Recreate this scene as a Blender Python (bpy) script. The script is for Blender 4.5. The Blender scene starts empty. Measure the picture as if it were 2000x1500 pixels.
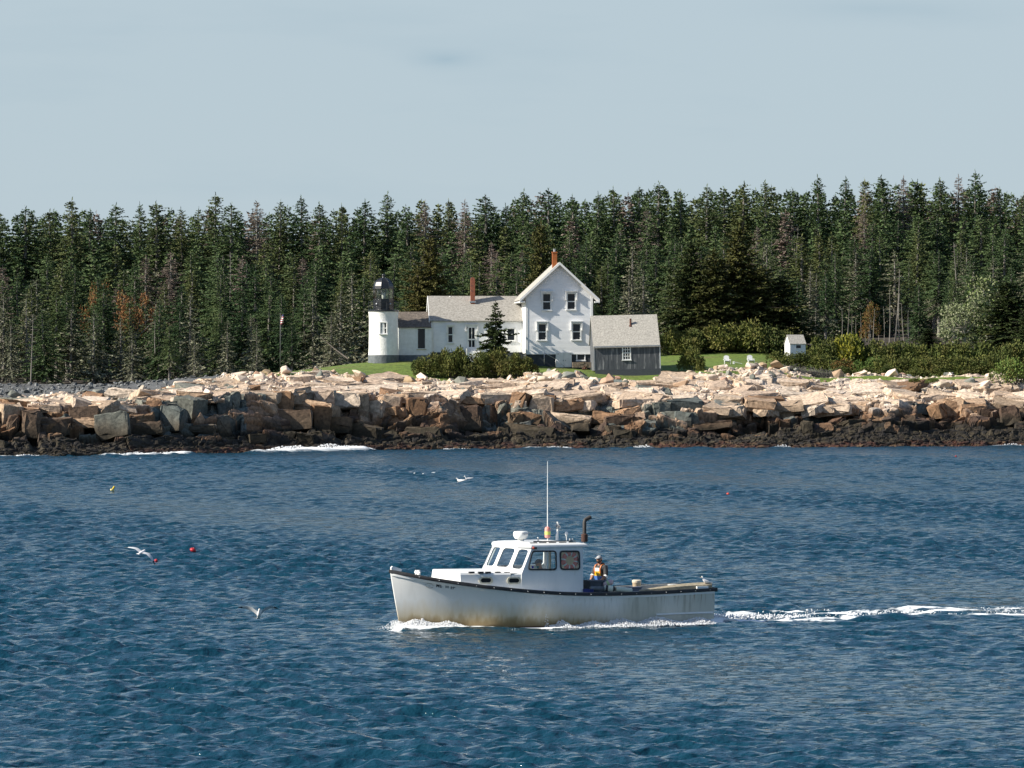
import bpy, bmesh, math, random
import numpy as np
from mathutils import Vector, Matrix
from mathutils.geometry import tessellate_polygon

scene = bpy.context.scene
COL = scene.collection
R = math.radians
PI = math.pi

# ------------------------------------------------------------------ camera
FPX, HZ, CAMZ = 8000.0, 712.0, 8.4          # focal length (px of a 2000 px frame), horizon row, eye height in m
cam_data = bpy.data.cameras.new("camera")
cam = bpy.data.objects.new("camera", cam_data)
COL.objects.link(cam)
cam_data.sensor_width = 36.0
cam_data.lens = FPX / 2000.0 * 36.0
cam_data.shift_y = -(750.0 - HZ) / 2000.0
cam_data.clip_start, cam_data.clip_end = 0.5, 9000.0
cam.location = (0, 0, CAMZ)
cam.rotation_euler = (R(90), 0, 0)
scene.camera = cam

# ------------------------------------------------------------------ light
SUN_EL, SUN_AZ = 33.5, -105.5                # azimuth clockwise from +Y
w = bpy.data.worlds.new("World")
scene.world = w
w.use_nodes = True
nt = w.node_tree
bg = nt.nodes["Background"]
sky = nt.nodes.new("ShaderNodeTexSky")
sky.sky_type = 'NISHITA'
sky.sun_disc = False
sky.sun_elevation = R(SUN_EL)
sky.sun_rotation = R(SUN_AZ % 360)
sky.altitude = 0
sky.air_density = 1.0
sky.dust_density = 0.7
sky.ozone_density = 2.2
tc = nt.nodes.new("ShaderNodeTexCoord")
mp = nt.nodes.new("ShaderNodeMapping")
mp.inputs['Scale'].default_value = (9, 9, 52)
nz = nt.nodes.new("ShaderNodeTexNoise")
nz.inputs['Scale'].default_value = 1.6
nz.inputs['Detail'].default_value = 6
ramp = nt.nodes.new("ShaderNodeValToRGB")
ramp.color_ramp.elements[0].position = 0.56
ramp.color_ramp.elements[0].color = (0, 0, 0, 1)
ramp.color_ramp.elements[1].position = 0.78
ramp.color_ramp.elements[1].color = (1, 1, 1, 1)
mix = nt.nodes.new("ShaderNodeMix")
mix.data_type = 'RGBA'
mix.inputs['B'].default_value = (2.7, 3.65, 4.3, 1)
mulv = nt.nodes.new("ShaderNodeMath")
mulv.operation = 'MULTIPLY'
mulv.inputs[1].default_value = 0.22
L = nt.links.new
L(tc.outputs['Generated'], mp.inputs['Vector'])
L(mp.outputs[0], nz.inputs['Vector'])
L(nz.outputs['Fac'], ramp.inputs[0])
L(ramp.outputs[0], mulv.inputs[0])
# two faint darker streaks of cloud: one left of centre, one high on the right
fac = mulv.outputs[0]
for cx_, cz_, sx_, sz_, amp_ in ((-0.0160, 0.0742, 62, 230, 1.1), (0.088, 0.0862, 20, 170, 0.9)):
    m2 = nt.nodes.new("ShaderNodeMapping")
    m2.inputs['Scale'].default_value = (sx_, 0, sz_)
    m2.inputs['Location'].default_value = (-cx_ * sx_, 0, -cz_ * sz_)
    gr = nt.nodes.new("ShaderNodeTexGradient")
    gr.gradient_type = 'QUADRATIC_SPHERE'
    L(tc.outputs['Generated'], m2.inputs['Vector'])
    L(m2.outputs[0], gr.inputs[0])
    n3 = nt.nodes.new("ShaderNodeMath"); n3.operation = 'MULTIPLY'
    L(gr.outputs['Fac'], n3.inputs[0]); L(nz.outputs['Fac'], n3.inputs[1])
    n4 = nt.nodes.new("ShaderNodeMath"); n4.operation = 'MULTIPLY_ADD'
    n4.inputs[1].default_value = amp_
    L(n3.outputs[0], n4.inputs[0]); L(fac, n4.inputs[2])
    fac = n4.outputs[0]
L(fac, mix.inputs['Factor'])
# thin high haze: pale grey blue low down, opening to the clear sky overhead
hz = nt.nodes.new("ShaderNodeMix")
hz.data_type = 'RGBA'
hz.inputs['B'].default_value = (3.55, 4.33, 4.84, 1)
sep = nt.nodes.new("ShaderNodeSeparateXYZ")
hr_ = nt.nodes.new("ShaderNodeMapRange")
for a_, v_ in (('From Min', 0.085), ('From Max', 0.20), ('To Min', 0.93), ('To Max', 0.0)): hr_.inputs[a_].default_value = v_
L(tc.outputs['Generated'], sep.inputs[0])
L(sep.outputs['Z'], hr_.inputs['Value'])
L(hr_.outputs[0], hz.inputs['Factor'])
L(sky.outputs[0], hz.inputs['A'])
L(hz.outputs['Result'], mix.inputs['A'])
L(mix.outputs['Result'], bg.inputs['Color'])
bg.inputs['Strength'].default_value = 0.0805
sd = bpy.data.lights.new("sun", 'SUN')
sd.energy = 5.0
sd.angle = R(0.53)
sd.color = (1.0, 0.93, 0.82)
sun = bpy.data.objects.new("sun", sd)
COL.objects.link(sun)
sdir = Vector((math.sin(R(SUN_AZ)) * math.cos(R(SUN_EL)), math.cos(R(SUN_AZ)) * math.cos(R(SUN_EL)), math.sin(R(SUN_EL))))
sun.rotation_euler = sdir.to_track_quat('Z', 'Y').to_euler()
sun.location = (-300, 0, 300)
scene.view_settings.view_transform = 'Standard'
scene.view_settings.look = 'None'
scene.view_settings.exposure = 0.76
scene.view_settings.gamma = 1.0
scene.cycles.max_bounces = 6
scene.cycles.diffuse_bounces = 2
scene.cycles.transparent_max_bounces = 10
scene.cycles.caustics_reflective = False
scene.cycles.caustics_refractive = False

# ------------------------------------------------------------------ helpers
LO = 14.0                                    # the land things stand this much farther off than first paced
def at_raw(px, py, Y):
    return Vector(((px - 1000) / FPX * Y, Y, CAMZ - (py - HZ) / FPX * Y))

def at(px, py, Y):
    if Y > 400: Y += LO
    return Vector(((px - 1000) / FPX * Y, Y, CAMZ - (py - HZ) / FPX * Y))

def tag(o, label=None, cat=None, group=None, kind=None):
    if label: o['label'] = label
    if cat: o['category'] = cat
    if group: o['group'] = group
    if kind: o['kind'] = kind
    return o

def empty(name, loc=(0, 0, 0), rz=0.0, ry=0.0):
    o = bpy.data.objects.new(name, None)
    o.empty_display_size = 0.3
    COL.objects.link(o)
    o.location = loc
    o.rotation_euler = (0, ry, rz)
    return o

def link(name, me, parent=None):
    o = bpy.data.objects.new(name, me)
    COL.objects.link(o)
    if parent is not None: o.parent = parent
    return o

def copy_tree(o, parent=None):
    c = o.copy()
    COL.objects.link(c)
    c.parent = parent
    for ch in list(o.children): copy_tree(ch, c)
    return c

def np_mesh(name, verts, faces, mat=None, smooth=False, mats=None, mi=None):
    """verts (N,3) array, faces (M,k) array of equal polygons"""
    verts = np.asarray(verts, dtype=np.float32)
    faces = np.asarray(faces, dtype=np.int32)
    me = bpy.data.meshes.new(name)
    m, k = faces.shape
    me.vertices.add(len(verts)); me.vertices.foreach_set("co", verts.ravel())
    me.loops.add(m * k); me.loops.foreach_set("vertex_index", faces.ravel())
    me.polygons.add(m)
    me.polygons.foreach_set("loop_start", np.arange(0, m * k, k, dtype=np.int32))
    me.polygons.foreach_set("loop_total", np.full(m, k, dtype=np.int32))
    me.polygons.foreach_set("use_smooth", np.full(m, smooth, dtype=bool))
    for q in (mats or ([mat] if mat else [])): me.materials.append(q)
    if mi is not None: me.polygons.foreach_set("material_index", np.asarray(mi, dtype=np.int32))
    me.update(calc_edges=True)
    return me

def set_col(me, name, cols):
    a = me.color_attributes.new(name, 'FLOAT_COLOR', 'POINT')
    c = np.ones((len(me.vertices), 4), dtype=np.float32)
    c[:, :cols.shape[1]] = cols
    a.data.foreach_set("color", c.ravel())

def grid_faces(nr, nc):
    i = np.arange(nr - 1)[:, None] * nc + np.arange(nc - 1)[None, :]
    i = i.ravel()
    return np.stack([i, i + 1, i + nc + 1, i + nc], 1)

class MB:
    def __init__(s): s.v, s.f, s.m, s.sm = [], [], [], []
    def add(s, vs, fs, mi=0, smooth=False):
        b = len(s.v)
        s.v += [tuple(p) for p in vs]
        for f in fs:
            s.f.append([b + i for i in f]); s.m.append(mi); s.sm.append(smooth)
        return s
    def box(s, a, b, mi=0):
        x0, y0, z0 = a; x1, y1, z1 = b
        vs = [(x0, y0, z0), (x1, y0, z0), (x1, y1, z0), (x0, y1, z0), (x0, y0, z1), (x1, y0, z1), (x1, y1, z1), (x0, y1, z1)]
        return s.add(vs, [(0, 3, 2, 1), (4, 5, 6, 7), (0, 1, 5, 4), (1, 2, 6, 5), (2, 3, 7, 6), (3, 0, 4, 7)], mi)
    def tube(s, pts, r, n=8, mi=0, caps=True, smooth=True):
        pts = [Vector(p) for p in pts]
        rs = r if isinstance(r, (list, tuple)) else [r] * len(pts)
        rings, up = [], Vector((0.31, 0.17, 0.93))
        for i, p in enumerate(pts):
            t = (pts[min(i + 1, len(pts) - 1)] - pts[max(i - 1, 0)]).normalized()
            a = t.cross(up)
            if a.length < 1e-3: a = t.cross(Vector((1, 0, 0)))
            a.normalize(); b = t.cross(a)
            rings.append([p + (a * math.cos(2 * PI * k / n) + b * math.sin(2 * PI * k / n)) * rs[i] for k in range(n)])
        vs = [q for rg in rings for q in rg]
        fs = []
        for i in range(len(pts) - 1):
            for k in range(n):
                fs.append((i * n + k, i * n + (k + 1) % n, (i + 1) * n + (k + 1) % n, (i + 1) * n + k))
        s.add(vs, fs, mi, smooth)
        if caps:
            s.add(rings[0], [tuple(range(n - 1, -1, -1))], mi); s.add(rings[-1], [tuple(range(n))], mi)
        return s
    def lathe(s, prof, n=24, c=(0, 0, 0), mi=0, smooth=True, a0=0.0):
        vs, fs = [], []
        for (r, z) in prof:
            for k in range(n):
                a = a0 + 2 * PI * k / n
                vs.append((c[0] + r * math.cos(a), c[1] + r * math.sin(a), c[2] + z))
        for i in range(len(prof) - 1):
            for k in range(n):
                fs.append((i * n + k, i * n + (k + 1) % n, (i + 1) * n + (k + 1) % n, (i + 1) * n + k))
        s.add(vs, fs, mi, smooth)
        if prof[0][0] > 1e-4: s.add(vs[:n], [tuple(range(n - 1, -1, -1))], mi)
        if prof[-1][0] > 1e-4: s.add(vs[-n:], [tuple(range(n))], mi)
        return s
    def prism(s, poly, a, b, axis=1, mi=0):
        """poly of (p,q) in the plane normal to axis, from a to b along axis"""
        def P(p, t):
            return {0: (t, p[0], p[1]), 1: (p[0], t, p[1]), 2: (p[0], p[1], t)}[axis]
        n = len(poly)
        vs = [P(p, a) for p in poly] + [P(p, b) for p in poly]
        fs = [tuple(range(n)), tuple(range(2 * n - 1, n - 1, -1))]
        fs += [(i, i + n, (i + 1) % n + n, (i + 1) % n) for i in range(n)]
        return s.add(vs, fs, mi)
    def ball(s, c, r, n=10, m=7, mi=0, sc=(1, 1, 1)):
        prof = [(math.sin(PI * i / m) * 1.0, -math.cos(PI * i / m)) for i in range(m + 1)]
        vs, fs = [], []
        for (q, z) in prof:
            for k in range(n):
                a = 2 * PI * k / n
                vs.append((c[0] + r * sc[0] * q * math.cos(a), c[1] + r * sc[1] * q * math.sin(a), c[2] + r * sc[2] * z))
        for i in range(m):
            for k in range(n):
                fs.append((i * n + k, i * n + (k + 1) % n, (i + 1) * n + (k + 1) % n, (i + 1) * n + k))
        return s.add(vs, fs, mi, True)
    def panel(s, outer, holes, fmap, thick, mi=0):
        """flat sheet with holes: 2-D loops mapped by fmap to 3-D, thick is an offset vector"""
        loops = [outer] + list(holes)
        flat = [p for l in loops for p in l]
        tris = tessellate_polygon([[Vector((p[0], p[1], 0)) for p in l] for l in loops])
        A = [Vector(fmap(p)) for p in flat]
        T = Vector(thick)
        n = len(flat)
        fs = [tuple(t) for t in tris] + [tuple(n + i for i in reversed(t)) for t in tris]
        k = 0
        for l in loops:
            m = len(l)
            for i in range(m):
                a, b = k + i, k + (i + 1) % m
                fs.append((a, b, b + n, a + n))
            k += m
        return s.add(A + [a + T for a in A], fs, mi)
    def mesh(s, name, mats):
        me = bpy.data.meshes.new(name)
        me.from_pydata(s.v, [], s.f)
        for m in (mats if isinstance(mats, (list, tuple)) else [mats]): me.materials.append(m)
        me.polygons.foreach_set("material_index", s.m)
        me.polygons.foreach_set("use_smooth", s.sm)
        bm = bmesh.new(); bm.from_mesh(me)
        bmesh.ops.remove_doubles(bm, verts=bm.verts, dist=1e-5)
        bmesh.ops.recalc_face_normals(bm, faces=bm.faces)
        for e in bm.edges:
            if len(e.link_faces) == 2 and e.calc_face_angle() > .75: e.smooth = False
        bm.to_mesh(me); bm.free()
        me.update()
        return me
    def build(s, name, mats, parent=None):
        return link(name, s.mesh(name, mats), parent)

def round_poly(pts, r, n=5):
    out = []
    m = len(pts)
    for i in range(m):
        p, a, b = Vector(pts[i]), Vector(pts[i - 1]), Vector(pts[(i + 1) % m])
        da, db = (a - p), (b - p)
        ra = min(r, da.length * .45); rb = min(r, db.length * .45)
        p0, p2 = p + da.normalized() * ra, p + db.normalized() * rb
        for k in range(n + 1):
            t = k / n
            q = p0 * (1 - t) ** 2 + p * 2 * t * (1 - t) + p2 * t * t
            out.append((q.x, q.y))
    return out

# ------------------------------------------------------------------ materials
def mat(name, c1, c2=None, scale=6.0, rough=0.75, stretch=(1, 1, 1), bump=0.0, bscale=None, lo=0.35, hi=0.65, c3=None, s3=1.2,
        spec=0.4, metal=0.0, rand=0.0, attr=None, attr_noise=0.25, detail=5, coord='Object', lo3=.5, hi3=.68):
    m = bpy.data.materials.new(name)
    m.use_nodes = True
    t = m.node_tree
    b = t.nodes["Principled BSDF"]
    b.inputs['Roughness'].default_value = rough
    b.inputs['Specular IOR Level'].default_value = spec
    b.inputs['Metallic'].default_value = metal
    lk = t.links.new
    co = t.nodes.new("ShaderNodeTexCoord").outputs[coord]
    mpn = t.nodes.new("ShaderNodeMapping"); mpn.inputs['Scale'].default_value = stretch
    lk(co, mpn.inputs['Vector'])
    def noise(sc, det=detail):
        n = t.nodes.new("ShaderNodeTexNoise")
        n.inputs['Scale'].default_value = sc
        n.inputs['Detail'].default_value = det
        n.inputs['Roughness'].default_value = 0.62
        lk(mpn.outputs[0], n.inputs['Vector'])
        return n.outputs['Fac']
    def rng(v, a, z):
        n = t.nodes.new("ShaderNodeMapRange")
        n.inputs['From Min'].default_value = a; n.inputs['From Max'].default_value = z
        lk(v, n.inputs['Value'])
        return n.outputs[0]
    def mixc(f, a, z, blend='MIX'):
        n = t.nodes.new("ShaderNodeMix"); n.data_type = 'RGBA'; n.blend_type = blend
        if isinstance(f, float): n.inputs['Factor'].default_value = f
        else: lk(f, n.inputs['Factor'])
        for sock, v in (('A', a), ('B', z)):
            if isinstance(v, (tuple, list)): n.inputs[sock].default_value = (*v[:3], 1)
            else: lk(v, n.inputs[sock])
        return n.outputs['Result']
    out = None
    if attr:
        at_ = t.nodes.new("ShaderNodeAttribute"); at_.attribute_name = attr
        f = rng(noise(scale), lo, hi)
        out = mixc(f, (1 - attr_noise,) * 3, (1 + attr_noise,) * 3)
        out = mixc(1.0, at_.outputs['Color'], out, 'MULTIPLY')
    else:
        out = c1
        if c2: out = mixc(rng(noise(scale), lo, hi), c1, c2)
    if c3: out = mixc(rng(noise(s3), lo3, hi3), out, c3)
    if rand:
        oi = t.nodes.new("ShaderNodeObjectInfo")
        hs = t.nodes.new("ShaderNodeHueSaturation")
        mr = t.nodes.new("ShaderNodeMapRange")
        mr.inputs['To Min'].default_value = 1 - rand; mr.inputs['To Max'].default_value = 1 + rand
        lk(oi.outputs['Random'], mr.inputs['Value'])
        lk(mr.outputs[0], hs.inputs['Value'])
        mr2 = t.nodes.new("ShaderNodeMapRange")
        mr2.inputs['To Min'].default_value = 0.5 + rand * .09; mr2.inputs['To Max'].default_value = 0.5 - rand * .09
        lk(oi.outputs['Random'], mr2.inputs['Value'])
        lk(mr2.outputs[0], hs.inputs['Hue'])
        if isinstance(out, (tuple, list)): hs.inputs['Color'].default_value = (*out[:3], 1)
        else: lk(out, hs.inputs['Color'])
        out = hs.outputs[0]
    if isinstance(out, (tuple, list)): b.inputs['Base Color'].default_value = (*out[:3], 1)
    else: lk(out, b.inputs['Base Color'])
    if bump:
        bp = t.nodes.new("ShaderNodeBump")
        bp.inputs['Strength'].default_value = 1.0
        bp.inputs['Distance'].default_value = bump
        lk(noise(bscale or scale * 2, 6), bp.inputs['Height'])
        lk(bp.outputs[0], b.inputs['Normal'])
    return m

def glass_mat(name, tint=(1, 1, 1), refl=0.08):
    m = bpy.data.materials.new(name); m.use_nodes = True
    t = m.node_tree; t.nodes.remove(t.nodes["Principled BSDF"])
    tr = t.nodes.new("ShaderNodeBsdfTransparent"); tr.inputs[0].default_value = (*tint, 1)
    gl = t.nodes.new("ShaderNodeBsdfGlossy"); gl.inputs['Roughness'].default_value = 0.02
    mx = t.nodes.new("ShaderNodeMixShader")
    lw = t.nodes.new("ShaderNodeLayerWeight"); lw.inputs[0].default_value = .5
    pw = t.nodes.new("ShaderNodeMath"); pw.operation = 'POWER'; pw.inputs[1].default_value = 4.5
    ma = t.nodes.new("ShaderNodeMath"); ma.operation = 'MULTIPLY_ADD'; ma.inputs[1].default_value = .9; ma.inputs[2].default_value = .045
    t.links.new(lw.outputs['Facing'], pw.inputs[0]); t.links.new(pw.outputs[0], ma.inputs[0])
    t.links.new(ma.outputs[0], mx.inputs[0])
    t.links.new(tr.outputs[0], mx.inputs[1]); t.links.new(gl.outputs[0], mx.inputs[2])
    t.links.new(mx.outputs[0], t.nodes["Material Output"].inputs[0])
    return m

M = {}
M['white'] = mat('white_paint', (.80, .80, .78), (.74, .74, .71), 3, .55, bump=.004)
M['whitewash'] = mat('whitewashed_masonry', (.86, .85, .83), (.74, .73, .70), 2.2, .8, bump=.03, bscale=5)
M['siding'] = mat('white_clapboard', (.86, .86, .855), (.79, .79, .79), 1.1, .6, stretch=(1, 1, 4), c3=(.56, .55, .52), s3=2.3, lo3=.6, hi3=.8)
M['greybase'] = mat('grey_painted_stone', (.09, .105, .115), (.15, .165, .175), 2.5, .85, bump=.03)
M['darkbase'] = mat('dark_foundation', (.035, .042, .05), (.06, .068, .075), 2, .85, bump=.01)
M['black'] = mat('black_iron', (.012, .013, .016), (.02, .022, .025), 4, .32, spec=.5)
M['rubber'] = mat('black_rubber', (.014, .015, .018), (.035, .036, .038), 3, .6)
M['shingle'] = mat('weathered_cedar_shingles', (.385, .365, .325), (.235, .222, .197), 4.5, .9, stretch=(1, 1, 1.6), bump=.02, c3=(.15, .13, .11), s3=9, lo3=.55, hi3=.75)
M['shingle_dark'] = mat('dark_shingles', (.20, .165, .135), (.10, .085, .07), 3.5, .9, bump=.02, c3=(.06, .05, .045), s3=8)
M['shingle_pale'] = mat('pale_lichened_shingles', (.46, .435, .38), (.27, .256, .226), 6, .9, bump=.02, c3=(.14, .125, .11), s3=14, lo3=.56, hi3=.72)
M['shedwall'] = mat('weathered_dark_boards', (.055, .062, .072), (.10, .108, .118), 5, .85, stretch=(1, 1, .12), c3=(.32, .32, .32), s3=3.4, lo3=.53, hi3=.70, detail=8)
M['brick'] = mat('chimney_brick', (.24, .075, .045), (.32, .11, .06), 8, .85, c3=(.12, .06, .05), s3=5)
M['brick_orange'] = mat('orange_brick', (.38, .12, .03), (.30, .09, .03), 8, .85)
M['steel'] = mat('galvanised_steel', (.45, .46, .47), (.34, .35, .36), 6, .45, metal=.6)
M['rust'] = mat('rusty_iron', (.12, .045, .025), (.06, .03, .022), 9, .85)
M['winglass'] = mat('dark_window_glass', (.008, .010, .013), (.014, .017, .022), 1.5, .05, spec=.3)
M['cream'] = mat('cream_paint', (.58, .52, .36), (.50, .44, .3), 3, .7)
M['glass'] = glass_mat('clear_glass', (.92, .95, .95))
# ================================================================== sea
rw = np.random.RandomState(5)
NW = 110
W_LEN = np.exp(rw.uniform(math.log(0.26), math.log(2.6), NW))
W_K = 2 * PI / W_LEN
W_DIR = R(-96) + rw.normal(0, 0.50, NW)                # mostly running towards the viewer
W_PH = rw.uniform(0, 2 * PI, NW)
W_S = 0.44 * np.sqrt(2.0 / NW) * (0.55 + 0.9 * rw.rand(NW)) * np.where(W_LEN > 1.3, .62, 1.0) * np.where(W_LEN < .42, .8, 1.0)
W_A = W_S / W_K

def interp_px(pts, px):
    p = np.array(pts, dtype=float)
    return np.interp(px, p[:, 0], p[:, 1])

SHORE_PY = [(-600, 899), (0, 893), (250, 890), (500, 884), (750, 879.5), (1000, 876.5), (1500, 874.5), (2000, 871), (2700, 867)]
def shoreY(px): return FPX * CAMZ / (interp_px(SHORE_PY, px) - HZ)

# boat frame: u forward, v to port, z up
BTH = R(25.5)
BC, BS = math.cos(BTH), math.sin(BTH)
BX, BY = 1.217, 132.0
def b_world(u, v): return BX - u * BC + v * BS, BY - u * BS - v * BC
def b_local(x, y):
    dx, dy = x - BX, y - BY
    return -dx * BC - dy * BS, dx * BS - dy * BC

def waves(x, y, dy=None, chop=0.42):
    """returns dx, dy, z for arrays"""
    gust = 0.72 + 0.38 * np.sin(x * 0.071 + 1.3 * np.sin(y * 0.021)) * np.sin(y * 0.033 + 0.6 * np.sin(x * .05)) + .25 * np.sin(x * .21 + y * .09)
    zz = np.zeros_like(x); ox = np.zeros_like(x); oy = np.zeros_like(x)
    for l, k, d, p, a in zip(W_LEN, W_K, W_DIR, W_PH, W_A):
        wgt = 1.0 if dy is None else np.clip(l / (2.0 * dy) - 0.7, 0, 1)
        ph = k * (x * math.cos(d) + y * math.sin(d)) + p
        g = a * wgt * (gust if l < 4 else 1.0)
        zz += g * np.cos(ph)
        s = chop * g * np.sin(ph)
        ox -= s * math.cos(d); oy -= s * math.sin(d)
    return ox, oy, zz

def sea_z(x, y):
    _, _, z = waves(np.array([x], float), np.array([y], float), None)
    return float(z[0])

def vnoise(x, y, seed=0):
    """cheap smooth value noise"""
    rs = np.random.RandomState(seed)
    T = rs.rand(256, 256)
    xi, yi = np.floor(x).astype(int), np.floor(y).astype(int)
    fx, fy = x - xi, y - yi
    fx = fx * fx * (3 - 2 * fx); fy = fy * fy * (3 - 2 * fy)
    g = lambda a, b: T[a % 256, b % 256]
    return (g(xi, yi) * (1 - fx) + g(xi + 1, yi) * fx) * (1 - fy) + (g(xi, yi + 1) * (1 - fx) + g(xi + 1, yi + 1) * fx) * fy

def fbm(x, y, seed=0, o=4):
    s, a, t = 0, 1.0, 0
    for i in range(o):
        s = s + a * vnoise(x * 2 ** i + 17.3 * i, y * 2 ** i + 9.1 * i, seed + i); t += a; a *= .55
    return s / t

ys = [80.0]
while ys[-1] < 428: ys.append(ys[-1] + 0.105 * (ys[-1] / 90.0) ** 0.92)
ys = np.array(ys); dys = np.gradient(ys)
NC = 640
fan = np.linspace(-0.175, 0.175, NC)
YY = np.repeat(ys[:, None], NC, 1); XX = YY * fan[None, :]; DD = np.repeat(dys[:, None], NC, 1)
ox, oy, zz = waves(XX, YY, DD)
U, V = b_local(XX, YY)
hull_d = np.sqrt((np.maximum(np.abs(U) - 4.2, 0)) ** 2 + np.maximum(np.abs(V) - 1.0, 0) ** 2)
calm = 1 - 0.45 * np.exp(-(hull_d / 1.2) ** 2)
zz = zz * calm
# wake behind the stern, a divergent ridge and the bow wave
aft = -5.2 - U
wk = (aft > -0.2)
width = 0.85 + 0.035 * np.clip(aft, 0, 60)
wig = 0.25 * np.sin(aft * 0.55) * np.clip(aft / 8, 0, 1)
cen = np.exp(-((V - wig) / width) ** 2) * wk
zz = zz + cen * (0.22 * np.sin(aft * 1.15 + 2.2) * np.exp(-aft / 16.0)) * np.clip(aft / 1.2, 0, 1)
edge_v = 1.3 + 0.10 * np.clip(aft, 0, 99)
for sgn in (-1, 1):
    rid = np.exp(-((V - sgn * edge_v) / 0.55) ** 2) * wk
    zz = zz + 0.16 * rid * np.exp(-aft / 22.0) * (0.6 + 0.4 * np.sin(aft * .9 + sgn))
fwd = np.clip(5.5 - U, 0, 40)
for sgn in (-1, 1):
    bowl = np.exp(-((V * sgn - (0.35 + 0.33 * fwd)) / (0.35 + .05 * fwd)) ** 2) * (U < 5.5)
    zz = zz + 0.17 * bowl * np.exp(-fwd / 5.0)
# foam mask
foam = np.zeros_like(zz)
fn = fbm(U * 0.9, V * 2.6, 3)
fn2 = fbm(U * 3.1, V * 6.0, 8)
strip = np.exp(-((V - wig) / (0.42 + 0.012 * np.clip(aft, 0, 60))) ** 2) * wk
strip2 = np.exp(-((V - wig - 1.25 - .03 * aft) / .35) ** 2) * wk * .75 + np.exp(-((V - wig + 1.2 + .05 * aft) / .35) ** 2) * wk * .6
foam = np.maximum(foam, np.clip((np.maximum(strip, strip2) * (1.08 - .012 * np.clip(aft, 0, 30)) - 0.80 + 0.9 * fn * fn2 * 2.0 + .45 * np.exp(-np.clip(aft, 0, 60) / 3.0)) * 1.9, 0, 1) * (np.maximum(strip, strip2) > .12))
side = 1.12 * np.exp(-np.maximum(V - 1.75, 0) / 0.38) * (V > 1.0) * (U > -5.4) * (U < 1.6)
foam = np.maximum(foam, np.clip((side * 0.9 - 0.9 + fn * fn2 * 2.1) * 2.6, 0, 1) * (side > .1))
bw = np.exp(-((V - (0.30 + 0.24 * fwd)) / (0.30 + .06 * fwd)) ** 2) * (U < 5.75) * (V > 0) * np.exp(-fwd / 3.2)
foam = np.maximum(foam, np.clip((bw * 1.5 - 0.55 + fn2 * .7) * 2.2, 0, 1) * (bw > .1))
# surf along the rocks
PX = 1000 + FPX * fan[None, :] + 0 * YY
sd_ = shoreY(PX) - YY
surf_amt = interp_px([(-400, .2), (0, .5), (90, .5), (110, .1), (185, .1), (215, .62), (370, .62), (390, .1), (470, .1), (500, .7), (560, .95), (710, .95), (740, .1), (850, .05), (870, .3), (920, .3), (940, .05), (1010, .05), (1035, .4),
                      (1110, .4), (1130, .05), (1220, .05), (1235, .35), (1270, .35), (1285, 0), (1500, 0), (1515, .3), (1540, .3), (1555, 0), (1900, 0), (1950, .4), (2100, .4)], PX)
sn = fbm(XX * 0.33, YY * 0.5, 21)
reach = 1.0 + 6.0 * surf_amt * sn
surf = np.clip(1.25 - np.abs(sd_ - 1.0) / reach, 0, 1) * np.clip(surf_amt * 1.9 - .12, 0, 1) * np.clip((fbm(XX * .9, YY * .45, 33) - .36 + .35 * surf_amt) * 3.5, 0, 1)
foam = np.maximum(foam, np.clip(surf, 0, 1))
zz = zz + 0.22 * np.clip(surf, 0, 1) * sn + 0.5 * np.exp(-((sd_ - 3.0) / 2.2) ** 2) * surf_amt * sn
# a few tiny whitecaps
cap = (fbm(XX * .16, YY * .12, 51) > .735) & (zz > 0.15) & (YY > 250)
foam = np.where(cap, np.maximum(foam, .75), foam)
P = np.stack([XX + ox, YY + oy, zz], -1).reshape(-1, 3)
Fw = grid_faces(len(ys), NC)
# the wider, lower sheet that carries the sea out of the frame
nb = len(P)
rg = [(-4000, -500), (4000, -500), (4000, 380), (-4000, 380)]
P = np.vstack([P, [(a, b, -0.55) for a, b in rg]])
Fw = np.vstack([Fw, [[nb, nb + 1, nb + 2, nb + 3]]])

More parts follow.
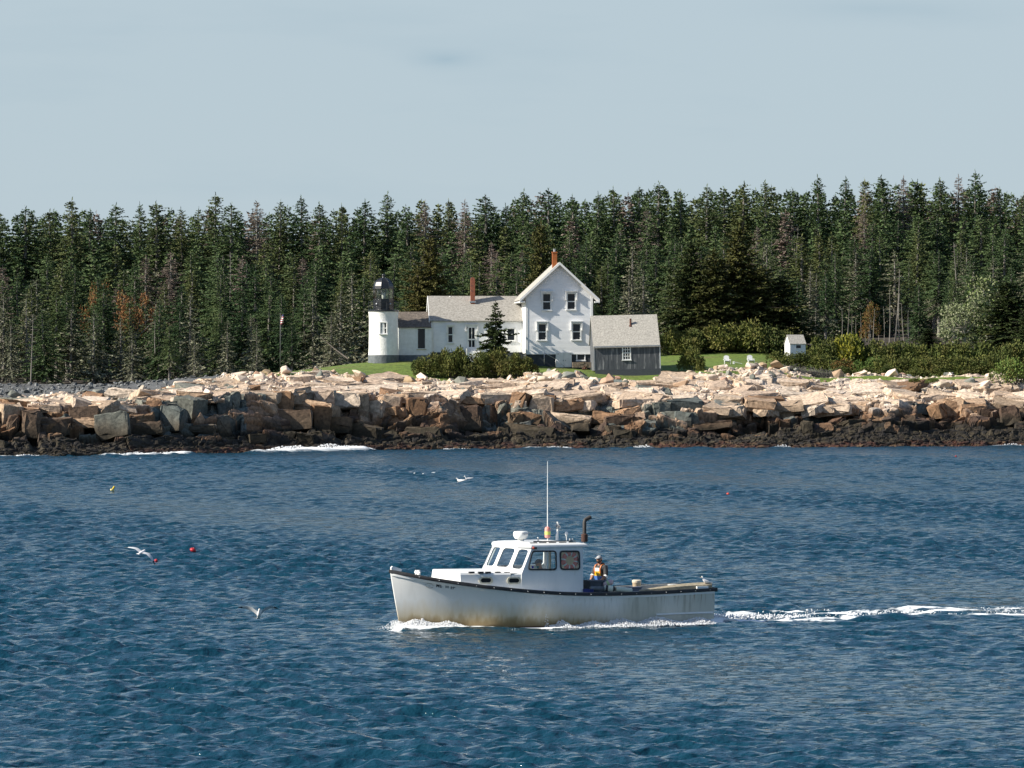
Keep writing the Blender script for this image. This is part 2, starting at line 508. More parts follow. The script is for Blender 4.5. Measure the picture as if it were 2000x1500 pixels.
def water_mat():
    m = bpy.data.materials.new("sea_water"); m.use_nodes = True
    t = m.node_tree; b = t.nodes["Principled BSDF"]; lk = t.links.new
    b.inputs['Base Color'].default_value = (.004, .033, .056, 1)
    sx_ = t.nodes.new("ShaderNodeSeparateXYZ"); lk(t.nodes.new("ShaderNodeTexCoord").outputs['Object'], sx_.inputs[0])
    rg_ = t.nodes.new("ShaderNodeMapRange")          # unresolved ripples far out act as a rougher surface
    for a_, v_ in (('From Min', 130), ('From Max', 400), ('To Min', .06), ('To Max', .22)): rg_.inputs[a_].default_value = v_
    lk(sx_.outputs['Y'], rg_.inputs['Value']); lk(rg_.outputs[0], b.inputs['Roughness'])
    b.inputs['IOR'].default_value = 1.333
    b.inputs['Specular IOR Level'].default_value = .5
    co = t.nodes.new("ShaderNodeTexCoord")
    mpn = t.nodes.new("ShaderNodeMapping"); mpn.inputs['Scale'].default_value = (1.0, 1.35, 1)
    lk(co.outputs['Object'], mpn.inputs['Vector'])
    n1 = t.nodes.new("ShaderNodeTexNoise"); n1.inputs['Scale'].default_value = 2.6; n1.inputs['Detail'].default_value = 4
    lk(mpn.outputs[0], n1.inputs['Vector'])
    bp = t.nodes.new("ShaderNodeBump"); bp.inputs['Strength'].default_value = 1; bp.inputs['Distance'].default_value = .16
    n5 = t.nodes.new("ShaderNodeTexNoise"); n5.inputs['Scale'].default_value = .8; n5.inputs['Detail'].default_value = 3
    lk(mpn.outputs[0], n5.inputs['Vector'])
    m5 = t.nodes.new("ShaderNodeMath"); m5.operation = 'MULTIPLY_ADD'; m5.inputs[1].default_value = 2.2
    lk(n5.outputs['Fac'], m5.inputs[0]); lk(n1.outputs['Fac'], m5.inputs[2])
    lk(m5.outputs[0], bp.inputs['Height'])
    lk(bp.outputs[0], b.inputs['Normal'])
    fb = t.nodes.new("ShaderNodeBsdfDiffuse"); fb.inputs[0].default_value = (.82, .85, .86, 1)
    at_ = t.nodes.new("ShaderNodeAttribute"); at_.attribute_name = "foam"
    n2 = t.nodes.new("ShaderNodeTexNoise"); n2.inputs['Scale'].default_value = 5.5; n2.inputs['Detail'].default_value = 5
    lk(co.outputs['Object'], n2.inputs['Vector'])
    ad = t.nodes.new("ShaderNodeMath"); ad.operation = 'ADD'
    ml = t.nodes.new("ShaderNodeMath"); ml.operation = 'MULTIPLY'; ml.inputs[1].default_value = .6
    lk(n2.outputs['Fac'], ml.inputs[0]); lk(at_.outputs['Fac'], ad.inputs[0]); lk(ml.outputs[0], ad.inputs[1])
    mr = t.nodes.new("ShaderNodeMapRange"); mr.inputs['From Min'].default_value = .58; mr.inputs['From Max'].default_value = 1.08
    lk(ad.outputs[0], mr.inputs['Value'])
    mx = t.nodes.new("ShaderNodeMixShader")
    lk(mr.outputs[0], mx.inputs[0]); lk(b.outputs[0], mx.inputs[1]); lk(fb.outputs[0], mx.inputs[2])
    lk(mx.outputs[0], t.nodes["Material Output"].inputs[0])
    return m
M['water'] = water_mat()
me = np_mesh("water", P, Fw, M['water'], smooth=True)
fa = np.zeros((len(P), 3), np.float32); fa[:nb] = foam.reshape(-1, 1)
set_col(me, "foam", fa)
tag(link("water", me), kind='structure')

# ================================================================== the granite shore
D_PY = [(-600, 850), (0, 850), (150, 845), (300, 838), (500, 842), (700, 836), (900, 835), (1000, 832), (1200, 833), (1400, 836), (1550, 825), (1700, 818), (1850, 822), (2000, 815), (2700, 812)]
B_PY = [(-600, 800), (0, 797), (120, 800), (200, 802), (280, 795), (340, 786), (450, 778), (600, 776), (720, 782), (850, 776), (950, 783), (1050, 785), (1150, 790), (1300, 797), (1500, 797), (1650, 803), (1800, 790), (2000, 793), (2700, 790)]
T_PY = [(-600, 775), (0, 778), (60, 773), (150, 773), (200, 771), (260, 769), (330, 758), (380, 747), (430, 737), (500, 730), (600, 725), (650, 728), (720, 735), (800, 741), (900, 744), (1000, 746), (1040, 733), (1100, 728),
        (1160, 741), (1290, 740), (1330, 734), (1400, 722), (1480, 716), (1520, 722), (1600, 736), (1700, 730), (1800, 737), (1900, 731), (2000, 744), (2700, 748)]
def depth_top(px): return interp_px([(-600, 404), (0, 409), (260, 414), (430, 427), (600, 437), (800, 440), (1000, 440), (1160, 441), (1290, 441), (1500, 447), (1700, 447), (2000, 447), (2700, 449)], px)

px_c = np.arange(-380, 2385, 2.1)
NPX = len(px_c)
def zrow(py, Y): return CAMZ - (py - HZ) / FPX * Y
Yw = shoreY(px_c); Yd = Yw + 7.5 + 1.5 * (fbm(px_c * .02, px_c * 0 + 3, 61) - .5); Yb = Yd + 4.4 + 2.4 * (fbm(px_c * .03, px_c * 0 + 7, 62) - .5); Yt = depth_top(px_c)
Yt = np.maximum(Yt, Yb + 6)
zd = zrow(interp_px(D_PY, px_c), Yd); zb = zrow(interp_px(B_PY, px_c), Yb); zt = zrow(interp_px(T_PY, px_c), Yt) + .55 * (fbm(px_c * .05, px_c * 0 + 1, 66) - .5)
ctrlY = np.stack([Yw - 7, Yw - 1, Yw, Yd - .5, Yb - .6, Yb, Yt, Yt + 5], 0)
ctrlZ = np.stack([0 * zd - 2.2, 0 * zd - .5, 0 * zd, zd, zb - .5, zb, zt, zt - .9], 0)
NS = 460
sl = np.array([0, .10, .14, .37, .57, .60, .93, 1.0])
sv = np.linspace(0, 1, NS)
SY = np.stack([np.interp(sv, sl, ctrlY[:, i]) for i in range(NPX)], 1)
SZ = np.stack([np.interp(sv, sl, ctrlZ[:, i]) for i in range(NPX)], 1)
k = np.array([1, 2, 3, 4, 3, 2, 1], float); k /= k.sum()
for _ in range(2):
    for A in (SY, SZ):
        pad = np.pad(A, ((3, 3), (0, 0)), 'edge'); A[:] = sum(k[i] * pad[i:i + NS] for i in range(7))
SX = (px_c[None, :] - 1000) / FPX * SY
seg = np.sqrt(np.diff(SY, axis=0) ** 2 + np.diff(SZ, axis=0) ** 2)
SS = np.vstack([np.zeros((1, NPX)), np.cumsum(seg, 0)])
# terraces: ledges that step down to the sea
th = 1.05
lift = 1.5 * fbm(SX * .05, SX * 0, 71) + .35 * fbm(SX * .22, SX * 0 + 5, 72)
q = (SZ + lift) / th
fr = q - np.floor(q)
sharp = np.where(fr < .62, fr * .25, .155 + (fr - .62) / .38 * .845)
amt = np.clip((SZ - .2) / .8, 0, 1) * np.clip((7.6 - SZ) / 2.2, 0, 1) * (1 - .75 * np.clip((SZ - zb[None, :]) / .8, 0, 1))
SZ2 = SZ + amt * .95 * ((np.floor(q) + sharp) * th - lift - SZ)

def blocks(u, v, cu, cv, seed, brick=True, jit=.78):
    a, b = u / cu, v / cv
    T = np.random.RandomState(seed).rand(6, 512, 512)
    bi = np.floor(b).astype(int)
    best = np.full(u.shape, 1e9); second = np.full(u.shape, 1e9)
    out = [np.zeros_like(u) for _ in range(6)]
    for dj in (-1, 0, 1):
        row = bi + dj
        sh = (row % 2) * .5 if brick else 0.0
        ai = np.floor(a - sh).astype(int)
        for di in (-1, 0, 1):
            c = ai + di
            r0, r1 = T[0][c % 512, row % 512], T[1][c % 512, row % 512]
            da = a - (c + sh + .5 + jit * (r0 - .5)); db = b - (row + .5 + jit * (r1 - .5))
            rt = (T[2][c % 512, row % 512] - .5) * .5
            ea, eb = da + rt * .7 * db, db - rt * da * .25
            d = np.maximum(np.abs(ea), np.abs(eb)) + .22 * (np.abs(ea) + np.abs(eb))
            upd = d < best
            second = np.where(upd, best, np.minimum(second, d))
            best = np.where(upd, d, best)
            for i, val in enumerate((T[2][c % 512, row % 512], T[3][c % 512, row % 512], T[4][c % 512, row % 512], T[5][c % 512, row % 512], da, db)):
                out[i] = np.where(upd, val, out[i])
    return out, second - best

sx_w = SX + .5 * (fbm(SX * .3, SS * .3, 81) - .5); ss_w = SS + .6 * (fbm(SX * .25 + 9, SS * .3, 82) - .5)
(A1, A2, A3, A4, da, db), g1 = blocks(sx_w + .06 * SS, ss_w, 3.3, 1.9, 91)
(B1, B2, B3, B4, ea, eb), g2 = blocks(sx_w - .05 * SS, ss_w, 1.25, 1.05, 92)
(C1, C2, C3, C4, fa_, fb_), g3 = blocks(sx_w, ss_w + .1 * SX, .42, .36, 93)
low = np.clip((2.2 - SZ2) / 1.4, 0, 1)
cliff = np.exp(-((SZ - (zd + zb)[None, :] / 2) / ((zb - zd)[None, :] * .62 + .2)) ** 2)
upz = np.clip((SS - np.interp(.62, sv, sv) * SS[-1]) / 3, 0, 1)
slab = np.clip((SZ - zb[None, :] - .2) / .8, 0, 1)
amp1 = .26 + 1.75 * cliff * (1 - .4 * low)
disp = amp1 * (A1 - .5 + .75 * (A2 - .5) * da + .5 * (A3 - .5) * db)
disp += (.22 + .60 * cliff - .08 * slab) * (B1 - .5 + .8 * (B2 - .5) * ea + .7 * (B3 - .5) * eb)
disp += (.05 + .16 * low - .03 * slab) * (C1 - .5 + 1.1 * (C2 - .5) * fa_)
disp -= (.45 * cliff + .10) * np.clip(1 - g1 / .06, 0, 1) + .16 * np.clip(1 - g2 / .07, 0, 1) * (.25 + cliff)
disp += (1.1 * np.sin(SX * .42 + 2.0 * np.sin(SX * .13)) + 1.4 * (vnoise(SX * .28, SX * 0, 97) - .5)) * cliff * .6
disp += .7 * (fbm(SX * .13, SS * .2, 95) - .5) + .22 * (fbm(SX * .7, SS * .7, 96) - .5) * (.35 + low)
gap = np.clip((vnoise(SX * .55 + .1 * SS, SX * 0 + 2.5, 99) - .76) / .05, 0, 1) * cliff
disp -= 1.7 * gap
tY, tZ = np.gradient(SY, axis=0), np.gradient(SZ, axis=0)
ln = np.sqrt(tY ** 2 + tZ ** 2) + 1e-6
nY, nZ = -tZ / ln, tY / ln
edge = np.clip((1 - sv[:, None]) / .05, 0, 1) * np.clip(sv[:, None] / .06, 0, 1)
disp -= .25 * cliff * np.clip((SZ - 1.2) / .8, 0, 1)
disp *= edge
RY, RZ = SY + nY * disp, SZ2 + nZ * disp
RX = SX + .12 * (A4 - .5) * cliff
# colours of the stone itself
def pick(r, cols):
    c = np.array(cols); i = np.clip((r * len(c)).astype(int), 0, len(c) - 1)
    return c[i]
pale = pick(B4, [(.60, .48, .37), (.52, .405, .30), (.64, .53, .42), (.46, .36, .275), (.57, .45, .34), (.40, .335, .275)])
tan = pick(A4 * .5 + B4 * .5, [(.26, .155, .085), (.31, .19, .11), (.18, .10, .055), (.28, .165, .09), (.22, .13, .08), (.37, .255, .165)])
brown = pick(A4 * .6 + B4 * .4, [(.115, .062, .035), (.07, .042, .028), (.165, .092, .048), (.085, .06, .042), (.19, .115, .062)])
grey = pick(B4, [(.115, .12, .10), (.095, .10, .09), (.14, .14, .115), (.10, .115, .105)])
weed = pick(C4, [(.018, .014, .010), (.026, .020, .012), (.014, .012, .010), (.034, .026, .014), (.020, .017, .012), (.045, .036, .02)])
red = pick(C4, [(.045, .017, .010), (.03, .014, .010), (.06, .022, .012), (.10, .06, .03)])
pxg = px_c[None, :] + 0 * SY
hrel = RZ + .9 * (fbm(SX * .25, SS * .3, 101) - .5)
zbb = zb[None, :] + 0 * SY; zdd = zd[None, :] + 0 * SY
col = pale.copy()
def lay(col, c, w): return col * (1 - w[..., None]) + c * w[..., None]
rusty = interp_px([(-400, .7), (0, .75), (250, .9), (330, .5), (450, .35), (700, .15), (1000, .3), (1200, .1), (1500, .25), (1700, .4), (2000, .2)], pxg)
col = lay(col, tan, np.clip((zbb + .35 - hrel + 1.1 * (A3 - .5)) / .5, 0, 1) * np.clip(.55 + rusty, 0, 1))
brn = np.clip(((zdd * .5 + zbb * .5) + .25 - hrel + 1.5 * (A2 - .5) + (rusty - .35) * 1.4) / .6, 0, 1)
col = lay(col, brown, brn)
gz = interp_px([(-400, .0), (120, 0), (175, .85), (250, .85), (285, .1), (300, .92), (475, .92), (490, .06), (560, .3), (640, .12), (920, .05), (940, .8), (985, .5), (1100, .8), (1210, .8), (1250, .2), (1262, .9), (1330, .9), (1350, .1), (1380, .45), (1420, .1), (1545, .1), (1560, .7), (1600, .6), (1620, .05), (1900, .1), (2000, .1)], pxg)
gm = (A1 * .6 + B1 * .4 < .22 + .62 * gz) & (gz > .04) & (hrel < zbb + .25 + .9 * (pxg < 280)) & (hrel > zdd - .6)
gm |= (B2 > .93) & (hrel < zbb + 1.0) & (hrel > zbb - 1)
col = np.where(gm[..., None], grey, col)
wd = np.clip((zdd + .1 - hrel + .8 * (A3 - .5)) / .35, 0, 1)
och = (B1 > .80) & (hrel > zdd - .9)
wd = np.where(och, wd * .35, wd)
col = lay(col, weed, wd)
col = lay(col, red, np.clip((.55 - RZ + .5 * (B3 - .5)) / .3, 0, 1) * (fbm(SX * .08, SX * 0, 103) > .42))
lich = (fbm(SX * .5, SS * .5, 105) > .70) & (hrel > zbb + .6)
col = np.where(lich[..., None], col * .5 + np.array((.42, .27, .10)) * .5, col)
crk = np.clip(1 - g1 / .035, 0, 1) * .55 + np.clip(1 - g2 / .03, 0, 1) * .3
col *= (1 - .5 * np.clip(crk, 0, 1)[..., None])
M['granite'] = mat('granite', None, None, 3.2, .85, attr='rock', attr_noise=.40, bump=.05, bscale=4.0, detail=8)
rock_P = np.stack([RX, RY, RZ], -1)
me = np_mesh("granite_ledge", rock_P.reshape(-1, 3), grid_faces(NS, NPX), M['granite'])
set_col(me, "rock", col.reshape(-1, 3))
tag(link("granite_ledge", me), kind='structure')

# the jointed blocks of the cliff and the slabs of bedrock above it, part of the same ledge
rb_ = np.random.RandomState(404)
QV, QF, QC, qo = [], [], [], 0
def block(size, M4, colr, jit=.09, bev=.10, tide=None):
    global qo
    bm = bmesh.new()
    sx, sy, sz = size
    for cx in (-.5, .5):
        for cy in (-.5, .5):
            for cz in (-.5, .5):
                big = rb_.rand() < .45
                for ax in range(3):               # broken corners: each corner is cut back along its three edges
                    k_ = np.zeros(3); k_[ax] = rb_.uniform(.12, .42) if big else rb_.uniform(.0, .10)
                    q = np.array((cx, cy, cz)) * (1 - k_) * np.array(size) + rb_.normal(0, jit, 3) * np.minimum(np.array(size), 1.3)
                    bm.verts.new(q)
    bmesh.ops.convex_hull(bm, input=bm.verts)
    bmesh.ops.dissolve_limit(bm, angle_limit=R(7), verts=bm.verts, edges=bm.edges)
    bmesh.ops.bevel(bm, geom=list(bm.edges), offset=bev * min(1, min(size)), segments=1, affect='EDGES', clamp_overlap=True)
    bmesh.ops.triangulate(bm, faces=bm.faces)
    lng = [e for e in bm.edges if e.calc_length() > .8]
    bmesh.ops.subdivide_edges(bm, edges=lng, cuts=2)
    bmesh.ops.triangulate(bm, faces=bm.faces)
    for v in bm.verts: v.co += Vector(rb_.normal(0, .042, 3))
    bm.verts.ensure_lookup_table(); bm.verts.index_update()
    v_ = np.array([M4 @ v.co for v in bm.verts]); f_ = [[v.index + qo for v in f.verts] for f in bm.faces]
    bm.free()
    QV.append(v_); QF.extend(f_); qo += len(v_)
    c = np.array(colr)[None] * np.ones((len(v_), 1))
    if tide:                                  # algae and weed stain what the tide wets
        nz_ = .55 * (fbm(v_[:, 0] * .6, v_[:, 2] * .8, 150) - .5)
        w1 = np.clip((tide[0] * .45 + tide[1] * .55 + nz_ * 2 - v_[:, 2]) / .9, 0, 1)[:, None] * .72
        c = c * (1 - w1) + np.array((.085, .062, .038)) * w1
        w2 = np.clip((tide[0] + .25 + nz_ * 1.5 - v_[:, 2]) / .45, 0, 1)[:, None]
        c = c * (1 - w2) + np.array((.030, .024, .014)) * w2
    QC.append(c)
def prof_Y(i, z): return float(np.interp(z, np.maximum.accumulate(SZ[:, i]) + np.arange(NS) * 1e-6, SY[:, i]))
def cidx(px): return int(np.clip((px - px_c[0]) / (px_c[1] - px_c[0]), 0, NPX - 1))
TANS = [(.26, .155, .085), (.31, .19, .11), (.20, .115, .062), (.28, .165, .09), (.37, .255, .165), (.34, .25, .17), (.42, .32, .23)]
BRNS = [(.115, .062, .035), (.085, .052, .034), (.165, .092, .048), (.13, .085, .055), (.19, .115, .062)]
GRYS = [(.115, .12, .10), (.095, .10, .09), (.14, .14, .115), (.10, .115, .105)]
PALS = [(.56, .44, .33), (.50, .38, .275), (.60, .49, .38), (.45, .34, .25), (.54, .42, .31)]
def block_col(px, f):
    g_ = float(interp_px([(-400, 0), (170, 0), (180, .5), (255, .5), (285, .1), (300, .9), (480, .9), (492, .08), (560, .3), (640, .1), (920, .05), (940, .5), (985, .4), (1100, .4), (1210, .6), (1250, .2), (1262, .85), (1330, .85), (1350, .1), (1545, .1), (1560, .6), (1610, .5), (1630, .05), (2000, .1)], px))
    ru = float(interp_px([(-400, .7), (0, .75), (250, .9), (330, .5), (450, .35), (700, .15), (1000, .35), (1200, .1), (1500, .3), (1700, .4), (2000, .2)], px))
    r_ = float(np.clip((fbm(np.array([px * .018]), np.array([f * .8]), 151)[0] - .5) * 2.2 + .5, 0, .999)) * .75 + .25 * rb_.rand()
    if r_ < g_: return np.array(GRYS[rb_.randint(4)])
    if f < .34 and rb_.rand() < .9: return np.array(BRNS[rb_.randint(5)])
    if f > .6 and rb_.rand() > ru + .25: return np.array(PALS[rb_.randint(5)]) * rb_.uniform(.75, .95)
    if rb_.rand() < ru * .35: return np.array(BRNS[rb_.randint(5)])
    return np.array(TANS[rb_.randint(7)])
for tier in range(4):
    px = -370.0 + 30 * rb_.rand()
    while px < 2370:
        i = cidx(px); Y0_ = float(Yd[i]); wd = float(np.clip(np.exp(rb_.normal(.62, .5)), .7, 4.6))
        if tier == 0: wd *= 1.1
        dpx = wd / Y0_ * FPX
        i = cidx(px + dpx / 2)
        za, zb2_ = zd[i] - .15, zb[i] + .3
        if tier == 0: z0_, z1_ = za - .7, za - .05
        else:
            z0_ = za + (zb2_ - za) * (tier - 1) / 3; z1_ = za + (zb2_ - za) * tier / 3
            if rb_.rand() < .30 and tier < 3: z1_ = za + (zb2_ - za) * (tier + 1) / 3
        z0_ += rb_.normal(0, .25); z1_ += rb_.normal(0, .32)
        if z1_ - z0_ < .5: z1_ = z0_ + .5
        if rb_.rand() > (.36 if tier else .72):
            yf = prof_Y(i, (z0_ * .6 + z1_ * .4)) - .0 - .62 * rb_.rand() ** 1.4 - .9 * (float(vnoise(np.array([px * .035]), np.array([tier * .4]), 55)[0]) - .5)
            dep = 2.6
            xc = (px + dpx / 2 - 1000) / FPX * yf
            M4 = Matrix.Translation((xc, yf + dep / 2, (z0_ + z1_) / 2 - .12)) @ Matrix.Rotation(rb_.normal(0, .22), 4, 'Z') @ Matrix.Rotation(rb_.normal(-.08, .09), 4, 'X') @ Matrix.Rotation(rb_.normal(0, .07), 4, 'Y')
            c = block_col(px, (tier - .4) / 3)
            if tier == 0: c = np.array([(.075, .055, .03), (.05, .038, .022), (.11, .085, .045), (.035, .028, .018)][rb_.randint(4)])
            block((wd * 1.02, dep, z1_ - z0_ + .2), M4, c * rb_.uniform(.85, 1.12), tide=(zd[i], zb[i]))
        px += dpx * rb_.uniform(.94, 1.06)
for n_s in range(330):
    px = rb_.uniform(-370, 2370); i = cidx(px); u_ = rb_.rand() ** 1.25
    z_ = zb[i] + .15 + (zt[i] - zb[i] - .2) * u_ * .92
    y_ = float(Yb[i] + (Yt[i] - Yb[i]) * u_ * .92); x_ = (px - 1000) / FPX * y_
    if fbm(np.array([x_ * .13]), np.array([y_ * .4]), 141)[0] > .53 + .25 * (1 - u_): continue
    z_ = max(z_, float(np.interp(y_, SY[:, i], SZ2[:, i])))
    sl_ = math.atan2(float(zt[i] - zb[i]), float(Yt[i] - Yb[i]))
    wd, ln_ = rb_.uniform(1.4, 5.2), rb_.uniform(1.3, 3.4)
    M4 = Matrix.Translation((x_, y_, z_ + rb_.uniform(-.30, .02))) @ Matrix.Rotation(rb_.normal(0, .35), 4, 'Z') @ Matrix.Rotation(sl_ + rb_.normal(0, .10), 4, 'X') @ Matrix.Rotation(rb_.normal(0, .08), 4, 'Y')
    c = np.array(PALS[rb_.randint(5)]) if rb_.rand() > .13 else (np.array(TANS[rb_.randint(7)]) if rb_.rand() < .7 else np.array(GRYS[rb_.randint(4)]) * 1.3)
    if u_ < .12 and rb_.rand() < .5: c = np.array(TANS[4 + rb_.randint(3)])
    block((wd, ln_, rb_.uniform(.55, .9)), M4, c * rb_.uniform(.74, 1.0), .11, .12)
me = np_mesh("granite_blocks", np.vstack(QV), np.array(QF), M['granite'])
set_col(me, "rock", np.vstack(QC))
tag(link("granite_ledge", me), kind='structure')

# ================================================================== ground behind the shore
gp = []
def G(px, py, Y): gp.append(at(px, py, Y))
for px in range(-500, 2701, 100):
    Y = float(depth_top(px)); gp.append(at_raw(px, float(interp_px(T_PY, px)) + (3 if px > 380 else 0), Y - .5))
for px, py, Y in [(0, 771, 440), (150, 768, 440), (300, 764, 440), (-300, 775, 445), (-100, 752, 475), (0, 751, 475), (150, 752, 478), (300, 750, 480), (400, 746, 480), (-400, 755, 480),
                  (500, 742, 478), (600, 738, 478), (540, 730, 436), (640, 719, 433), (690, 711, 438), (722, 708.5, 437), (780, 706.5, 437), (750, 707, 445), (840, 704, 440), (700, 725, 470), (800, 717, 470),
                  (900, 702, 442), (1000, 708, 440), (1030, 712, 437), (1085, 717.5, 436), (1150, 722, 436), (1000, 708, 456), (1150, 708, 456), (1300, 712, 450), (1300, 727, 434), (1330, 722, 440), (1400, 712, 446),
                  (1440, 711, 446), (1480, 712, 444), (1400, 694, 462), (1500, 690, 466), (1340, 694, 464), (1560, 708, 458), (1700, 722, 462), (1850, 722, 462), (2000, 724, 458), (2300, 724, 460), (1700, 700, 490), (2000, 700, 490),
                  (1600, 732, 440), (1800, 735, 438), (2000, 738, 438),
                  (-300, 735, 520), (0, 735, 520), (300, 733, 520), (600, 725, 520), (900, 712, 520), (1200, 696, 520), (1500, 678, 520), (1700, 668, 530), (1900, 668, 530), (2300, 668, 530)]:
    G(px, py, Y)
for px in range(-600, 2801, 200):
    lft = np.interp(px, [0, 2000], [0, 1])
    for Y, zl, zr in ((585, 9.5, 14.0), (634, 15.0, 18.8), (674, 19.0, 22.0), (720, 21.5, 24.0), (900, 22.0, 24.0)):
        gp.append(Vector(((px - 1000) / FPX * Y, Y, zl + (zr - zl) * lft)))
GPT = np.array([tuple(p) for p in gp])
sc_ = 100.0
def tps_phi(r2): return np.where(r2 > 0, r2 * np.log(np.maximum(r2, 1e-12)), 0)
gx, gy = GPT[:, 0] / sc_, GPT[:, 1] / sc_
n_ = len(GPT)
Kt = tps_phi((gx[:, None] - gx) ** 2 + (gy[:, None] - gy) ** 2) + np.eye(n_) * 2e-4
Pt = np.stack([np.ones(n_), gx, gy], 1)
At = np.block([[Kt, Pt], [Pt.T, np.zeros((3, 3))]])
TPS = np.linalg.solve(At, np.concatenate([GPT[:, 2], np.zeros(3)]))
def ground_z(x, y):
    x = np.atleast_1d(np.asarray(x, float)); y = np.atleast_1d(np.asarray(y, float))
    out = np.zeros(x.shape)
    f = x.ravel() / sc_; g = y.ravel() / sc_; o = np.zeros(len(f))
    for i in range(0, len(f), 20000):
        a, b = f[i:i + 20000], g[i:i + 20000]
        o[i:i + 20000] = tps_phi((a[:, None] - gx) ** 2 + (b[:, None] - gy) ** 2) @ TPS[:n_] + TPS[n_] + TPS[n_ + 1] * a + TPS[n_ + 2] * b
    return o.reshape(x.shape)
def gz1(x, y): return float(ground_z(x, y)[0])

gpx = np.arange(-480, 2490, 9.0)
gs = np.concatenate([[-6.0, -.6], np.linspace(0, 62, 125), np.linspace(64, 330, 90)])
GY = depth_top(gpx)[None, :] - 2.0 + gs[:, None] * (1 + 0 * gpx[None, :])
GX = (gpx[None, :] - 1000) / FPX * GY
GZ = ground_z(GX, GY) + .10 * (fbm(GX * .5, GY * .5, 120) - .5) + .05 * (fbm(GX * 2, GY * 2, 121) - .5)
GZ[0] -= 4.5; GZ[1] -= .35
pg = gpx[None, :] + 0 * GY
gn = np.clip(fbm(GX * .3, GY * .3, 130) * 1.6 - .3, 0, 1) * .75 + .25 * fbm(GX * 1.4, GY * 1.4, 134)
grass = np.stack([.085 + .03 * gn, .135 + .025 * gn, .022 + 0 * gn], -1)
dry = np.array((.13, .11, .045))
gw = np.clip((fbm(GX * .22, GY * .45, 131) - .56) * 6, 0, 1)[..., None] * .6
gcol = grass * (1 - gw) + dry * gw
floorc = np.array((.055, .045, .032)) * (.7 + .6 * gn[..., None])
cob = np.array((.095, .098, .097)) * (.6 + .8 * fbm(GX * 1.5, GY * 1.5, 133)[..., None])
lawn_left = 560 + 40 * (gn - .5)
isbeach = (pg < 430 + 60 * gn) & (GY < 481 + LO)
isforest = (GY > np.where(pg < 700, 474 + LO, 505 + LO) + 8 * (gn - .5))
gcol = np.where(isforest[..., None], floorc, gcol)
gcol = np.where(((pg < 590) & (GY > 455 + LO) & ~isbeach)[..., None], floorc, gcol)
gcol = np.where(isbeach[..., None], cob, gcol)
M['ground'] = mat('ground_cover', None, None, 1.6, .95, attr='ground', attr_noise=.3, bump=.12, bscale=3.0, detail=8)
me = np_mesh("ground", np.stack([GX, GY, GZ], -1).reshape(-1, 3), grid_faces(len(gs), len(gpx)), M['ground'], smooth=True)
set_col(me, "ground", gcol.reshape(-1, 3))
tag(link("ground", me), kind='structure')

# ------------------------------------------------------------------ loose stones
def hull_rock(seed, flat=.6):
    rs = np.random.RandomState(seed)
    bm = bmesh.new()
    ax = np.array([1.0, rs.uniform(.6, .95), rs.uniform(.4, .75) * flat / .6])
    for i in range(rs.randint(9, 15)):
        p = rs.normal(0, 1, 3); p /= np.abs(p).max() ** .55 * np.linalg.norm(p) ** .45
        bm.verts.new(p * ax * .5)
    bmesh.ops.convex_hull(bm, input=bm.verts)
    bmesh.ops.delete(bm, geom=[v for v in bm.verts if not v.link_faces], context='VERTS')
    bmesh.ops.bevel(bm, geom=list(bm.edges), offset=.03, segments=1, affect='EDGES', clamp_overlap=True)
    me = bpy.data.meshes.new("boulder"); bm.to_mesh(me); bm.free()
    return me
STONE_M = {
    'pale': mat('pale_pink_granite_stone', (.64, .53, .42), (.54, .43, .33), 1.6, .85, bump=.03, rand=.16, c3=(.44, .35, .27), s3=1.1),
    'tan': mat('tan_granite_stone', (.42, .29, .19), (.33, .22, .14), 1.6, .85, bump=.03, rand=.2),
    'grey': mat('grey_green_stone', (.19, .195, .165), (.13, .14, .12), 1.6, .85, bump=.03, rand=.2),
}
ROCKS = {k: [hull_rock(i + j * 10) for i in range(6)] for j, k in enumerate(STONE_M)}
for k, ms in ROCKS.items():
    for m_ in ms: m_.materials.append(STONE_M[k])
rr = np.random.RandomState(77)
loose_v, loose_f, loose_c = [], [], []
base_hulls = []
for s in range(14):
    h_ = hull_rock(300 + s)
    base_hulls.append((np.array([v.co[:] for v in h_.vertices]), [tuple(p.vertices) for p in h_.polygons]))
sheet_px = np.broadcast_to(px_c[None, :], RX.shape)
up = (RZ > zbb + .1) & (sv[:, None] < .975)
rub = interp_px([(-400, .3), (0, .25), (250, .2), (420, .75), (640, .7), (700, .65), (800, .5), (880, .35), (960, 1.2), (1040, 2.2), (1150, 2.2), (1200, 1.0), (1290, .4), (1330, .9), (1480, 1.0), (1520, .5), (1640, 1.1), (2000, 1.2), (2400, 1)], sheet_px)
rub = rub * (.25 + .75 * np.clip((sv[:, None] - .66) / .2, 0, 1)) * (.08 + 1.0 * (fbm(SX * .13, SS * .18, 140) > .47))
wgt = np.where(up, rub, 0) * np.gradient(SY, axis=0).clip(0) * (SY / 420)
wgt = (wgt / wgt.sum()).ravel()
def rot_mat(r):
    from mathutils import Euler
    return np.array(Euler((r.uniform(-.5, .5), r.uniform(-.5, .5), r.uniform(0, 6.28))).to_matrix())
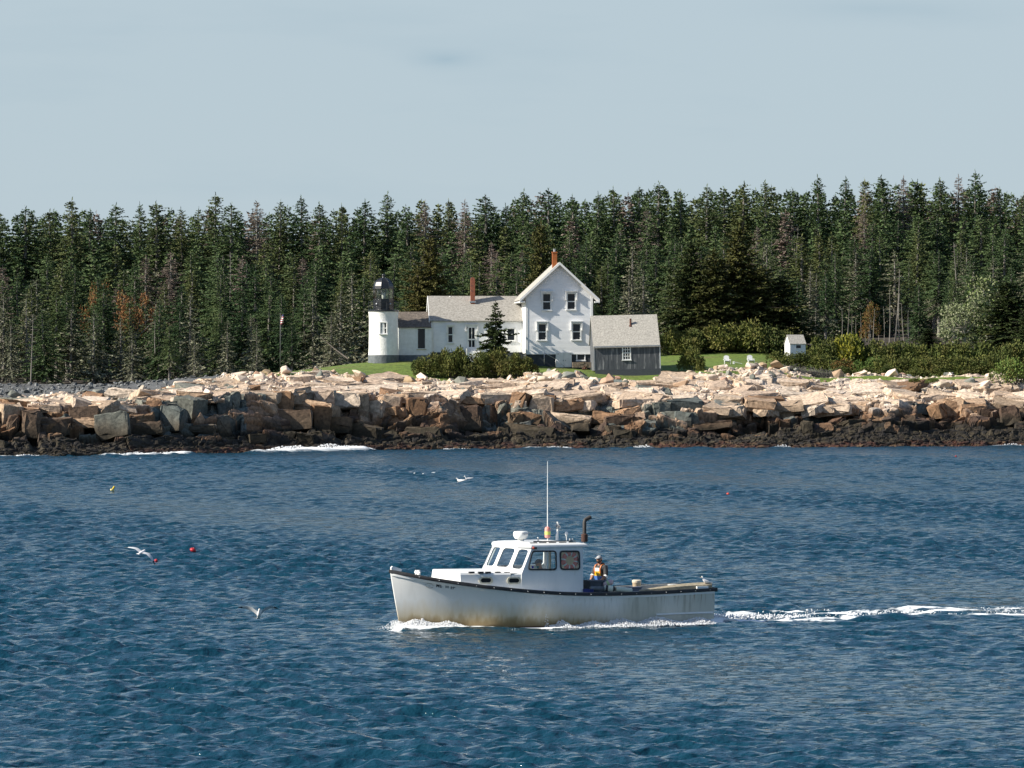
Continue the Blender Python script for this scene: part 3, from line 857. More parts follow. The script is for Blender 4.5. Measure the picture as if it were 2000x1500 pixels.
# the many small ones: one uncountable heap
idx = rr.choice(len(wgt), 3300, p=wgt)
flat = rock_P.reshape(-1, 3)
vo = 0
LV, LF, LC = [], [], []
for i in idx:
    p = flat[i] + rr.normal(0, .12, 3) * (1, 1, .1)
    s = .18 + .60 * rr.rand() ** 2.4
    hv, hf = base_hulls[rr.randint(len(base_hulls))]
    v_ = (hv * s) @ rot_mat(rr).T + p + (0, 0, s * .10)
    LV.append(v_)
    LF += [tuple(vo + a for a in f) for f in hf]
    c = np.array([(.64, .53, .42), (.57, .46, .35), (.44, .32, .22), (.19, .195, .17), (.68, .58, .48), (.34, .28, .23)][rr.choice(6, p=[.3, .25, .15, .1, .14, .06])]) * rr.uniform(.75, 1.1)
    LC.append(np.repeat(c[None], len(hv), 0)); vo += len(hv)
# grey cobbles of the cove on the left
for i in range(2600):
    px = rr.uniform(-380, 440); Y = rr.uniform(410, 492)
    if px > 330 and Y < 434: continue
    x = (px - 1000) / FPX * Y; z = gz1(x, Y)
    s = .25 + .6 * rr.rand() ** 2
    hv, hf = base_hulls[rr.randint(len(base_hulls))]
    LV.append((hv * s) @ rot_mat(rr).T + (x, Y, z + s * .12))
    LF += [tuple(vo + a for a in f) for f in hf]
    c = np.array((.125, .13, .128)) * rr.uniform(.5, 1.5)
    LC.append(np.repeat(c[None], len(hv), 0)); vo += len(hv)
me = bpy.data.meshes.new("loose_stones")
me.from_pydata(np.vstack(LV).tolist(), [], LF)
M['loose'] = mat('loose_stone', None, None, 2.5, .85, attr='rock', attr_noise=.15)
me.materials.append(M['loose']); set_col(me, "rock", np.vstack(LC)); me.update()
tag(link("loose_stones", me), "small angular stones strewn over the top of the shore and the grey cobble cove", "stones", kind='stuff')
# the large ones: boulders that can be counted
KLAB = {'pale': "pale pink granite boulder lying in the rubble along the top of the shore",
        'tan': "rusty tan boulder lying in the rubble along the top of the shore",
        'grey': "grey green boulder lying among the pink granite rubble of the shore"}
def boulder(p, s, kind, var, rot, label=None):
    o = link("boulder", ROCKS[kind][var])
    o.location = p; o.scale = s if isinstance(s, tuple) else (s, s, s); o.rotation_euler = rot
    return tag(o, label or KLAB[kind], "boulder", "boulders on the granite shore")
idx = rr.choice(len(wgt), 250, p=wgt)
for i in idx:
    p = flat[i]; s = .8 + 1.25 * rr.rand() ** 1.8
    kd = rr.choice(['pale', 'tan', 'grey'], p=[.66, .22, .12])
    boulder((p[0], p[1], p[2] + s * .16), float(s), kd, rr.randint(6), (rr.uniform(-.35, .35), rr.uniform(-.35, .35), rr.uniform(0, 6.3)))
def rock_at(px, py, w_px, kind, var, rz, lab, zs=1.0, Y=None):
    d = (RX * 0 + np.abs(1000 + FPX * RX / RY - px) + 2.0 * np.abs(HZ + FPX * (CAMZ - RZ) / RY - py))
    i = d.ravel().argmin(); p = flat[i]
    if Y is not None:
        p = at(px, py, Y)
    s = w_px / FPX * p[1] * 1.08
    return boulder((p[0], p[1] - .1, p[2] + .10 * s), (s, s * .8, s * zs), kind, var, (0.1, -.08, rz), lab)
rock_at(166, 771, 27, 'pale', 0, .3, "big pale rounded boulder on the grey cobble cove", .8, 425)
rock_at(1390, 742, 26, 'pale', 1, .2, "large squared tan boulder in front of the lawn chairs", 1.0)
rock_at(1470, 740, 22, 'grey', 2, 1.2, "large pale grey green boulder below the right lawn chair", 1.15)
rock_at(1508, 736, 22, 'grey', 3, .4, "tall grey green boulder leaning at the edge of the grey dead brush", 1.5)
rock_at(1350, 741, 22, 'tan', 4, 2.0, "brown squat boulder below the round bush", .9)
rock_at(1415, 744, 24, 'tan', 2, .9, "wide brown boulder between two paler ones below the lawn chairs", .8)
rock_at(900, 752, 22, 'tan', 1, .1, "squared tan boulder perched on the rim of the cliff", 1.3)
rock_at(1132, 760, 26, 'tan', 5, .2, "large tan slab leaning below the grey shed", .9)
rock_at(1078, 767, 28, 'tan', 0, .2, "rusty square boulder at the foot of the rubble slope", .9)
rock_at(1058, 770, 18, 'grey', 0, .2, "grey square boulder beside a rusty one at the foot of the rubble slope", 1.0)
rock_at(1482, 717, 22, 'pale', 3, .8, "pointed pale boulder at the right end of the lawn", 1.3)
rock_at(470, 736, 34, 'pale', 4, .2, "long pale slab on top of the ledge left of the lawn", .6)
rock_at(560, 729, 30, 'pale', 5, .5, "large pale block on top of the ledge beside the lawn", .8)
# ================================================================== buildings
YAW = R(4.6)
class Site:
    """a building measured off in metres from a corner: x along the front, y into the depth, z up"""
    def __init__(s, name, px0, py0, Y0, yaw=YAW, ry=0.0):
        s.px0, s.py0, s.Y0 = px0, py0, Y0 + LO
        s.k = (Y0 + LO) / FPX
        s.root = empty(name, at(px0, py0, Y0), yaw, ry)
    def x(s, px): return (px - s.px0) * s.k
    def z(s, py): return (s.py0 - py) * s.k

def clapboards(mb, x0, x1, z0, z1, y, pitch=.13, lap=.012, left=None, right=None):
    """a wall of lapped boards on the plane y (facing -y); left(z), right(z) give the outline under a gable"""
    n = int(round((z1 - z0) / pitch))
    for i in range(n):
        a, b = z0 + (z1 - z0) * i / n, z0 + (z1 - z0) * (i + 1) / n
        xa0, xb0 = (left(a), left(b)) if left else (x0, x0)
        xa1, xb1 = (right(a), right(b)) if right else (x1, x1)
        if xb1 - xb0 < .02: continue
        mb.add([(xa0, y - lap, a), (xa1, y - lap, a), (xb1, y, b), (xb0, y, b), (xa0, y, a), (xa1, y, a)], [(0, 1, 2, 3), (0, 4, 5, 1)])

def window(parent, x0, x1, z0, z1, y, casing=.13, style='hood', panes=(1, 2), proud=.05, name="window", sill=True, mats=None):
    """x0..z1 is the glass; y the wall face (outside is -y)"""
    wm = (mats or {}).get('casing', M['white'])
    if style == 'hood': proud = .09
    c = MB()
    c.box((x0 - casing, y - proud, z0 - .03), (x0, y + .02, z1)); c.box((x1, y - proud, z0 - .03), (x1 + casing, y + .02, z1))
    c.box((x0 - casing, y - proud - .002, z1), (x1 + casing, y + .02, z1 + casing))
    fr = c.build(name, wm, parent)
    if sill:
        MB().box((x0 - casing - .06, y - proud - .07, z0 - .13), (x1 + casing + .06, y + .02, z0 - .03)).build("sill", (mats or {}).get('sill', wm), fr)
    s = MB()
    nx, nz = panes
    t = .032
    for i in range(nx + 1):
        w_ = t if 0 < i < nx else t * 1.2
        xx = x0 + (x1 - x0) * i / nx
        s.box((max(x0, xx - w_), y - .022, z0), (min(x1, xx + w_), y + .0, z1))
    for j in range(nz + 1):
        zz_ = z0 + (z1 - z0) * j / nz
        w_ = .05 if (j == nz / 2) else t
        s.box((x0, y - .026, max(z0 - .03, zz_ - w_)), (x1, y + .0, min(z1, zz_ + w_)))
    s.build("sash", M['white'], fr)
    MB().box((x0, y - .012, z0), (x1, y - .006, z1)).build("pane", M['winglass'], fr)
    if style == 'hood':
        h = MB()
        d = proud + .15
        a, b = x0 - casing - .10, x1 + casing + .10
        h.box((a, y - d, z1 + casing + .002), (b, y + .01, z1 + casing + .12))
        h.box((a - .04, y - d - .05, z1 + casing + .122), (b + .04, y + .01, z1 + casing + .17))
        zl = z0 + (z1 - z0) * .62
        for e0, e1 in ((a, a + .10), (b - .10, b)):
            h.box((e0, y - d + .004, zl), (e1, y + .01, z1 + casing + .0))
            h.box((e0 - .05, y - d - .03, zl - .07), (e1 + .05, y + .01, zl - .002))
        h.build("hood", M['white'], fr)
    return fr

def roof_slab(mb, x0, x1, ya, za, yb, zb_, th=.09, mi=0):
    mb.add([(x0, ya, za), (x1, ya, za), (x1, yb, zb_), (x0, yb, zb_), (x0, ya, za - th), (x1, ya, za - th), (x1, yb, zb_ - th), (x0, yb, zb_ - th)],
           [(0, 1, 2, 3), (7, 6, 5, 4), (0, 4, 5, 1), (1, 5, 6, 2), (2, 6, 7, 3), (3, 7, 4, 0)], mi)

# ---------------------------------------------------------------- the two-storey keeper's house
S = Site("keepers_house", 1027.5, 690, 436.0)
X, Z = S.x, S.z
W_, DEP = X(1158), 8.4
zeave, zap = Z(575.5), Z(515)
mid = W_ / 2
slope = (zap - zeave) / mid
lf = lambda z: max(0, (z - zeave) / slope) if z > zeave else 0.0
rt = lambda z: W_ - lf(z)
wl = MB()
# a solid body a little behind the boards
wl.prism([(0, 0), (W_, 0), (W_, zeave), (mid, zap), (0, zeave)], .0, DEP)
clapboards(wl, 0, W_, 0, zap - .1, -.004, .135, left=lf, right=rt)
wall = wl.build("wall", M['siding'], S.root)
tr = MB()
tr.box((-.03, -.045, 0), (.19, -.0, zeave - .1)); tr.box((W_ - .19, -.045, 0), (W_ + .03, 0, zeave - .1))
tr.box((-.055, -.04, 0), (-.0, .2, zeave - .25))
tr.box((-.02, -.06, -.12), (W_ + .02, 0, .0))
tr.build("corner_board", M['white'], S.root)
fd = MB()
fd.box((.1, .06, -1.75), (W_ - .05, DEP, -.12))
fd.build("foundation", M['darkbase'], S.root)
rf = MB()
ovx, ovy = .72, .58
for sg in (-1, 1):
    xe = mid + sg * (mid + ovx)
    ze = zeave - ovx * slope + .16
    za_ = zap + .16
    th = .12
    y0, y1 = -ovy, DEP + .3
    rf.add([(xe, y0, ze), (mid, y0, za_), (mid, y1, za_), (xe, y1, ze), (xe, y0, ze - th), (mid, y0, za_ - th), (mid, y1, za_ - th), (xe, y1, ze - th)],
           [(0, 1, 2, 3), (7, 6, 5, 4), (0, 4, 5, 1), (1, 5, 6, 2), (2, 6, 7, 3), (3, 7, 4, 0)])
roof = rf.build("roof", M['shingle_pale'], S.root)
rk = MB()
for sg in (-1, 1):
    xe = mid + sg * (mid + ovx + .02)
    ze = zeave - ovx * slope + .10
    za_ = zap + .10
    for (yy0, yy1, dz0, dz1) in ((-ovy - .05, -ovy - .004, .07, -.22), (-.09, -.05, -.12, -.42)):
        sh = 0 if yy0 < -.3 else .0
        rk.add([(xe, yy0, ze + dz0), (mid, yy0, za_ + dz0), (mid, yy0, za_ + dz1), (xe, yy0, ze + dz1), (xe, yy1, ze + dz0), (mid, yy1, za_ + dz0), (mid, yy1, za_ + dz1), (xe, yy1, ze + dz1)],
               [(0, 1, 2, 3), (7, 6, 5, 4), (0, 4, 5, 1), (2, 6, 7, 3), (3, 7, 4, 0), (1, 5, 6, 2)])
    # soffit and the boxed eave return at the gutter
    rk.box((min(xe, xe - sg * .55), -ovy + .002, ze - .30), (max(xe, xe - sg * .55), DEP + .2, ze - .16))
rk.build("rake_board", M['white'], S.root)
ch = MB()
cx0, cx1 = X(1081), X(1090)
ch.box((cx0, 1.1, zap - .5), (cx1, 1.62, Z(491.5))); ch.box((cx0 - .04, 1.06, Z(493.5)), (cx1 + .04, 1.66, Z(491.0)))
chim = ch.build("chimney", M['brick_orange'], roof)
MB().lathe([(.13, 0), (.13, .26), (.17, .27), (.17, .32)], 12, ((cx0 + cx1) / 2, 1.36, Z(491))).build("chimney_cap", M['steel'], roof)
for gx0, gx1, t, b in ((1060.3, 1075.4, 574, 604.8), (1108.6, 1123.5, 573.5, 604), (1051.6, 1066.5, 632.9, 663.8), (1118.9, 1133.8, 632.5, 663.3)):
    window(S.root, X(gx0), X(gx1), Z(b), Z(t), -.012)
# things on the basement front
bw_ = window(S.root, X(1127.5), X(1142.5), Z(703.3), Z(690.2), .048, casing=.09, style='', panes=(1, 1), name="basement_window", sill=True)
dr = MB()
zt_, zb2 = Z(686), Z(717.5)
dr.box((X(1085.6), -.10, zb2), (X(1101.3), .02, zt_ - .13)); dr.box((X(1101.6), -.10, zb2 + .02), (X(1116.8), .02, zt_ - .13))
for xx in (1085.6, 1093.5, 1101.6, 1109, 1115.6):
    dr.box((X(xx), -.125, zb2 + .05), (X(xx) + .07, -.10, zt_ - .2))
dd = dr.build("cellar_door", M['white'], S.root)
hk = MB()
for xx, zz_ in ((1089, .25), (1113, .25), (1099.5, .95), (1103.5, .95)): hk.box((X(xx), -.14, zt_ - zz_ - .1), (X(xx) + .12, -.12, zt_ - zz_))
hk.build("hinge", M['steel'], dd)
tag(S.root, "white two storey clapboard house with steep gable and orange brick chimney", "house")
HOUSE = S

# iron rail by the cellar steps
p0 = at(1063, 711, 434.6)
rl = MB()
q = lambda px, py: at(px, py, 434.6) - p0
rl.tube([q(1063, 711.5), q(1063, 688)], .035, 6); rl.tube([q(1063, 689), q(1085.5, 701.5)], .03, 6); rl.tube([q(1085.5, 701), q(1085.5, 716)], .035, 6)
rl.tube([q(1085.5, 701.5), q(1103, 716.5)], .025, 6)
o = rl.build("stair_rail", M['steel']); o.location = p0
tag(o, "thin pale metal rail sloping down beside the white cellar doors", "railing")

# ---------------------------------------------------------------- the cottage wing
S = Site("cottage", 843.0, 688, 439.6)
X, Z = S.x, S.z
W_, DEP, RUN = X(1026), 6.0, 3.0
ze, zr = Z(624), Z(579.5)
wl = MB()
wl.prism([(0, 0), (DEP, 0), (DEP, ze), (RUN, zr - .15), (0, ze)], 0, W_, axis=0)
clapboards(wl, .0, W_, 0, ze, -.004, .125)
wl.build("wall", M['siding'], S.root)
tr = MB()
tr.box((-.02, -.04, 0), (.22, 0, ze - .12)); tr.box((-.05, -.07, ze - .26), (W_ + .02, -.005, ze - .02)); tr.box((X(1016), -.045, 0), (X(1019), -.005, ze - .27))
tr.build("corner_board", M['white'], S.root)
MB().box((.05, .05, -1.5), (W_, DEP, 0)).build("foundation", M['darkbase'], S.root)
rf = MB()
roof_slab(rf, -.24, W_ - .12, -.30, ze - .02 - .3 * (zr - ze) / RUN + .14, RUN, zr + .14)
roof_slab(rf, -.24, W_ - .12, DEP + .3, ze - .02 - .3 * (zr - ze) / RUN + .14, RUN, zr + .14)
roof = rf.build("roof", M['shingle'], S.root)
ra = MB()
for ya, yb in ((-.34, RUN), (DEP + .34, RUN)):
    za1 = ze - .34 * (zr - ze) / RUN + .10
    ra.add([(-.30, ya, za1 + .04), (-.30, yb, zr + .14), (-.30, yb, zr - .10), (-.30, ya, za1 - .18), (-.245, ya, za1 + .04), (-.245, yb, zr + .14), (-.245, yb, zr - .10), (-.245, ya, za1 - .18)],
           [(0, 1, 2, 3), (7, 6, 5, 4), (0, 4, 5, 1), (2, 6, 7, 3), (3, 7, 4, 0), (1, 5, 6, 2)])
ra.build("rake_board", M['white'], S.root)
ch = MB()
cx0, cx1 = X(922), X(930.3)
ch.box((cx0, 1.9, ze + .5), (cx1, 2.4, Z(546)))
n = 8
ch.prism([(cx0 + (cx1 - cx0) * (.5 - .5 * math.cos(PI * i / n)), Z(546) + .32 * math.sin(PI * i / n)) for i in range(n + 1)], 1.9, 2.4)
chim = ch.build("chimney", M['brick'], roof)
MB().box((cx0 - .12, 1.84, Z(590.5)), (cx1 + .12, 2.3, Z(587.3))).build("flashing", M['steel'], roof)
MB().tube([(X(882.8), RUN - .1, zr), (X(882.8), RUN - .1, Z(577.5))], .09, 8).build("vent_pipe", M['white'], roof)
window(S.root, X(875.2), X(884.2), Z(668.8), Z(638.5), -.012, casing=.11)
window(S.root, X(953.5), X(967), Z(661.5), Z(641.2), -.012, casing=.11, style='')
window(S.root, X(991.3), X(1005.7), Z(664.8), Z(641.6), -.012, casing=.11, style='')
# glazed door with its steps
fr = MB()
x0, x1, z0, z1 = X(913.5), X(929.5), Z(680), Z(638)
fr.box((x0 - .12, -.06, z0 - .05), (x0, .0, z1)); fr.box((x1, -.06, z0 - .05), (x1 + .12, 0, z1)); fr.box((x0 - .12, -.062, z1), (x1 + .12, 0, z1 + .12))
dfr = fr.build("door", M['white'], S.root)
lf_ = MB()
zm = Z(663)
for a, b in ((x0, x0 + .13), ((x0 + x1) / 2 - .035, (x0 + x1) / 2 + .035), (x1 - .13, x1)): lf_.box((a, -.04, z0), (b, -.0, z1))
for a, b in ((z0, z0 + .12), (zm - .07, zm + .07), (z1 - .12, z1)): lf_.box((x0 + .13, -.038, a), (x1 - .13, -.0, b))
lf_.build("door_leaf", M['white'], dfr)
MB().box((x0 + .1, -.02, z0 + .1), (x1 - .1, -.012, z1 - .1)).build("pane", M['winglass'], dfr)
hd = MB()
d = .15
hd.box((x0 - .24, -d, z1 + .122), (x1 + .24, 0, z1 + .23)); hd.box((x0 - .3, -d - .05, z1 + .232), (x1 + .3, 0, z1 + .28))
for e0 in (x0 - .24, x1 + .15): hd.box((e0, -d + .01, z1 - .45), (e0 + .09, 0, z1 + .12)); hd.box((e0 - .05, -d - .03, z1 - .53), (e0 + .14, 0, z1 - .452))
hd.build("hood", M['white'], dfr)
kn = MB(); kn.ball((x0 + .08, -.07, zm - .15), .05); kn.build("handle", M['black'], dfr)
st = MB()
for i in range(3):
    st.box((X(911), -1.25 + .3 * i, -1.1), (X(936.5), -1.25 + .3 * (i + 1) - .003, z0 - .10 - .19 * (2 - i)))
st.box((X(911), -.35, -1.1), (X(936.5), -.06, z0 - .08)); st.box((X(911) - .08, -1.3, -1.1), (X(911) - .004, -.05, z0 - .02)); st.box((X(936.5) + .004, -1.3, -1.1), (X(936.5) + .1, -.05, z0 - .3))
st.build("door_steps", M['white'], S.root)
ln_ = MB(); ln_.box((X(911.3), -.14, Z(641.5)), (X(911.3) + .1, -.03, Z(638.3))); ln_.build("porch_light", M['black'], S.root)
tag(S.root, "long white single storey cottage with grey shingle roof and tall thin brick chimney", "cottage")

# ---------------------------------------------------------------- the passage between cottage and tower
S = Site("passage_building", 779.0, 693.5, 438.6)
X, Z = S.x, S.z
W_, DEP, RUN = X(843.2), 4.2, 2.1
ze, zr = Z(638), Z(610.5)
wl = MB(); wl.prism([(0, 0), (DEP, 0), (DEP, ze), (RUN, zr - .12), (0, ze)], 0, W_, axis=0)
wl.build("wall", M['whitewash'], S.root)
MB().box((-.0, -.05, -1.2), (W_ - .03, DEP, -.003)).build("foundation", M['greybase'], S.root)
rf = MB()
sl_ = (zr - ze) / RUN
roof_slab(rf, -.1, W_ - .06, -.22, ze - .22 * sl_ + .12, RUN, zr + .12); roof_slab(rf, -.1, W_ - .06, DEP + .22, ze - .22 * sl_ + .12, RUN, zr + .12)
rf.build("roof", M['shingle_dark'], S.root)
MB().box((.0, -.10, ze - .22), (W_ - .05, -.004, ze - .0)).build("eave_board", M['white'], S.root)
window(S.root, X(815.5), X(830.8), Z(681), Z(641), -.003, casing=.05, style='', panes=(1, 1), mats={'sill': M['cream']}, proud=.02)
tag(S.root, "low whitewashed passage with dark shingle roof joining tower and cottage", "building")

# ---------------------------------------------------------------- the light tower
S = Site("lighthouse", 749.0, 709.0, 437.5, 0)
X, Z = S.x, S.z
r0, r1 = X(778.3), X(779.5) * .985
zb_ = Z(693.5)
tw = MB(); tw.lathe([(r0 * 1.01, zb_), (r0 * .985, Z(680)), (r0 * .97, Z(650)), (r0 * .965, Z(625)), (r0 * .99, Z(613)), (r0 * 1.02, Z(608.5))], 64)
tw.build("tower_wall", M['whitewash'], S.root)
MB().lathe([(r0 * 1.03, -1.0), (r0 * 1.02, zb_ + .002)], 64).build("tower_base", M['greybase'], S.root)
gl_ = MB(); gl_.lathe([(r0 * .98, Z(609)), (r0 * 1.05, Z(608.6)), (r0 * 1.05, Z(605.6)), (r0 * .9, Z(605))], 48)
gl_.build("gallery_deck", M['black'], S.root)
rl = r0 * .69
LZ0, LZG0, LZG1 = Z(605.5), Z(584), Z(564.5)
A0 = R(22.5) + R(12)
lb = MB(); lb.lathe([(rl, LZ0), (rl, LZG0)], 8, smooth=False, a0=A0); 
for kx in range(8):
    a = A0 + 2 * PI * kx / 8; a2 = A0 + 2 * PI * (kx + 1) / 8
    p, q2 = Vector((rl * math.cos(a), rl * math.sin(a), 0)), Vector((rl * math.cos(a2), rl * math.sin(a2), 0))
    nrm = ((p + q2) / 2).normalized() * .03
    for (u0, u1, h0, h1) in ((.0, 1., .0, .16), (0, 1, .94, 1.), (0, .1, 0, 1), (.9, 1, 0, 1)):
        hh = LZG0 - LZ0
        vs = [p.lerp(q2, u) + nrm * s_ + Vector((0, 0, LZ0 + hh * h)) for s_ in (0, 1) for (u, h) in ((u0, h0), (u1, h0), (u1, h1), (u0, h1))]
        lb.add(vs, [(0, 1, 2, 3), (7, 6, 5, 4), (0, 4, 5, 1), (1, 5, 6, 2), (2, 6, 7, 3), (3, 7, 4, 0)])
lb.build("lantern_base", M['black'], S.root)
gp_ = MB(); gp_.lathe([(rl * .985, LZG0), (rl * .985, LZG1)], 8, smooth=False, a0=A0)
gme = gp_.f; gp_.f = [f for f in gme if len(f) == 4]; gp_.m = gp_.m[:len(gp_.f)]; gp_.sm = gp_.sm[:len(gp_.f)]
gp_.build("lantern_glass", M['glass'], S.root)
ms = MB()
for kx in range(8):
    a = A0 + 2 * PI * kx / 8
    ms.tube([(rl * math.cos(a), rl * math.sin(a), LZG0), (rl * math.cos(a), rl * math.sin(a), LZG1)], .035, 6)
ms.build("lantern_mullions", M['black'], S.root)
dm = MB()
prof = [(rl * 1.09, LZG1), (rl * 1.09, LZG1 + .06), (rl * 1.0, LZG1 + .10)]
hd_ = Z(542.5) - LZG1
for i in range(1, 8):
    t = i / 7 * R(78); prof.append((rl * math.cos(t) * .98 + .02, LZG1 + .1 + (hd_ - .1) * math.sin(t) / math.sin(R(78))))
dm.lathe(prof, 8, smooth=False, a0=A0)
dome = dm.build("lantern_roof", M['black'], S.root)
rb_ = MB()
for kx in range(8):
    a = A0 + 2 * PI * kx / 8
    rb_.tube([(r_ * 1.005 * math.cos(a), r_ * 1.005 * math.sin(a), z_) for r_, z_ in prof[1:]], .025, 6)
rb_.build("rib", M['black'], dome)
fi = MB(); fi.lathe([(.2, 0), (.14, .1), (.13, .16), (.09, .2)], 12, (0, 0, Z(543))); fi.ball((0, 0, Z(538)), .19)
fi.build("finial_ball", M['black'], dome)
le = MB(); le.lathe([(.16, 0), (.2, .1), (.2, .55), (.12, .7), (.05, .8)], 14, (0, 0, LZG0 + .02))
le.build("lamp_lens", mat('lens_glass', (.45, .45, .38), rough=.1), S.root)
pe = MB(); pe.lathe([(.2, -.3), (.2, .02)], 12, (0, 0, LZG0)); pe.build("lamp_pedestal", M['black'], S.root)
rg_ = MB()
for zz_ in (Z(590.5), Z(597.5)):
    rg_.tube([(r0 * 1.0 * math.cos(2 * PI * i / 32), r0 * 1.0 * math.sin(2 * PI * i / 32), zz_ - .05 * math.cos(2 * PI * i / 8)) for i in range(33)], .018 if zz_ < Z(592) else .022, 5, caps=False)
for i in range(8):
    a = R(14) + 2 * PI * i / 8
    rg_.tube([(r0 * math.cos(a), r0 * math.sin(a), Z(606)), (r0 * math.cos(a), r0 * math.sin(a), Z(589))], .03, 6)
rg_.build("gallery_railing", M['black'], S.root)
lv = MB()
for (ai, s_) in ((0, -1), (1, 1)):
    a = R(-90 - 45 * .9) if s_ < 0 else R(-90 + 45 * .95)
    c_ = Vector((math.cos(a), math.sin(a), 0)) * (rl * .96)
    lv.ball((c_.x, c_.y, Z(594)), .13, 8, 6)
lv.build("vent", M['steel'], S.root)
# deep set window in the drum
wx0, wx1, wz0, wz1 = X(744), X(755.8), Z(651.5), Z(630.5)
yw = -r0 * .985
window(S.root, wx0, wx1, wz0, wz1, yw + .05, casing=.10, style='', panes=(1, 2), proud=.09)
tag(S.root, "short white round lighthouse tower with black octagonal lantern and grey painted base", "lighthouse")

# ---------------------------------------------------------------- the weathered shed
S = Site("storage_shed", 1162.0, 738.0, 431.0, R(3.5), R(-1.35))
X, Z = S.x, S.z
W_, DEP, RUN = X(1290), 5.6, 2.8
ze, zr = Z(676.5), Z(617)
wl = MB(); wl.prism([(0, .78), (DEP, .78), (DEP, ze), (RUN, zr - .12), (0, ze)], 0, W_, axis=0)
rb2 = random.Random(4)
xx = 0.0
while xx < W_ - .02:
    b = min(W_, xx + rb2.uniform(.14, .2)); wl.box((xx + .004, -.02 - rb2.uniform(0, .012), .78), (b - .004, .002, ze)); xx = b
wl.build("wall", M['shedwall'], S.root)
MB().box((.1, .0, -.05), (W_ - .05, DEP, .0)).build("underside", M['darkbase'], S.root)
MB().box((.04, -.07, .02), (W_ + .12, -.022, .86)).build("skirt_board", mat('dark_board', (.05, .057, .066), (.07, .077, .088), 3, .8, stretch=(1, 1, 5)), S.root)
MB().box((W_ - .04, -.06, .862), (W_ + .09, .02, ze)).build("corner_board", mat('grey_white_board', (.5, .52, .53), (.38, .4, .42), 4, .8), S.root)
MB().box((-.06, -.05, .862), (.06, .02, ze)).build("corner_board", mat('grey_board', (.2, .22, .24), (.15, .165, .18), 4, .8), S.root)
rf = MB(); sl_ = (zr - ze) / RUN
roof_slab(rf, -.12, W_ + .06, -.25, ze - .25 * sl_ + .17, RUN, zr + .05, .08); roof_slab(rf, -.12, W_ + .06, DEP + .25, ze - .25 * sl_ + .17, RUN, zr + .05, .08)
roof = rf.build("roof", M['shingle_pale'], S.root)
MB().box((-.1, -.26, ze - .12), (W_ + .08, -.2, ze + .0)).build("eave_board", M['steel'], S.root)
pp = MB(); yp = RUN * .68; zp = ze + .17 + sl_ * yp * .9
pp.tube([(X(1237.5), yp, zp - .3), (X(1237.5), yp, zp + .75)], .11, 10); pp.lathe([(.3, -.1), (.16, .12)], 12, (X(1237), yp, zp - .05))
pp.build("stove_pipe", M['rust'], roof)
window(S.root, X(1218), X(1232), Z(703.5), Z(678.2), -.022, casing=.09, style='', panes=(3, 4), proud=.05)
tag(S.root, "low dark weathered shed with peeling boards and pale shingle roof", "shed")

# ---------------------------------------------------------------- the tiny white hut
S = Site("small_hut", 1543.0, 687.0, 450.0, R(15))
X, Z = S.x, S.z
W_, DEP, RUN = X(1575), 1.9, .95
ze, zr = Z(671), Z(653.5)
wl = MB(); wl.prism([(0, -.9), (DEP, -.9), (DEP, ze), (RUN, zr - .06), (0, ze)], 0, W_, axis=0)
clapboards(wl, 0, W_, -.2, ze, -.004, .12, .01)
wl.build("wall", M['white'], S.root)
rf = MB(); sl_ = (zr - ze) / RUN
roof_slab(rf, -.08, W_ + .06, -.1, ze - .1 * sl_ + .07, RUN, zr, .05); roof_slab(rf, -.08, W_ + .06, DEP + .1, ze - .1 * sl_ + .07, RUN, zr, .05)
rf.build("roof", M['shingle_pale'], S.root)
window(S.root, X(1555), X(1566), Z(680.5), Z(673.5), -.012, casing=.07, style='', panes=(1, 1), proud=.03, sill=False)
tag(S.root, "tiny white hut with shingled gable roof among green shrubs", "hut")

# ---------------------------------------------------------------- garden things
def adirondack(px, py, Y, rz, label):
    root = empty("lawn_chair", at(px, py, Y), rz)
    MB().prism([(-.30, .0), (.30, .0)] + [(.30 * math.cos(a), .62 + .18 * math.sin(a)) for a in np.linspace(0, PI, 9)], -.02, .02).build("backrest", M['white'], root)
    b = root.children[0]; b.location = (0, .18, .24); b.rotation_euler = (R(-20), 0, 0)
    s_ = MB().prism([(-.28, -.42), (.28, -.42), (.28, .2), (-.28, .2)], 0, .035, axis=2).build("seat", M['white'], root)
    s_.location = (0, 0, .30); s_.rotation_euler = (R(-8), 0, 0)
    for sx in (-1, 1):
        MB().box((sx * .36 - .07, -.45, .52), (sx * .36 + .07, .22, .55)).build("arm", M['white'], root)
        MB().box((sx * .33 - .025, -.40, 0), (sx * .33 + .025, -.30, .52)).build("leg", M['white'], root)
        MB().add([(sx * .3, -.3, .36), (sx * .3, .45, .0), (sx * .3, .55, .0), (sx * .3, -.3, .26), (sx * .3 + .03, -.3, .36), (sx * .3 + .03, .45, .0), (sx * .3 + .03, .55, .0), (sx * .3 + .03, -.3, .26)],
                 [(0, 1, 2, 3), (7, 6, 5, 4), (0, 4, 5, 1), (1, 5, 6, 2), (2, 6, 7, 3), (3, 7, 4, 0)]).build("leg", M['white'], root)
    tag(root, label, "chair", "white lawn chairs")
def on_ground(px, Y):
    Y += LO
    x = (px - 1000) / FPX * Y
    return Vector((x, Y, gz1(x, Y)))
def put(o, px, Y, dz=0.0):
    o.location = on_ground(px, Y) + Vector((0, 0, dz)); return o
adirondack(1420, 712, 446, R(8), "white slatted lawn chair facing the sea, nearer the round bush")
put(COL.objects["lawn_chair"], 1420, 446)
adirondack(1466, 711, 447, R(12), "white slatted lawn chair facing the sea, nearer the tiny hut")
put(COL.objects["lawn_chair.001"], 1466, 447)
tb = empty("low_table", (0, 0, 0), R(4)); put(tb, 1440, 445.2, .02)
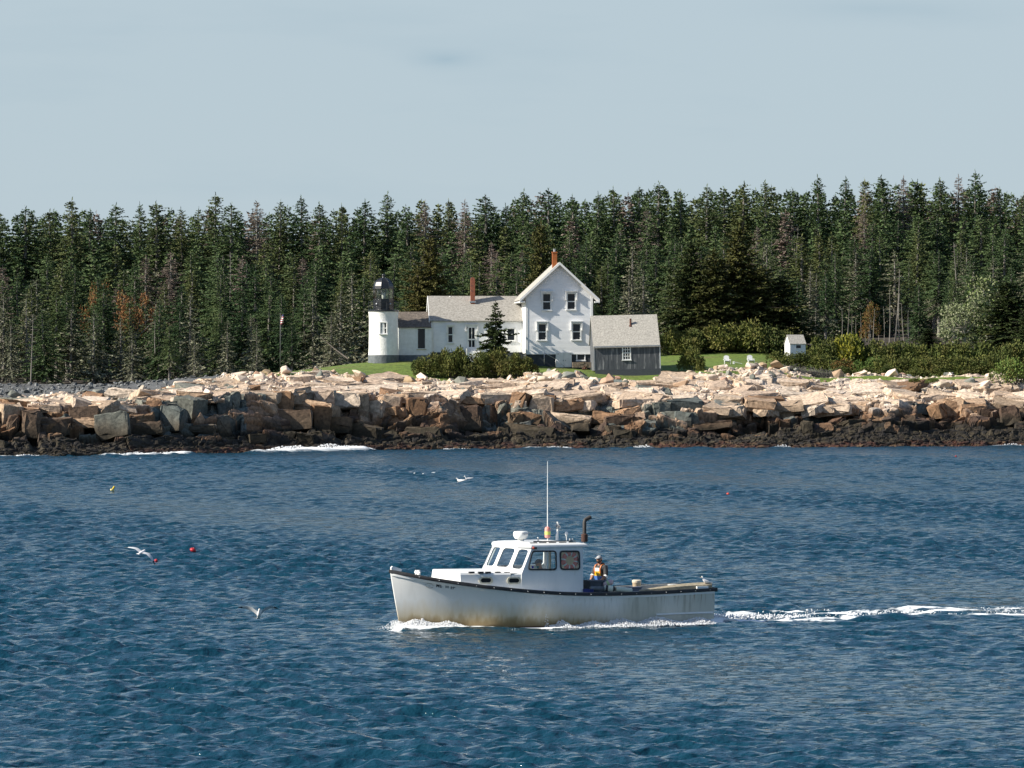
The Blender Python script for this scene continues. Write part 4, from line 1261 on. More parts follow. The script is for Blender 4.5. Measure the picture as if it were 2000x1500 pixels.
t_ = MB(); t_.box((-.52, -.18, .12), (.52, .18, .17)); o = t_.build("table_top", M['white'], tb); o.rotation_euler = (0, R(12), 0)
t_ = MB(); t_.box((-.48, -.15, 0), (-.30, .15, .3)); t_.build("leg", M['white'], tb)
tag(tb, "small white low table tipped over between the two lawn chairs", "table")
# flag on its pole
fp = empty("flagpole", (0, 0, 0)); fp.location = at(547.5, 733, 449); FZ = fp.location.z
hp = (733 - 611) / FPX * (449 + LO)
MB().tube([(0, 0, -.5), (0, 0, hp)], [.05, .03], 8).build("pole", mat('dull_grey_pole', (.10, .105, .10), rough=.6), fp)
fl = MB()
kf = 449 / FPX
M['flag_red'] = mat('flag_red', (.30, .02, .03)); M['flag_white'] = mat('flag_white', (.78, .74, .72)); M['flag_blue'] = mat('flag_blue', (.03, .04, .12))
nn = 9
for i in range(nn):
    for j in range(6):
        def FPt(a, b):
            return (.05 + .30 * a + .04 * math.sin(b * 5), .12 * math.sin(a * 5 + b * 3), hp - .15 - (18.2 * kf) * b - .10 * (1 - a) * b - .06 * math.sin(a * 3))
        a0_, a1_, b0_, b1_ = j / 6, (j + 1) / 6, i / nn, (i + 1) / nn
        mi = 2 if (i < 2 and j >= 3) else i % 2
        fl.add([FPt(a0_, b0_), FPt(a1_, b0_), FPt(a1_, b1_), FPt(a0_, b1_)], [(0, 1, 2, 3)], mi)
fo = fl.build("flag", [M['flag_red'], M['flag_white'], M['flag_blue']], fp)
md = fo.modifiers.new("thick", 'SOLIDIFY'); md.thickness = .01
tag(fp, "slender pole with a red and white striped flag hanging limp before the dark woods", "flagpole")
# red brown garden ornament and the low stone wall under the basement window
og = MB()
for i, (dx, dz, r_) in enumerate(((0, .12, .16), (.22, .1, .13), (-.2, .08, .12), (.08, .3, .12), (-.06, .42, .08))): og.ball((dx, 0, dz), r_, 8, 6)
og.tube([(-.35, 0, 0), (-.1, 0, .3)], .05, 6); og.tube([(.35, 0, .02), (.15, 0, .25)], .05, 6)
o = og.build("rusty_ornament", M['rust']); o.location = at(1142, 722, 433.2); o.scale = (.9, .9, .9)
tag(o, "small rusty red object standing on the grass left of the grey shed", "ornament")
rs_ = np.random.RandomState(9)
rwall = MB()
for j in range(3):
    x_ = 0.0
    while x_ < 2.35:
        b = x_ + rs_.uniform(.25, .5)
        rwall.box((x_ + .015, rs_.uniform(-.05, .03), j * .2 + .01), (b - .015, .4, j * .2 + .19)); x_ = b
o = rwall.build("stone_wall", mat('wall_stone', (.30, .23, .17), (.16, .13, .10), 2.5, .9)); o.location = at(1118, 718, 435.3) ; o.rotation_euler = (0, 0, YAW)
tag(o, "low dry stone wall under the basement window", "wall")
# ================================================================== vegetation
def leaf_mat(name, c1, c2, rand=.22, rough=.75, scale=1.3):
    return mat(name, c1, c2, scale, rough, spec=.18, rand=rand, lo=.4, hi=.62, detail=3)
V = {
    'green': leaf_mat('spruce_needles', (.054, .096, .036), (.086, .124, .048), .32),
    'olive': leaf_mat('olive_spruce_needles', (.080, .105, .036), (.12, .14, .052), .25),
    'lichen': leaf_mat('lichened_twigs', (.20, .205, .135), (.28, .275, .19), .2),
    'lichengreen': leaf_mat('lichened_needles', (.085, .10, .055), (.15, .155, .095), .2),
    'deadbrown': leaf_mat('bare_brown_twigs', (.15, .118, .095), (.20, .16, .13), .18),
    'rugged': leaf_mat('dark_spruce_needles', (.062, .066, .018), (.10, .096, .027), .2),
    'dark': leaf_mat('deep_green_needles', (.042, .062, .019), (.064, .080, .025), .2),
    'bush': leaf_mat('bayberry_leaves', (.075, .098, .022), (.135, .135, .034), .2, scale=2.2),
    'bushdark': leaf_mat('dark_shrub_leaves', (.055, .076, .02), (.105, .10, .03), .2, scale=2.0),
    'yellow': leaf_mat('yellow_green_leaves', (.13, .155, .022), (.27, .25, .03), .15, scale=1.1),
    'bright': leaf_mat('fresh_green_leaves', (.075, .125, .025), (.10, .15, .04), .15),
    'rustleaf': leaf_mat('rusty_autumn_leaves', (.16, .085, .03), (.22, .12, .045), .15),
    'paleleaf': leaf_mat('pale_olive_leaves', (.15, .18, .085), (.23, .25, .14), .12),
    'deadgrey': leaf_mat('grey_dead_brush', (.24, .225, .20), (.16, .15, .13), .15),
    'bark': mat('grey_bark', (.16, .145, .125), (.25, .235, .205), 4, .9, stretch=(1, 1, .3)),
    'barkdark': mat('dark_bark', (.075, .062, .05), (.12, .10, .085), 4, .9, stretch=(1, 1, .3)),
    'snag': mat('silvery_dead_wood', (.27, .25, .215), (.16, .145, .125), 5, .9, stretch=(1, 1, .2)),
}
class Leaves:
    flat = 0.0
    def __init__(s): s.v, s.f, s.m = [], [], []
    def spray(s, a, d, l, w, r, mi=0, kink=.12):
        """a leaf spray: a bent diamond along direction d"""
        d = d / (np.linalg.norm(d) + 1e-9)
        q = np.cross(d, (0, 0, 1.)) * s.flat * (1 if r.rand() < .5 else -1) + r.normal(0, 1, 3); q -= d * q.dot(d); q /= np.linalg.norm(q) + 1e-9
        nrm = np.cross(d, q)
        m_ = a + d * l * .45 + nrm * l * kink
        b = len(s.v)
        s.v += [a, m_ + q * w, a + d * l, m_ - q * w]
        s.f.append((b, b + 1, b + 2, b + 3)); s.m.append(mi)
    def twig(s, a, b_, w, mi):
        d = b_ - a
        q = np.cross(d, (0.3, .2, .9)); q = q / (np.linalg.norm(q) + 1e-9) * w
        p = np.cross(d, q); p = p / (np.linalg.norm(p) + 1e-9) * w
        b = len(s.v)
        s.v += [a + q, a - q, b_, a + p, a - p, b_]
        s.f += [(b, b + 1, b + 2, b + 2), (b + 3, b + 4, b + 5, b + 5)]; s.m += [mi, mi]
    def mesh(s, name, mats):
        f4 = np.array(s.f)
        me = bpy.data.meshes.new(name)
        deg = f4[:, 2] == f4[:, 3]
        me.from_pydata(np.array(s.v).tolist(), [], [tuple(f[:3]) if g else tuple(f) for f, g in zip(f4.tolist(), deg)])
        for m_ in mats: me.materials.append(m_)
        me.polygons.foreach_set("material_index", np.array(s.m, dtype=np.int32)); me.update()
        return me

def spruce(seed, h, rad, clear=.1, whorl=.34, nb=7, sp=.24, mats=('green', 'lichen'), bark='bark', lich=.0, lich_top=.45, droop=.28, gap=.12, lean=.0, spw=.085, spl=.5, ragged=.35, nakedlow=.0, pw=.85):
    r = np.random.RandomState(seed)
    ts = np.linspace(0, 1, 9)
    bend = r.normal(0, .012, 2) * h + lean
    def axis(t): return np.array((bend[0] * t * t, bend[1] * t * t, t * h))
    tr = MB().tube([axis(t) for t in ts], [max(.012, (.021 * h) * (1 - t) ** .8 + .012) for t in ts], 7)
    tm = tr.mesh("trunk", V[bark])
    lv = Leaves(); lv.flat = 2.0
    z = clear * h
    sect = r.rand(8) * .5 + .6
    while z < h * .985:
        t = z / h
        tt = max(0.0, (t - clear) / (1 - clear))
        Lb = rad * ((1 - tt) ** pw) * (.55 + .45 * min(1, tt / .12 + .3)) * (1 + ragged * (r.rand() - .5)) + .10
        n = max(3, int(round(nb * (1 - .45 * tt))))
        a0 = r.rand() * 6.28
        for k_ in range(n):
            if r.rand() < gap: continue
            az = a0 + 6.283 * k_ / n + r.normal(0, .22)
            L_ = Lb * (1 + ragged * r.normal(0, .5)) * sect[int(az / 6.283 * 8) % 8]
            if L_ < .12: L_ = .12
            el = R(-18 + 36 * tt ** 1.6) + r.normal(0, .10)
            d0 = np.array((math.cos(az) * math.cos(el), math.sin(az) * math.cos(el), math.sin(el)))
            o_ = axis(t) + np.array((0, 0, r.normal(0, .06)))
            pt = lambda s_: o_ + d0 * L_ * s_ + np.array((0, 0, 1.0)) * L_ * (-droop * s_ * s_ + .20 * s_ ** 4) * (1 - .6 * tt)
            dead = r.rand() < nakedlow * max(0, 1 - tt / .5)
            lv.twig(pt(.0), pt(.55), .022 + .010 * (1 - tt), 2); lv.twig(pt(.5), pt(.98), .014, 2)
            side = np.array((-math.sin(az), math.cos(az), 0))
            ns = max(2, int(L_ / sp))
            plich = lich * max(0, 1 - tt / lich_top)
            bl = r.rand() < plich
            for i in range(ns):
                s_ = .12 + .88 * (i + r.rand()) / ns
                p_ = pt(s_)
                for sg in (-1, 1):
                    if dead and r.rand() < .7: continue
                    l_ = spl * (.35 + .75 * (1 - abs(s_ - .55))) * (.7 + .6 * r.rand()) * (1 - .62 * tt)
                    dv = d0 * (.65 + .3 * r.rand()) + side * sg * (.75 + .3 * r.rand()) + np.array((0, 0, r.normal(-.12, .30)))
                    lv.spray(p_, dv, l_, spw * (.75 + .6 * r.rand()), r, 1 if (bl or r.rand() < plich * .5) else 0)
                if r.rand() < .5 and not dead:
                    lv.spray(p_, d0 * .5 + np.array((0, 0, -.7 + 1.1 * r.rand())) + side * r.normal(0, .3), spl * .6 * (.6 + .6 * r.rand()), spw, r, 1 if bl else 0)
            if not dead: lv.spray(pt(.85), d0 + np.array((0, 0, .15)), spl * .8 * (1 - .6 * tt), spw * (1 - .4 * tt), r, 1 if bl else 0)
        z += whorl * (.7 + .6 * r.rand()) * (1 - .35 * tt)
    for i in range(7): lv.spray(axis(.94 + .01 * i), np.array((r.normal(0, .22), r.normal(0, .22), 1.)), .42, .05, r, 0)
    cm = lv.mesh("crown", [V[mats[0]], V[mats[1]], V[bark]])
    return tm, cm, h

def snag(seed, h, r0=.075, nbr=18, bl=.7, lean=0.0, top=.25):
    r = np.random.RandomState(seed)
    m = MB()
    ax = lambda t: Vector((lean * h * t + .02 * h * math.sin(t * 3 + seed), .02 * h * math.cos(t * 2 + seed), h * t))
    m.tube([ax(t) for t in np.linspace(0, 1, 7)], [r0 * (1 - (1 - top) * t) for t in np.linspace(0, 1, 7)], 6)
    lv = Leaves()
    for i in range(nbr):
        t = r.uniform(.35, .98); a = r.rand() * 6.28; l_ = bl * r.uniform(.3, 1) * (1.2 - t * .7)
        p = np.array(ax(t)[:]); e = p + np.array((math.cos(a), math.sin(a), r.uniform(-.3, .25))) * l_
        lv.twig(p, e, .03, 0)
        for j in range(3): lv.twig(p + (e - p) * r.uniform(.4, 1), e + r.normal(0, .18, 3) * l_, .012, 0)
    m.add(lv.v, [tuple(f[:3]) for f in lv.f])
    return m.mesh("trunk", V['snag']), None, h

def plant(spec, name, loc, scale, rz, label, cat, group, part="crown", tilt=0.0, wid=1.0):
    root = empty(name, loc, rz)
    root.rotation_euler = (tilt, 0, rz)
    root.scale = (scale * wid, scale * wid, scale)
    link("trunk", spec[0], root)
    if spec[1]: link(part, spec[1], root)
    return tag(root, label, cat, group)

SPR = {
    'green': [spruce(11 + i, 14, 3.5 + .3 * (i % 3), .06 + .04 * (i % 2), .28, 8, .155, gap=.08 + .02 * i, lich=.12, ragged=.45 + .05 * i, spw=.088, spl=.50, pw=.66) for i in range(5)],
    'olive': [spruce(31 + i, 14, 3.2, .08, .29, 8, .16, mats=('olive', 'lichen'), gap=.13, lich=.25, ragged=.55, spw=.085, spl=.5, pw=.66) for i in range(2)],
    'lichen': [spruce(41 + i, 11, 2.8, .12, .36, 7, .23, mats=('lichengreen', 'lichen'), gap=.18, lich=.7, lich_top=.9, ragged=.65, nakedlow=.4, spw=.10, spl=.56, pw=.72) for i in range(3)],
    'dead': [spruce(51 + i, 13, 3.1, .12, .32, 8, .18, mats=('deadbrown', 'deadbrown'), gap=.15, spw=.045, spl=.66, ragged=.5, pw=.72) for i in range(2)],
    'tall': [spruce(61 + i, 15, 3.1, .30, .28, 8, .165, gap=.12, lich=.5, lich_top=.35, ragged=.55, nakedlow=.3, spw=.088, spl=.5, pw=.68) for i in range(2)],
}
LITE = {k_: [spruce(s_ + i, 14, 3.6, .1, .46, 7, .36, mats=m_, gap=.06, ragged=.45, spw=.19, spl=.85, pw=.66) for i in range(2)]
        for k_, s_, m_ in (('green', 511, ('green', 'lichen')), ('olive', 531, ('olive', 'lichen')), ('dead', 551, ('deadbrown', 'deadbrown')), ('lichen', 541, ('lichengreen', 'lichen')), ('tall', 561, ('green', 'lichen')))}
TLAB = {'green': "dark green spruce standing in the dense wood behind the shore",
        'olive': "olive green spruce standing in the dense wood behind the shore",
        'lichen': "small grey green lichen draped spruce at the lower edge of the wood",
        'dead': "bare brown dead spruce standing among green ones in the wood",
        'tall': "tall spruce with bare lower trunk standing in the wood"}
TOPS = [(-300, 405), (0, 408), (40, 398), (130, 388), (200, 402), (300, 398), (420, 392), (470, 402), (530, 384), (600, 400), (640, 392), (750, 386), (850, 378), (900, 384), (1000, 378), (1055, 366), (1150, 372), (1205, 358),
        (1290, 350), (1340, 366), (1450, 352), (1540, 352), (1640, 346), (1700, 348), (1765, 338), (1815, 338), (1870, 350), (1925, 346), (2000, 362), (2300, 360)]
rf_ = np.random.RandomState(2024)
GRP = "spruce trees of the wood"
def forest_tree(kind, px, Y, h, label=None, wid=None):
    v = SPR[kind][rf_.randint(len(SPR[kind]))]
    p = on_ground(px, Y) - Vector((0, 0, .2))
    s_ = h / v[2]
    return plant(v, "spruce_tree", p, s_, rf_.uniform(0, 6.28), label or TLAB[kind], "tree", GRP, wid=wid or rf_.uniform(.78, 1.38))
n_ind = 0
stuff_list = []
for ri, (Yl, Yr, lo, hi) in enumerate([(484, 530, .42, .66), (492, 538, .55, .8), (503, 548, .62, .92), (518, 560, .7, 1.0), (537, 575, .75, 1.05), (560, 593, .8, 1.05), (588, 610, .85, 1.05), (622, 632, .95, 1.0), (640, 648, .9, 1.0), (652, 660, .9, 1.0), (664, 672, .9, 1.0)]):
    px = -450 + 20 * rf_.rand()
    while px < 2420:
        f = np.clip((px - 620) / 420, 0, 1)
        Y = Yl * (1 - f) + Yr * f + rf_.normal(0, 3.5)
        YL = Y + LO
        zt_ = CAMZ - (float(interp_px(TOPS, px)) - HZ) / FPX * YL
        g = gz1((px - 1000) / FPX * YL, YL)
        hfull = 14.5
        h = hfull * rf_.uniform(lo, hi)
        if ri >= 7:
            h = zt_ - g - abs(rf_.normal(0, 1.2)) + (.9 if rf_.rand() < .10 and ri == 7 else 0) - (.0, 1.2, 2.0, 2.4)[ri - 7] + .4
        h = min(h, zt_ - g + 1.4)
        rnd = rf_.rand()
        if ri <= 1: kind = 'lichen' if rnd < (.62 if px < 800 else .35) else ('tall' if rnd < .75 else 'green')
        elif ri <= 3: kind = 'lichen' if rnd < .25 else ('tall' if rnd < .42 else ('olive' if rnd < .55 else 'green'))
        else: kind = 'dead' if rnd < .08 else ('olive' if rnd < .26 else 'green')
        skip = (ri <= 1 and 1625 < px < 1790)
        if 690 < px < 1330 and ri <= 1 and rf_.rand() < .3: skip = True
        if not skip:
            inside = -45 < px < 2045
            if inside and ri in (0, 1, 2, 3, 4, 5, 7):
                forest_tree(kind, px, Y, h); n_ind += 1
            else:
                stuff_list.append((kind, px, Y, h))
        px += rf_.uniform(38, 66) * (1.18 if ri < 5 else (.95 if ri < 7 else (.78 if ri == 7 else .55)))
print("individual forest trees", n_ind, "stuff", len(stuff_list))
# the rest of the wood, as one mass
VS, FS, MS, vo = [], [], [], 0
STM = ['green', 'olive', 'lichengreen', 'lichen', 'deadbrown', 'bark']
cache = {}
def mesh_np(me):
    if me.name in cache: return cache[me.name]
    v = np.empty(len(me.vertices) * 3, np.float32); me.vertices.foreach_get("co", v)
    quads = [tuple(p.vertices) if len(p.vertices) == 4 else tuple(p.vertices)[:3] + (tuple(p.vertices)[2],) for p in me.polygons if len(p.vertices) <= 4]
    mi = [p.material_index for p in me.polygons if len(p.vertices) <= 4]
    nm = [m_.name for m_ in me.materials]
    cache[me.name] = (v.reshape(-1, 3), np.array(quads), np.array(mi), nm)
    return cache[me.name]
mname = {V[k_].name: i for i, k_ in enumerate(STM)}
for kind, px, Y, h in stuff_list:
    sp_ = LITE[kind][rf_.randint(2)]
    a = rf_.uniform(0, 6.28); s_ = h / sp_[2]; p = np.array(on_ground(px, Y)[:])
    Rm = np.array(((math.cos(a), -math.sin(a), 0), (math.sin(a), math.cos(a), 0), (0, 0, 1)))
    v, q_, mi, nm = mesh_np(sp_[1])
    keep = np.ones(len(q_), bool)
    if not (-60 < px < 2060): keep = rf_.rand(len(q_)) < .5
    VS.append((v * s_) @ Rm.T + p); FS.append(q_[keep] + vo); MS.append(np.array([mname.get(n_2, 5) for n_2 in nm])[mi[keep]]); vo += len(v)
allf = np.vstack(FS); allm = np.concatenate(MS)
tri = allf[:, 2] == allf[:, 3]
# triangles of the twigs become slim quads with the tip repeated as an own vertex
allv = np.vstack(VS)
if tri.any():
    tip = allv[allf[tri, 2]] + np.array((0, 0, .012))
    allf[tri, 3] = len(allv) + np.arange(tri.sum()); allv = np.vstack([allv, tip])
me = np_mesh("distant_wood", allv, allf, mats=[V[k_] for k_ in STM], mi=allm)
tag(link("distant_wood", me), "mass of dark spruces filling the wood behind the nearer trees", "wood", kind='stuff')

# named trees that stand out
for px, Y, h, lab in [(330, 560, 12, "wide bare grey brown dead spruce high in the wood, far left"), (232, 575, 10, "bare grey dead spruce beside a dark green one, upper left of the wood"),
                      (828, 575, 12.5, "large bare brown dead spruce above the lighthouse"), (1212, 610, 13, "bare pinkish brown dead spruce on the skyline above the grey shed"),
                      (1262, 618, 15.2, "dead brown spruce reaching above the skyline right of the chimney"), (1478, 590, 14, "bare brown dead spruce above the dark spruce clump"),
                      (1690, 610, 14.5, "pale bare dead spruce near the skyline above the tiny hut"), (590, 590, 11.5, "bare grey spruce in the upper wood left of the lighthouse")]:
    forest_tree('dead', px, Y, h, lab, 1.15)
RUG = [spruce(71 + i, 8, 2.5, .03, .17, 12, .12, mats=('rugged', 'dark'), bark='barkdark', gap=.10, ragged=.8, spw=.085, spl=.40, droop=.12, lich=.3, pw=.6) for i in range(3)]
RUGD = [spruce(76 + i, 8, 2.7, .02, .17, 12, .12, mats=('dark', 'rugged'), bark='barkdark', gap=.08, ragged=.65, spw=.085, spl=.40, droop=.15, lich=.3, pw=.6) for i in range(2)]
for px, top, base, Y, wpx, fam, var, lab in [
    (842, 462, 690, 452, 92, RUG, 0, "big rugged dark spruce behind the cottage roof, beside the lighthouse"),
    (815, 520, 690, 451, 60, RUG, 1, "shorter rugged dark spruce hard against the lighthouse"),
    (1060, 432, 690, 462, 84, RUG, 2, "tall rugged spruce behind the chimney of the two storey house"),
    (1440, 442, 690, 474, 130, RUG, 0, "tallest spruce of the dark clump behind the lawn chairs, brownish green"),
    (1352, 468, 690, 472, 108, RUGD, 0, "deep green spruce at the left side of the dark clump"),
    (1395, 486, 690, 470, 110, RUG, 1, "middle brown tinged spruce of the dark clump"),
    (1490, 520, 690, 472, 100, RUG, 2, "spruce with rusty top near the right of the dark clump"),
    (1528, 534, 690, 474, 118, RUGD, 1, "broad black green spruce right behind the tiny hut"),
    (1968, 545, 705, 468, 130, RUGD, 0, "broad dark spruce at the right edge in front of the pale tree"),
    (2010, 600, 720, 456, 90, RUGD, 1, "low dark spruce cut by the right edge of the view"),
    (1813, 640, 690, 480, 60, RUGD, 1, "small dark young spruce in front of the bare trunks")]:
    v = fam[var]
    p = at(px, base, Y); h = (base - top) / FPX * Y
    wscale = (wpx / FPX * Y / 2) / (2.0 * h / 8)
    plant(v, "rugged_spruce", p, h / 8, rf_.uniform(0, 6.28), lab, "tree", "dark rugged spruces by the houses", wid=wscale)
FT = spruce(90, 5.6, 1.95, .12, .34, 10, .10, mats=('dark', 'rugged'), bark='barkdark', gap=.05, ragged=.55, spw=.10, spl=.50, droop=.12, pw=.85)
plant(FT, "young_spruce", at(968, 694, 434.0), 1.02, 2.2, "young open branched spruce in front of the cottage windows", "tree", None)

# bare trunks and snags
SN = [snag(i, 7, .085, 12, .5) for i in range(3)] + [snag(7, 8, .085, 34, 1.15)]
for i, (px, top, base, Y) in enumerate([(1644, 600, 670, 527), (1655, 590, 670, 529), (1663, 612, 670, 525), (1672, 622, 672, 528), (1681, 608, 670, 531), (1690, 640, 672, 526), (1699, 585, 670, 530), (1707, 600, 670, 524), (1717, 618, 672, 529),
                                        (1726, 596, 670, 532), (1736, 560, 670, 527), (1748, 522, 668, 531), (1757, 570, 670, 529), (1765, 590, 670, 526), (1774, 605, 672, 530)]):
    v = SN[i % 3]
    plant(v, "bare_trunk", at(px, base, Y), (base - top) / FPX * Y / 7, i * 1.3, "slender bare grey tree trunk standing in the open gap of the wood", "tree trunk", "bare trunks in the gap of the wood", "bare_branches", tilt=R(rf_.uniform(-3, 3)))
for px, top, base, Y, lab, k_ in [(303, 624, 690, 484, "white barkless dead trunk at the lower edge of the wood, far left", 1), (437, 498, 590, 545, "white dead snag with stub branches in the wood left of the lighthouse, thinner of two", 3),
                                  (449, 490, 590, 546, "white dead snag with side branches in the wood left of the lighthouse, taller of two", 3), (1592, 598, 690, 508, "pale dead snag behind the tiny hut", 3),
                                  (1557, 440, 540, 590, "pale bare dead trunk high in the wood above the tiny hut", 3), (1865, 470, 600, 560, "tall pale lichened dead trunk in the wood near the pale tree", 3),
                                  (62, 610, 752, 478, "pale dead trunk at the left end of the wood", 3)]:
    plant(SN[k_], "snag", at(px, base, Y), (base - top) / FPX * Y / (8 if k_ == 3 else 7), rf_.uniform(0, 6), lab, "dead tree", None, "bare_branches")
lg = MB()
a, b = at(626, 658, 486), at(680, 701, 476)
lg.tube([(0, 0, 0), (b - a) * .5 + Vector((0, 0, -.1)), b - a], [.03, .05, .08], 7)
o = lg.build("fallen_trunk", V['barkdark']); o.location = a
tag(o, "pale fallen trunk leaning down across the wood edge left of the lighthouse", "tree trunk")

# shrubs
def shrub(seed, mats=('bush', 'bushdark'), n=1500, leaf=.16, lob=9, flat=.8, mix=.25):
    r = np.random.RandomState(seed)
    lv = Leaves()
    cs = []
    for i in range(lob):
        a = r.rand() * 6.28; q = r.rand() ** .6
        cs.append((np.array((math.cos(a) * q * .62, math.sin(a) * q * .62, r.uniform(.28, .75) * flat * (1.15 - .5 * q))), r.uniform(.2, .38)))
    cs.append((np.array((0, 0, .3)), .42))
    st = MB()
    for c, rad in cs: st.tube([(0, 0, -.1), tuple(c * .5 + np.array((0, 0, .02))), tuple(c)], [.022, .014, .006], 5)
    tm = st.mesh("stem", V['barkdark'])
    for i in range(n):
        c, rad = cs[r.randint(len(cs))]
        d = r.normal(0, 1, 3); d /= np.linalg.norm(d)
        if d[2] < -.55: d[2] *= -.6
        p = c + d * rad * (r.uniform(.6, 1.06)) * np.array((1, 1, .85))
        if p[2] < .0: p[2] = abs(p[2]) * .5
        dv = d * .8 + r.normal(0, .5, 3)
        lv.spray(p, dv, leaf * r.uniform(.6, 1.2), leaf * .28, r, 1 if r.rand() < mix else 0)
    A_ = np.array(lv.v); zs_ = np.percentile(A_[:, 2], 99.3); xs_ = np.percentile(np.abs(A_[:, :2]), 98.5)
    lv.v = list(A_ * np.array((.92 / xs_, .92 / xs_, .98 / zs_)))
    return tm, lv.mesh("foliage", [V[mats[0]], V[mats[1]]]), 1.0
SH = {'bush': [shrub(200 + i, n=2600, leaf=.095, lob=11) for i in range(3)], 'dark': [shrub(210 + i, ('bushdark', 'bush'), 2400, .095) for i in range(2)], 'yellow': [shrub(220, ('yellow', 'bush'), 2400, .10, mix=.35)],
      'bright': [shrub(225, ('bright', 'bush'), 2400, .09)], 'rust': [shrub(226, ('rustleaf', 'bushdark'), 1600, .10, mix=.3)]}
def brush(seed):
    r = np.random.RandomState(seed); lv = Leaves()
    for i in range(420):
        a = r.rand() * 6.28; q = r.rand() ** .5
        p = np.array((math.cos(a) * q * .9, math.sin(a) * q * .5, 0.0 + .35 * r.rand() * (1 - q)))
        d = np.array((r.normal(0, .8), r.normal(0, .5), abs(r.normal(.55, .3))))
        e = p + d * r.uniform(.2, .5); lv.twig(p, e, .016, 0)
        for j in range(3): lv.twig(p + (e - p) * r.uniform(.4, .9), e + r.normal(0, .12, 3), .011, 0)
    st = MB(); st.tube([(-.5, 0, 0), (0, .1, .2), (.5, 0, .3)], [.03, .02, .008], 5)
    return st.mesh("stem", V['deadgrey']), lv.mesh("twigs", [V['deadgrey']]), 1.0
BRS = [brush(1), brush(2)]
SG = "shrubs around the houses"
def bush(kind, px, top, base, w_, Y, label, grp=SG):
    v = SH[kind][rf_.randint(len(SH[kind]))]
    g0 = on_ground(px, Y); top_z = at(px, top, Y).z; base_z = min(g0.z, at(px, base, Y).z + .6) - .12
    root = empty("shrub", (g0.x, g0.y, base_z), rf_.uniform(0, 6.28))
    hw = w_ / FPX * (Y + LO) / 2; hh = max(.5, top_z - base_z)
    root.scale = (hw / .92, hw / .92, hh / .98)
    link("stem", v[0], root); link("foliage", v[1], root)
    return tag(root, label, "shrub", grp)
for px, top, base, w_, k_ in [(820, 699, 734, 46, 'bush'), (848, 692, 737, 56, 'bush'), (884, 680, 739, 58, 'bush'), (912, 694, 740, 50, 'dark'), (944, 688, 742, 58, 'bush'), (978, 683, 743, 60, 'dark'), (1008, 692, 741, 54, 'bush'), (1030, 698, 736, 40, 'dark')]:
    bush(k_, px, top, base, w_, 428.5, {'bush': "green shrub in the thick hedge before the cottage", 'dark': "darker olive shrub in the thick hedge before the cottage"}[k_], "hedge shrubs before the cottage")
bush('dark', 870, 690, 733, 60, 431, "darker olive shrub in the thick hedge before the cottage", "hedge shrubs before the cottage")
bush('bush', 960, 688, 735, 70, 431, "green shrub in the thick hedge before the cottage", "hedge shrubs before the cottage")
bush('bush', 1351, 682, 737, 52, 433, "single round bush between the grey shed and the lawn chairs", None)
bush('bush', 1368, 715, 741, 20, 432, "small weedy tuft at the foot of the round bush", None)
for px, top, base, w_ in [(1312, 646, 697, 66), (1365, 642, 699, 84), (1412, 634, 700, 90), (1456, 628, 702, 92), (1500, 636, 703, 88), (1530, 646, 704, 60), (1340, 656, 700, 60)]:
    bush('bush' if px % 3 else 'dark', px, top, base, w_, 466, "tall green shrub behind the lawn chairs", "tall shrubs behind the lawn chairs")
for px, top, base, w_, Y, k_, lab in [
    (1606, 660, 712, 66, 459, 'bush', "green shrub right beside the tiny hut"), (1648, 655, 712, 84, 460, 'yellow', "yellow green shrub right of the tiny hut, brightest of all"), (1690, 662, 712, 70, 461, 'bush', "green shrub right of the yellow one"),
    (1526, 688, 724, 56, 447, 'bush', "small shrub in front left of the tiny hut"), (1562, 689, 726, 64, 447, 'dark', "dark low shrub directly before the tiny hut"), (1604, 692, 729, 66, 446, 'bush', "low shrub before the yellow shrub"),
    (1648, 702, 731, 60, 444, 'rust', "brownish low shrub below the yellow shrub"), (1700, 700, 733, 60, 443, 'bright', "fresh green low shrub above the rubble"), (1990, 690, 712, 60, 452, 'rust', "dark red brown shrub at the right edge"),
    (1985, 702, 747, 84, 428, 'bright', "bright green shrub at the right edge above the rocks"), (1822, 738, 750, 26, 423, 'bright', "tiny green bush growing among the pale rocks"), (1786, 742, 752, 24, 423, 'bush', "tiny olive bush growing among the pale rocks")]:
    bush(k_, px, top, base, w_, Y, lab)
for i in range(7):
    px = 1735 + 42 * i
    bush('bush' if i % 3 else 'dark', px, 668 + 3 * (i % 3) + (6 if i == 5 else 0), 733, 92, 456 - i, "green shrub in the long thicket on the right bank", "long thicket on the right bank")
for i in range(7):
    px = 1728 + 37 * i
    bush('dark' if i % 2 else 'bush', px, 696 + 4 * (i % 2), 741, 66, 441 - i, "low olive shrub along the front of the right thicket", "low front shrubs of the right thicket")
for px, top, w_, Y_ in [(1648, 716, 50, 436), (1692, 718, 46, 437), (1738, 714, 54, 437), (1790, 718, 50, 436), (1842, 716, 56, 437), (1900, 712, 60, 436)]:
    bush('bush' if px % 4 else 'dark', px, top, 742, w_, Y_, "low olive shrub along the front of the right thicket", "low front shrubs of the right thicket")
for px, top, base, w_, k_ in [(1530, 706, 744, 64, 0), (1572, 710, 746, 76, 1), (1612, 716, 744, 56, 0), (1962, 728, 752, 52, 1)]:
    root = empty("dead_brush", on_ground(px, 433.8) + Vector((0, 0, -.05)), rf_.uniform(-.4, .4))
    s_ = w_ / FPX * 433 / 2; root.scale = (s_ * 1.05, s_, max(.9, at(px, top, 433.8).z - root.location.z) * 1.15)
    link("stem", BRS[k_][0], root); link("twigs", BRS[k_][1], root)
    tag(root, "tangled grey dead brush above the rubble right of the lawn" if px < 1900 else "tangled grey dead brush at the right edge of the shore", "dead brush", "grey dead brush" if px < 1900 else None)
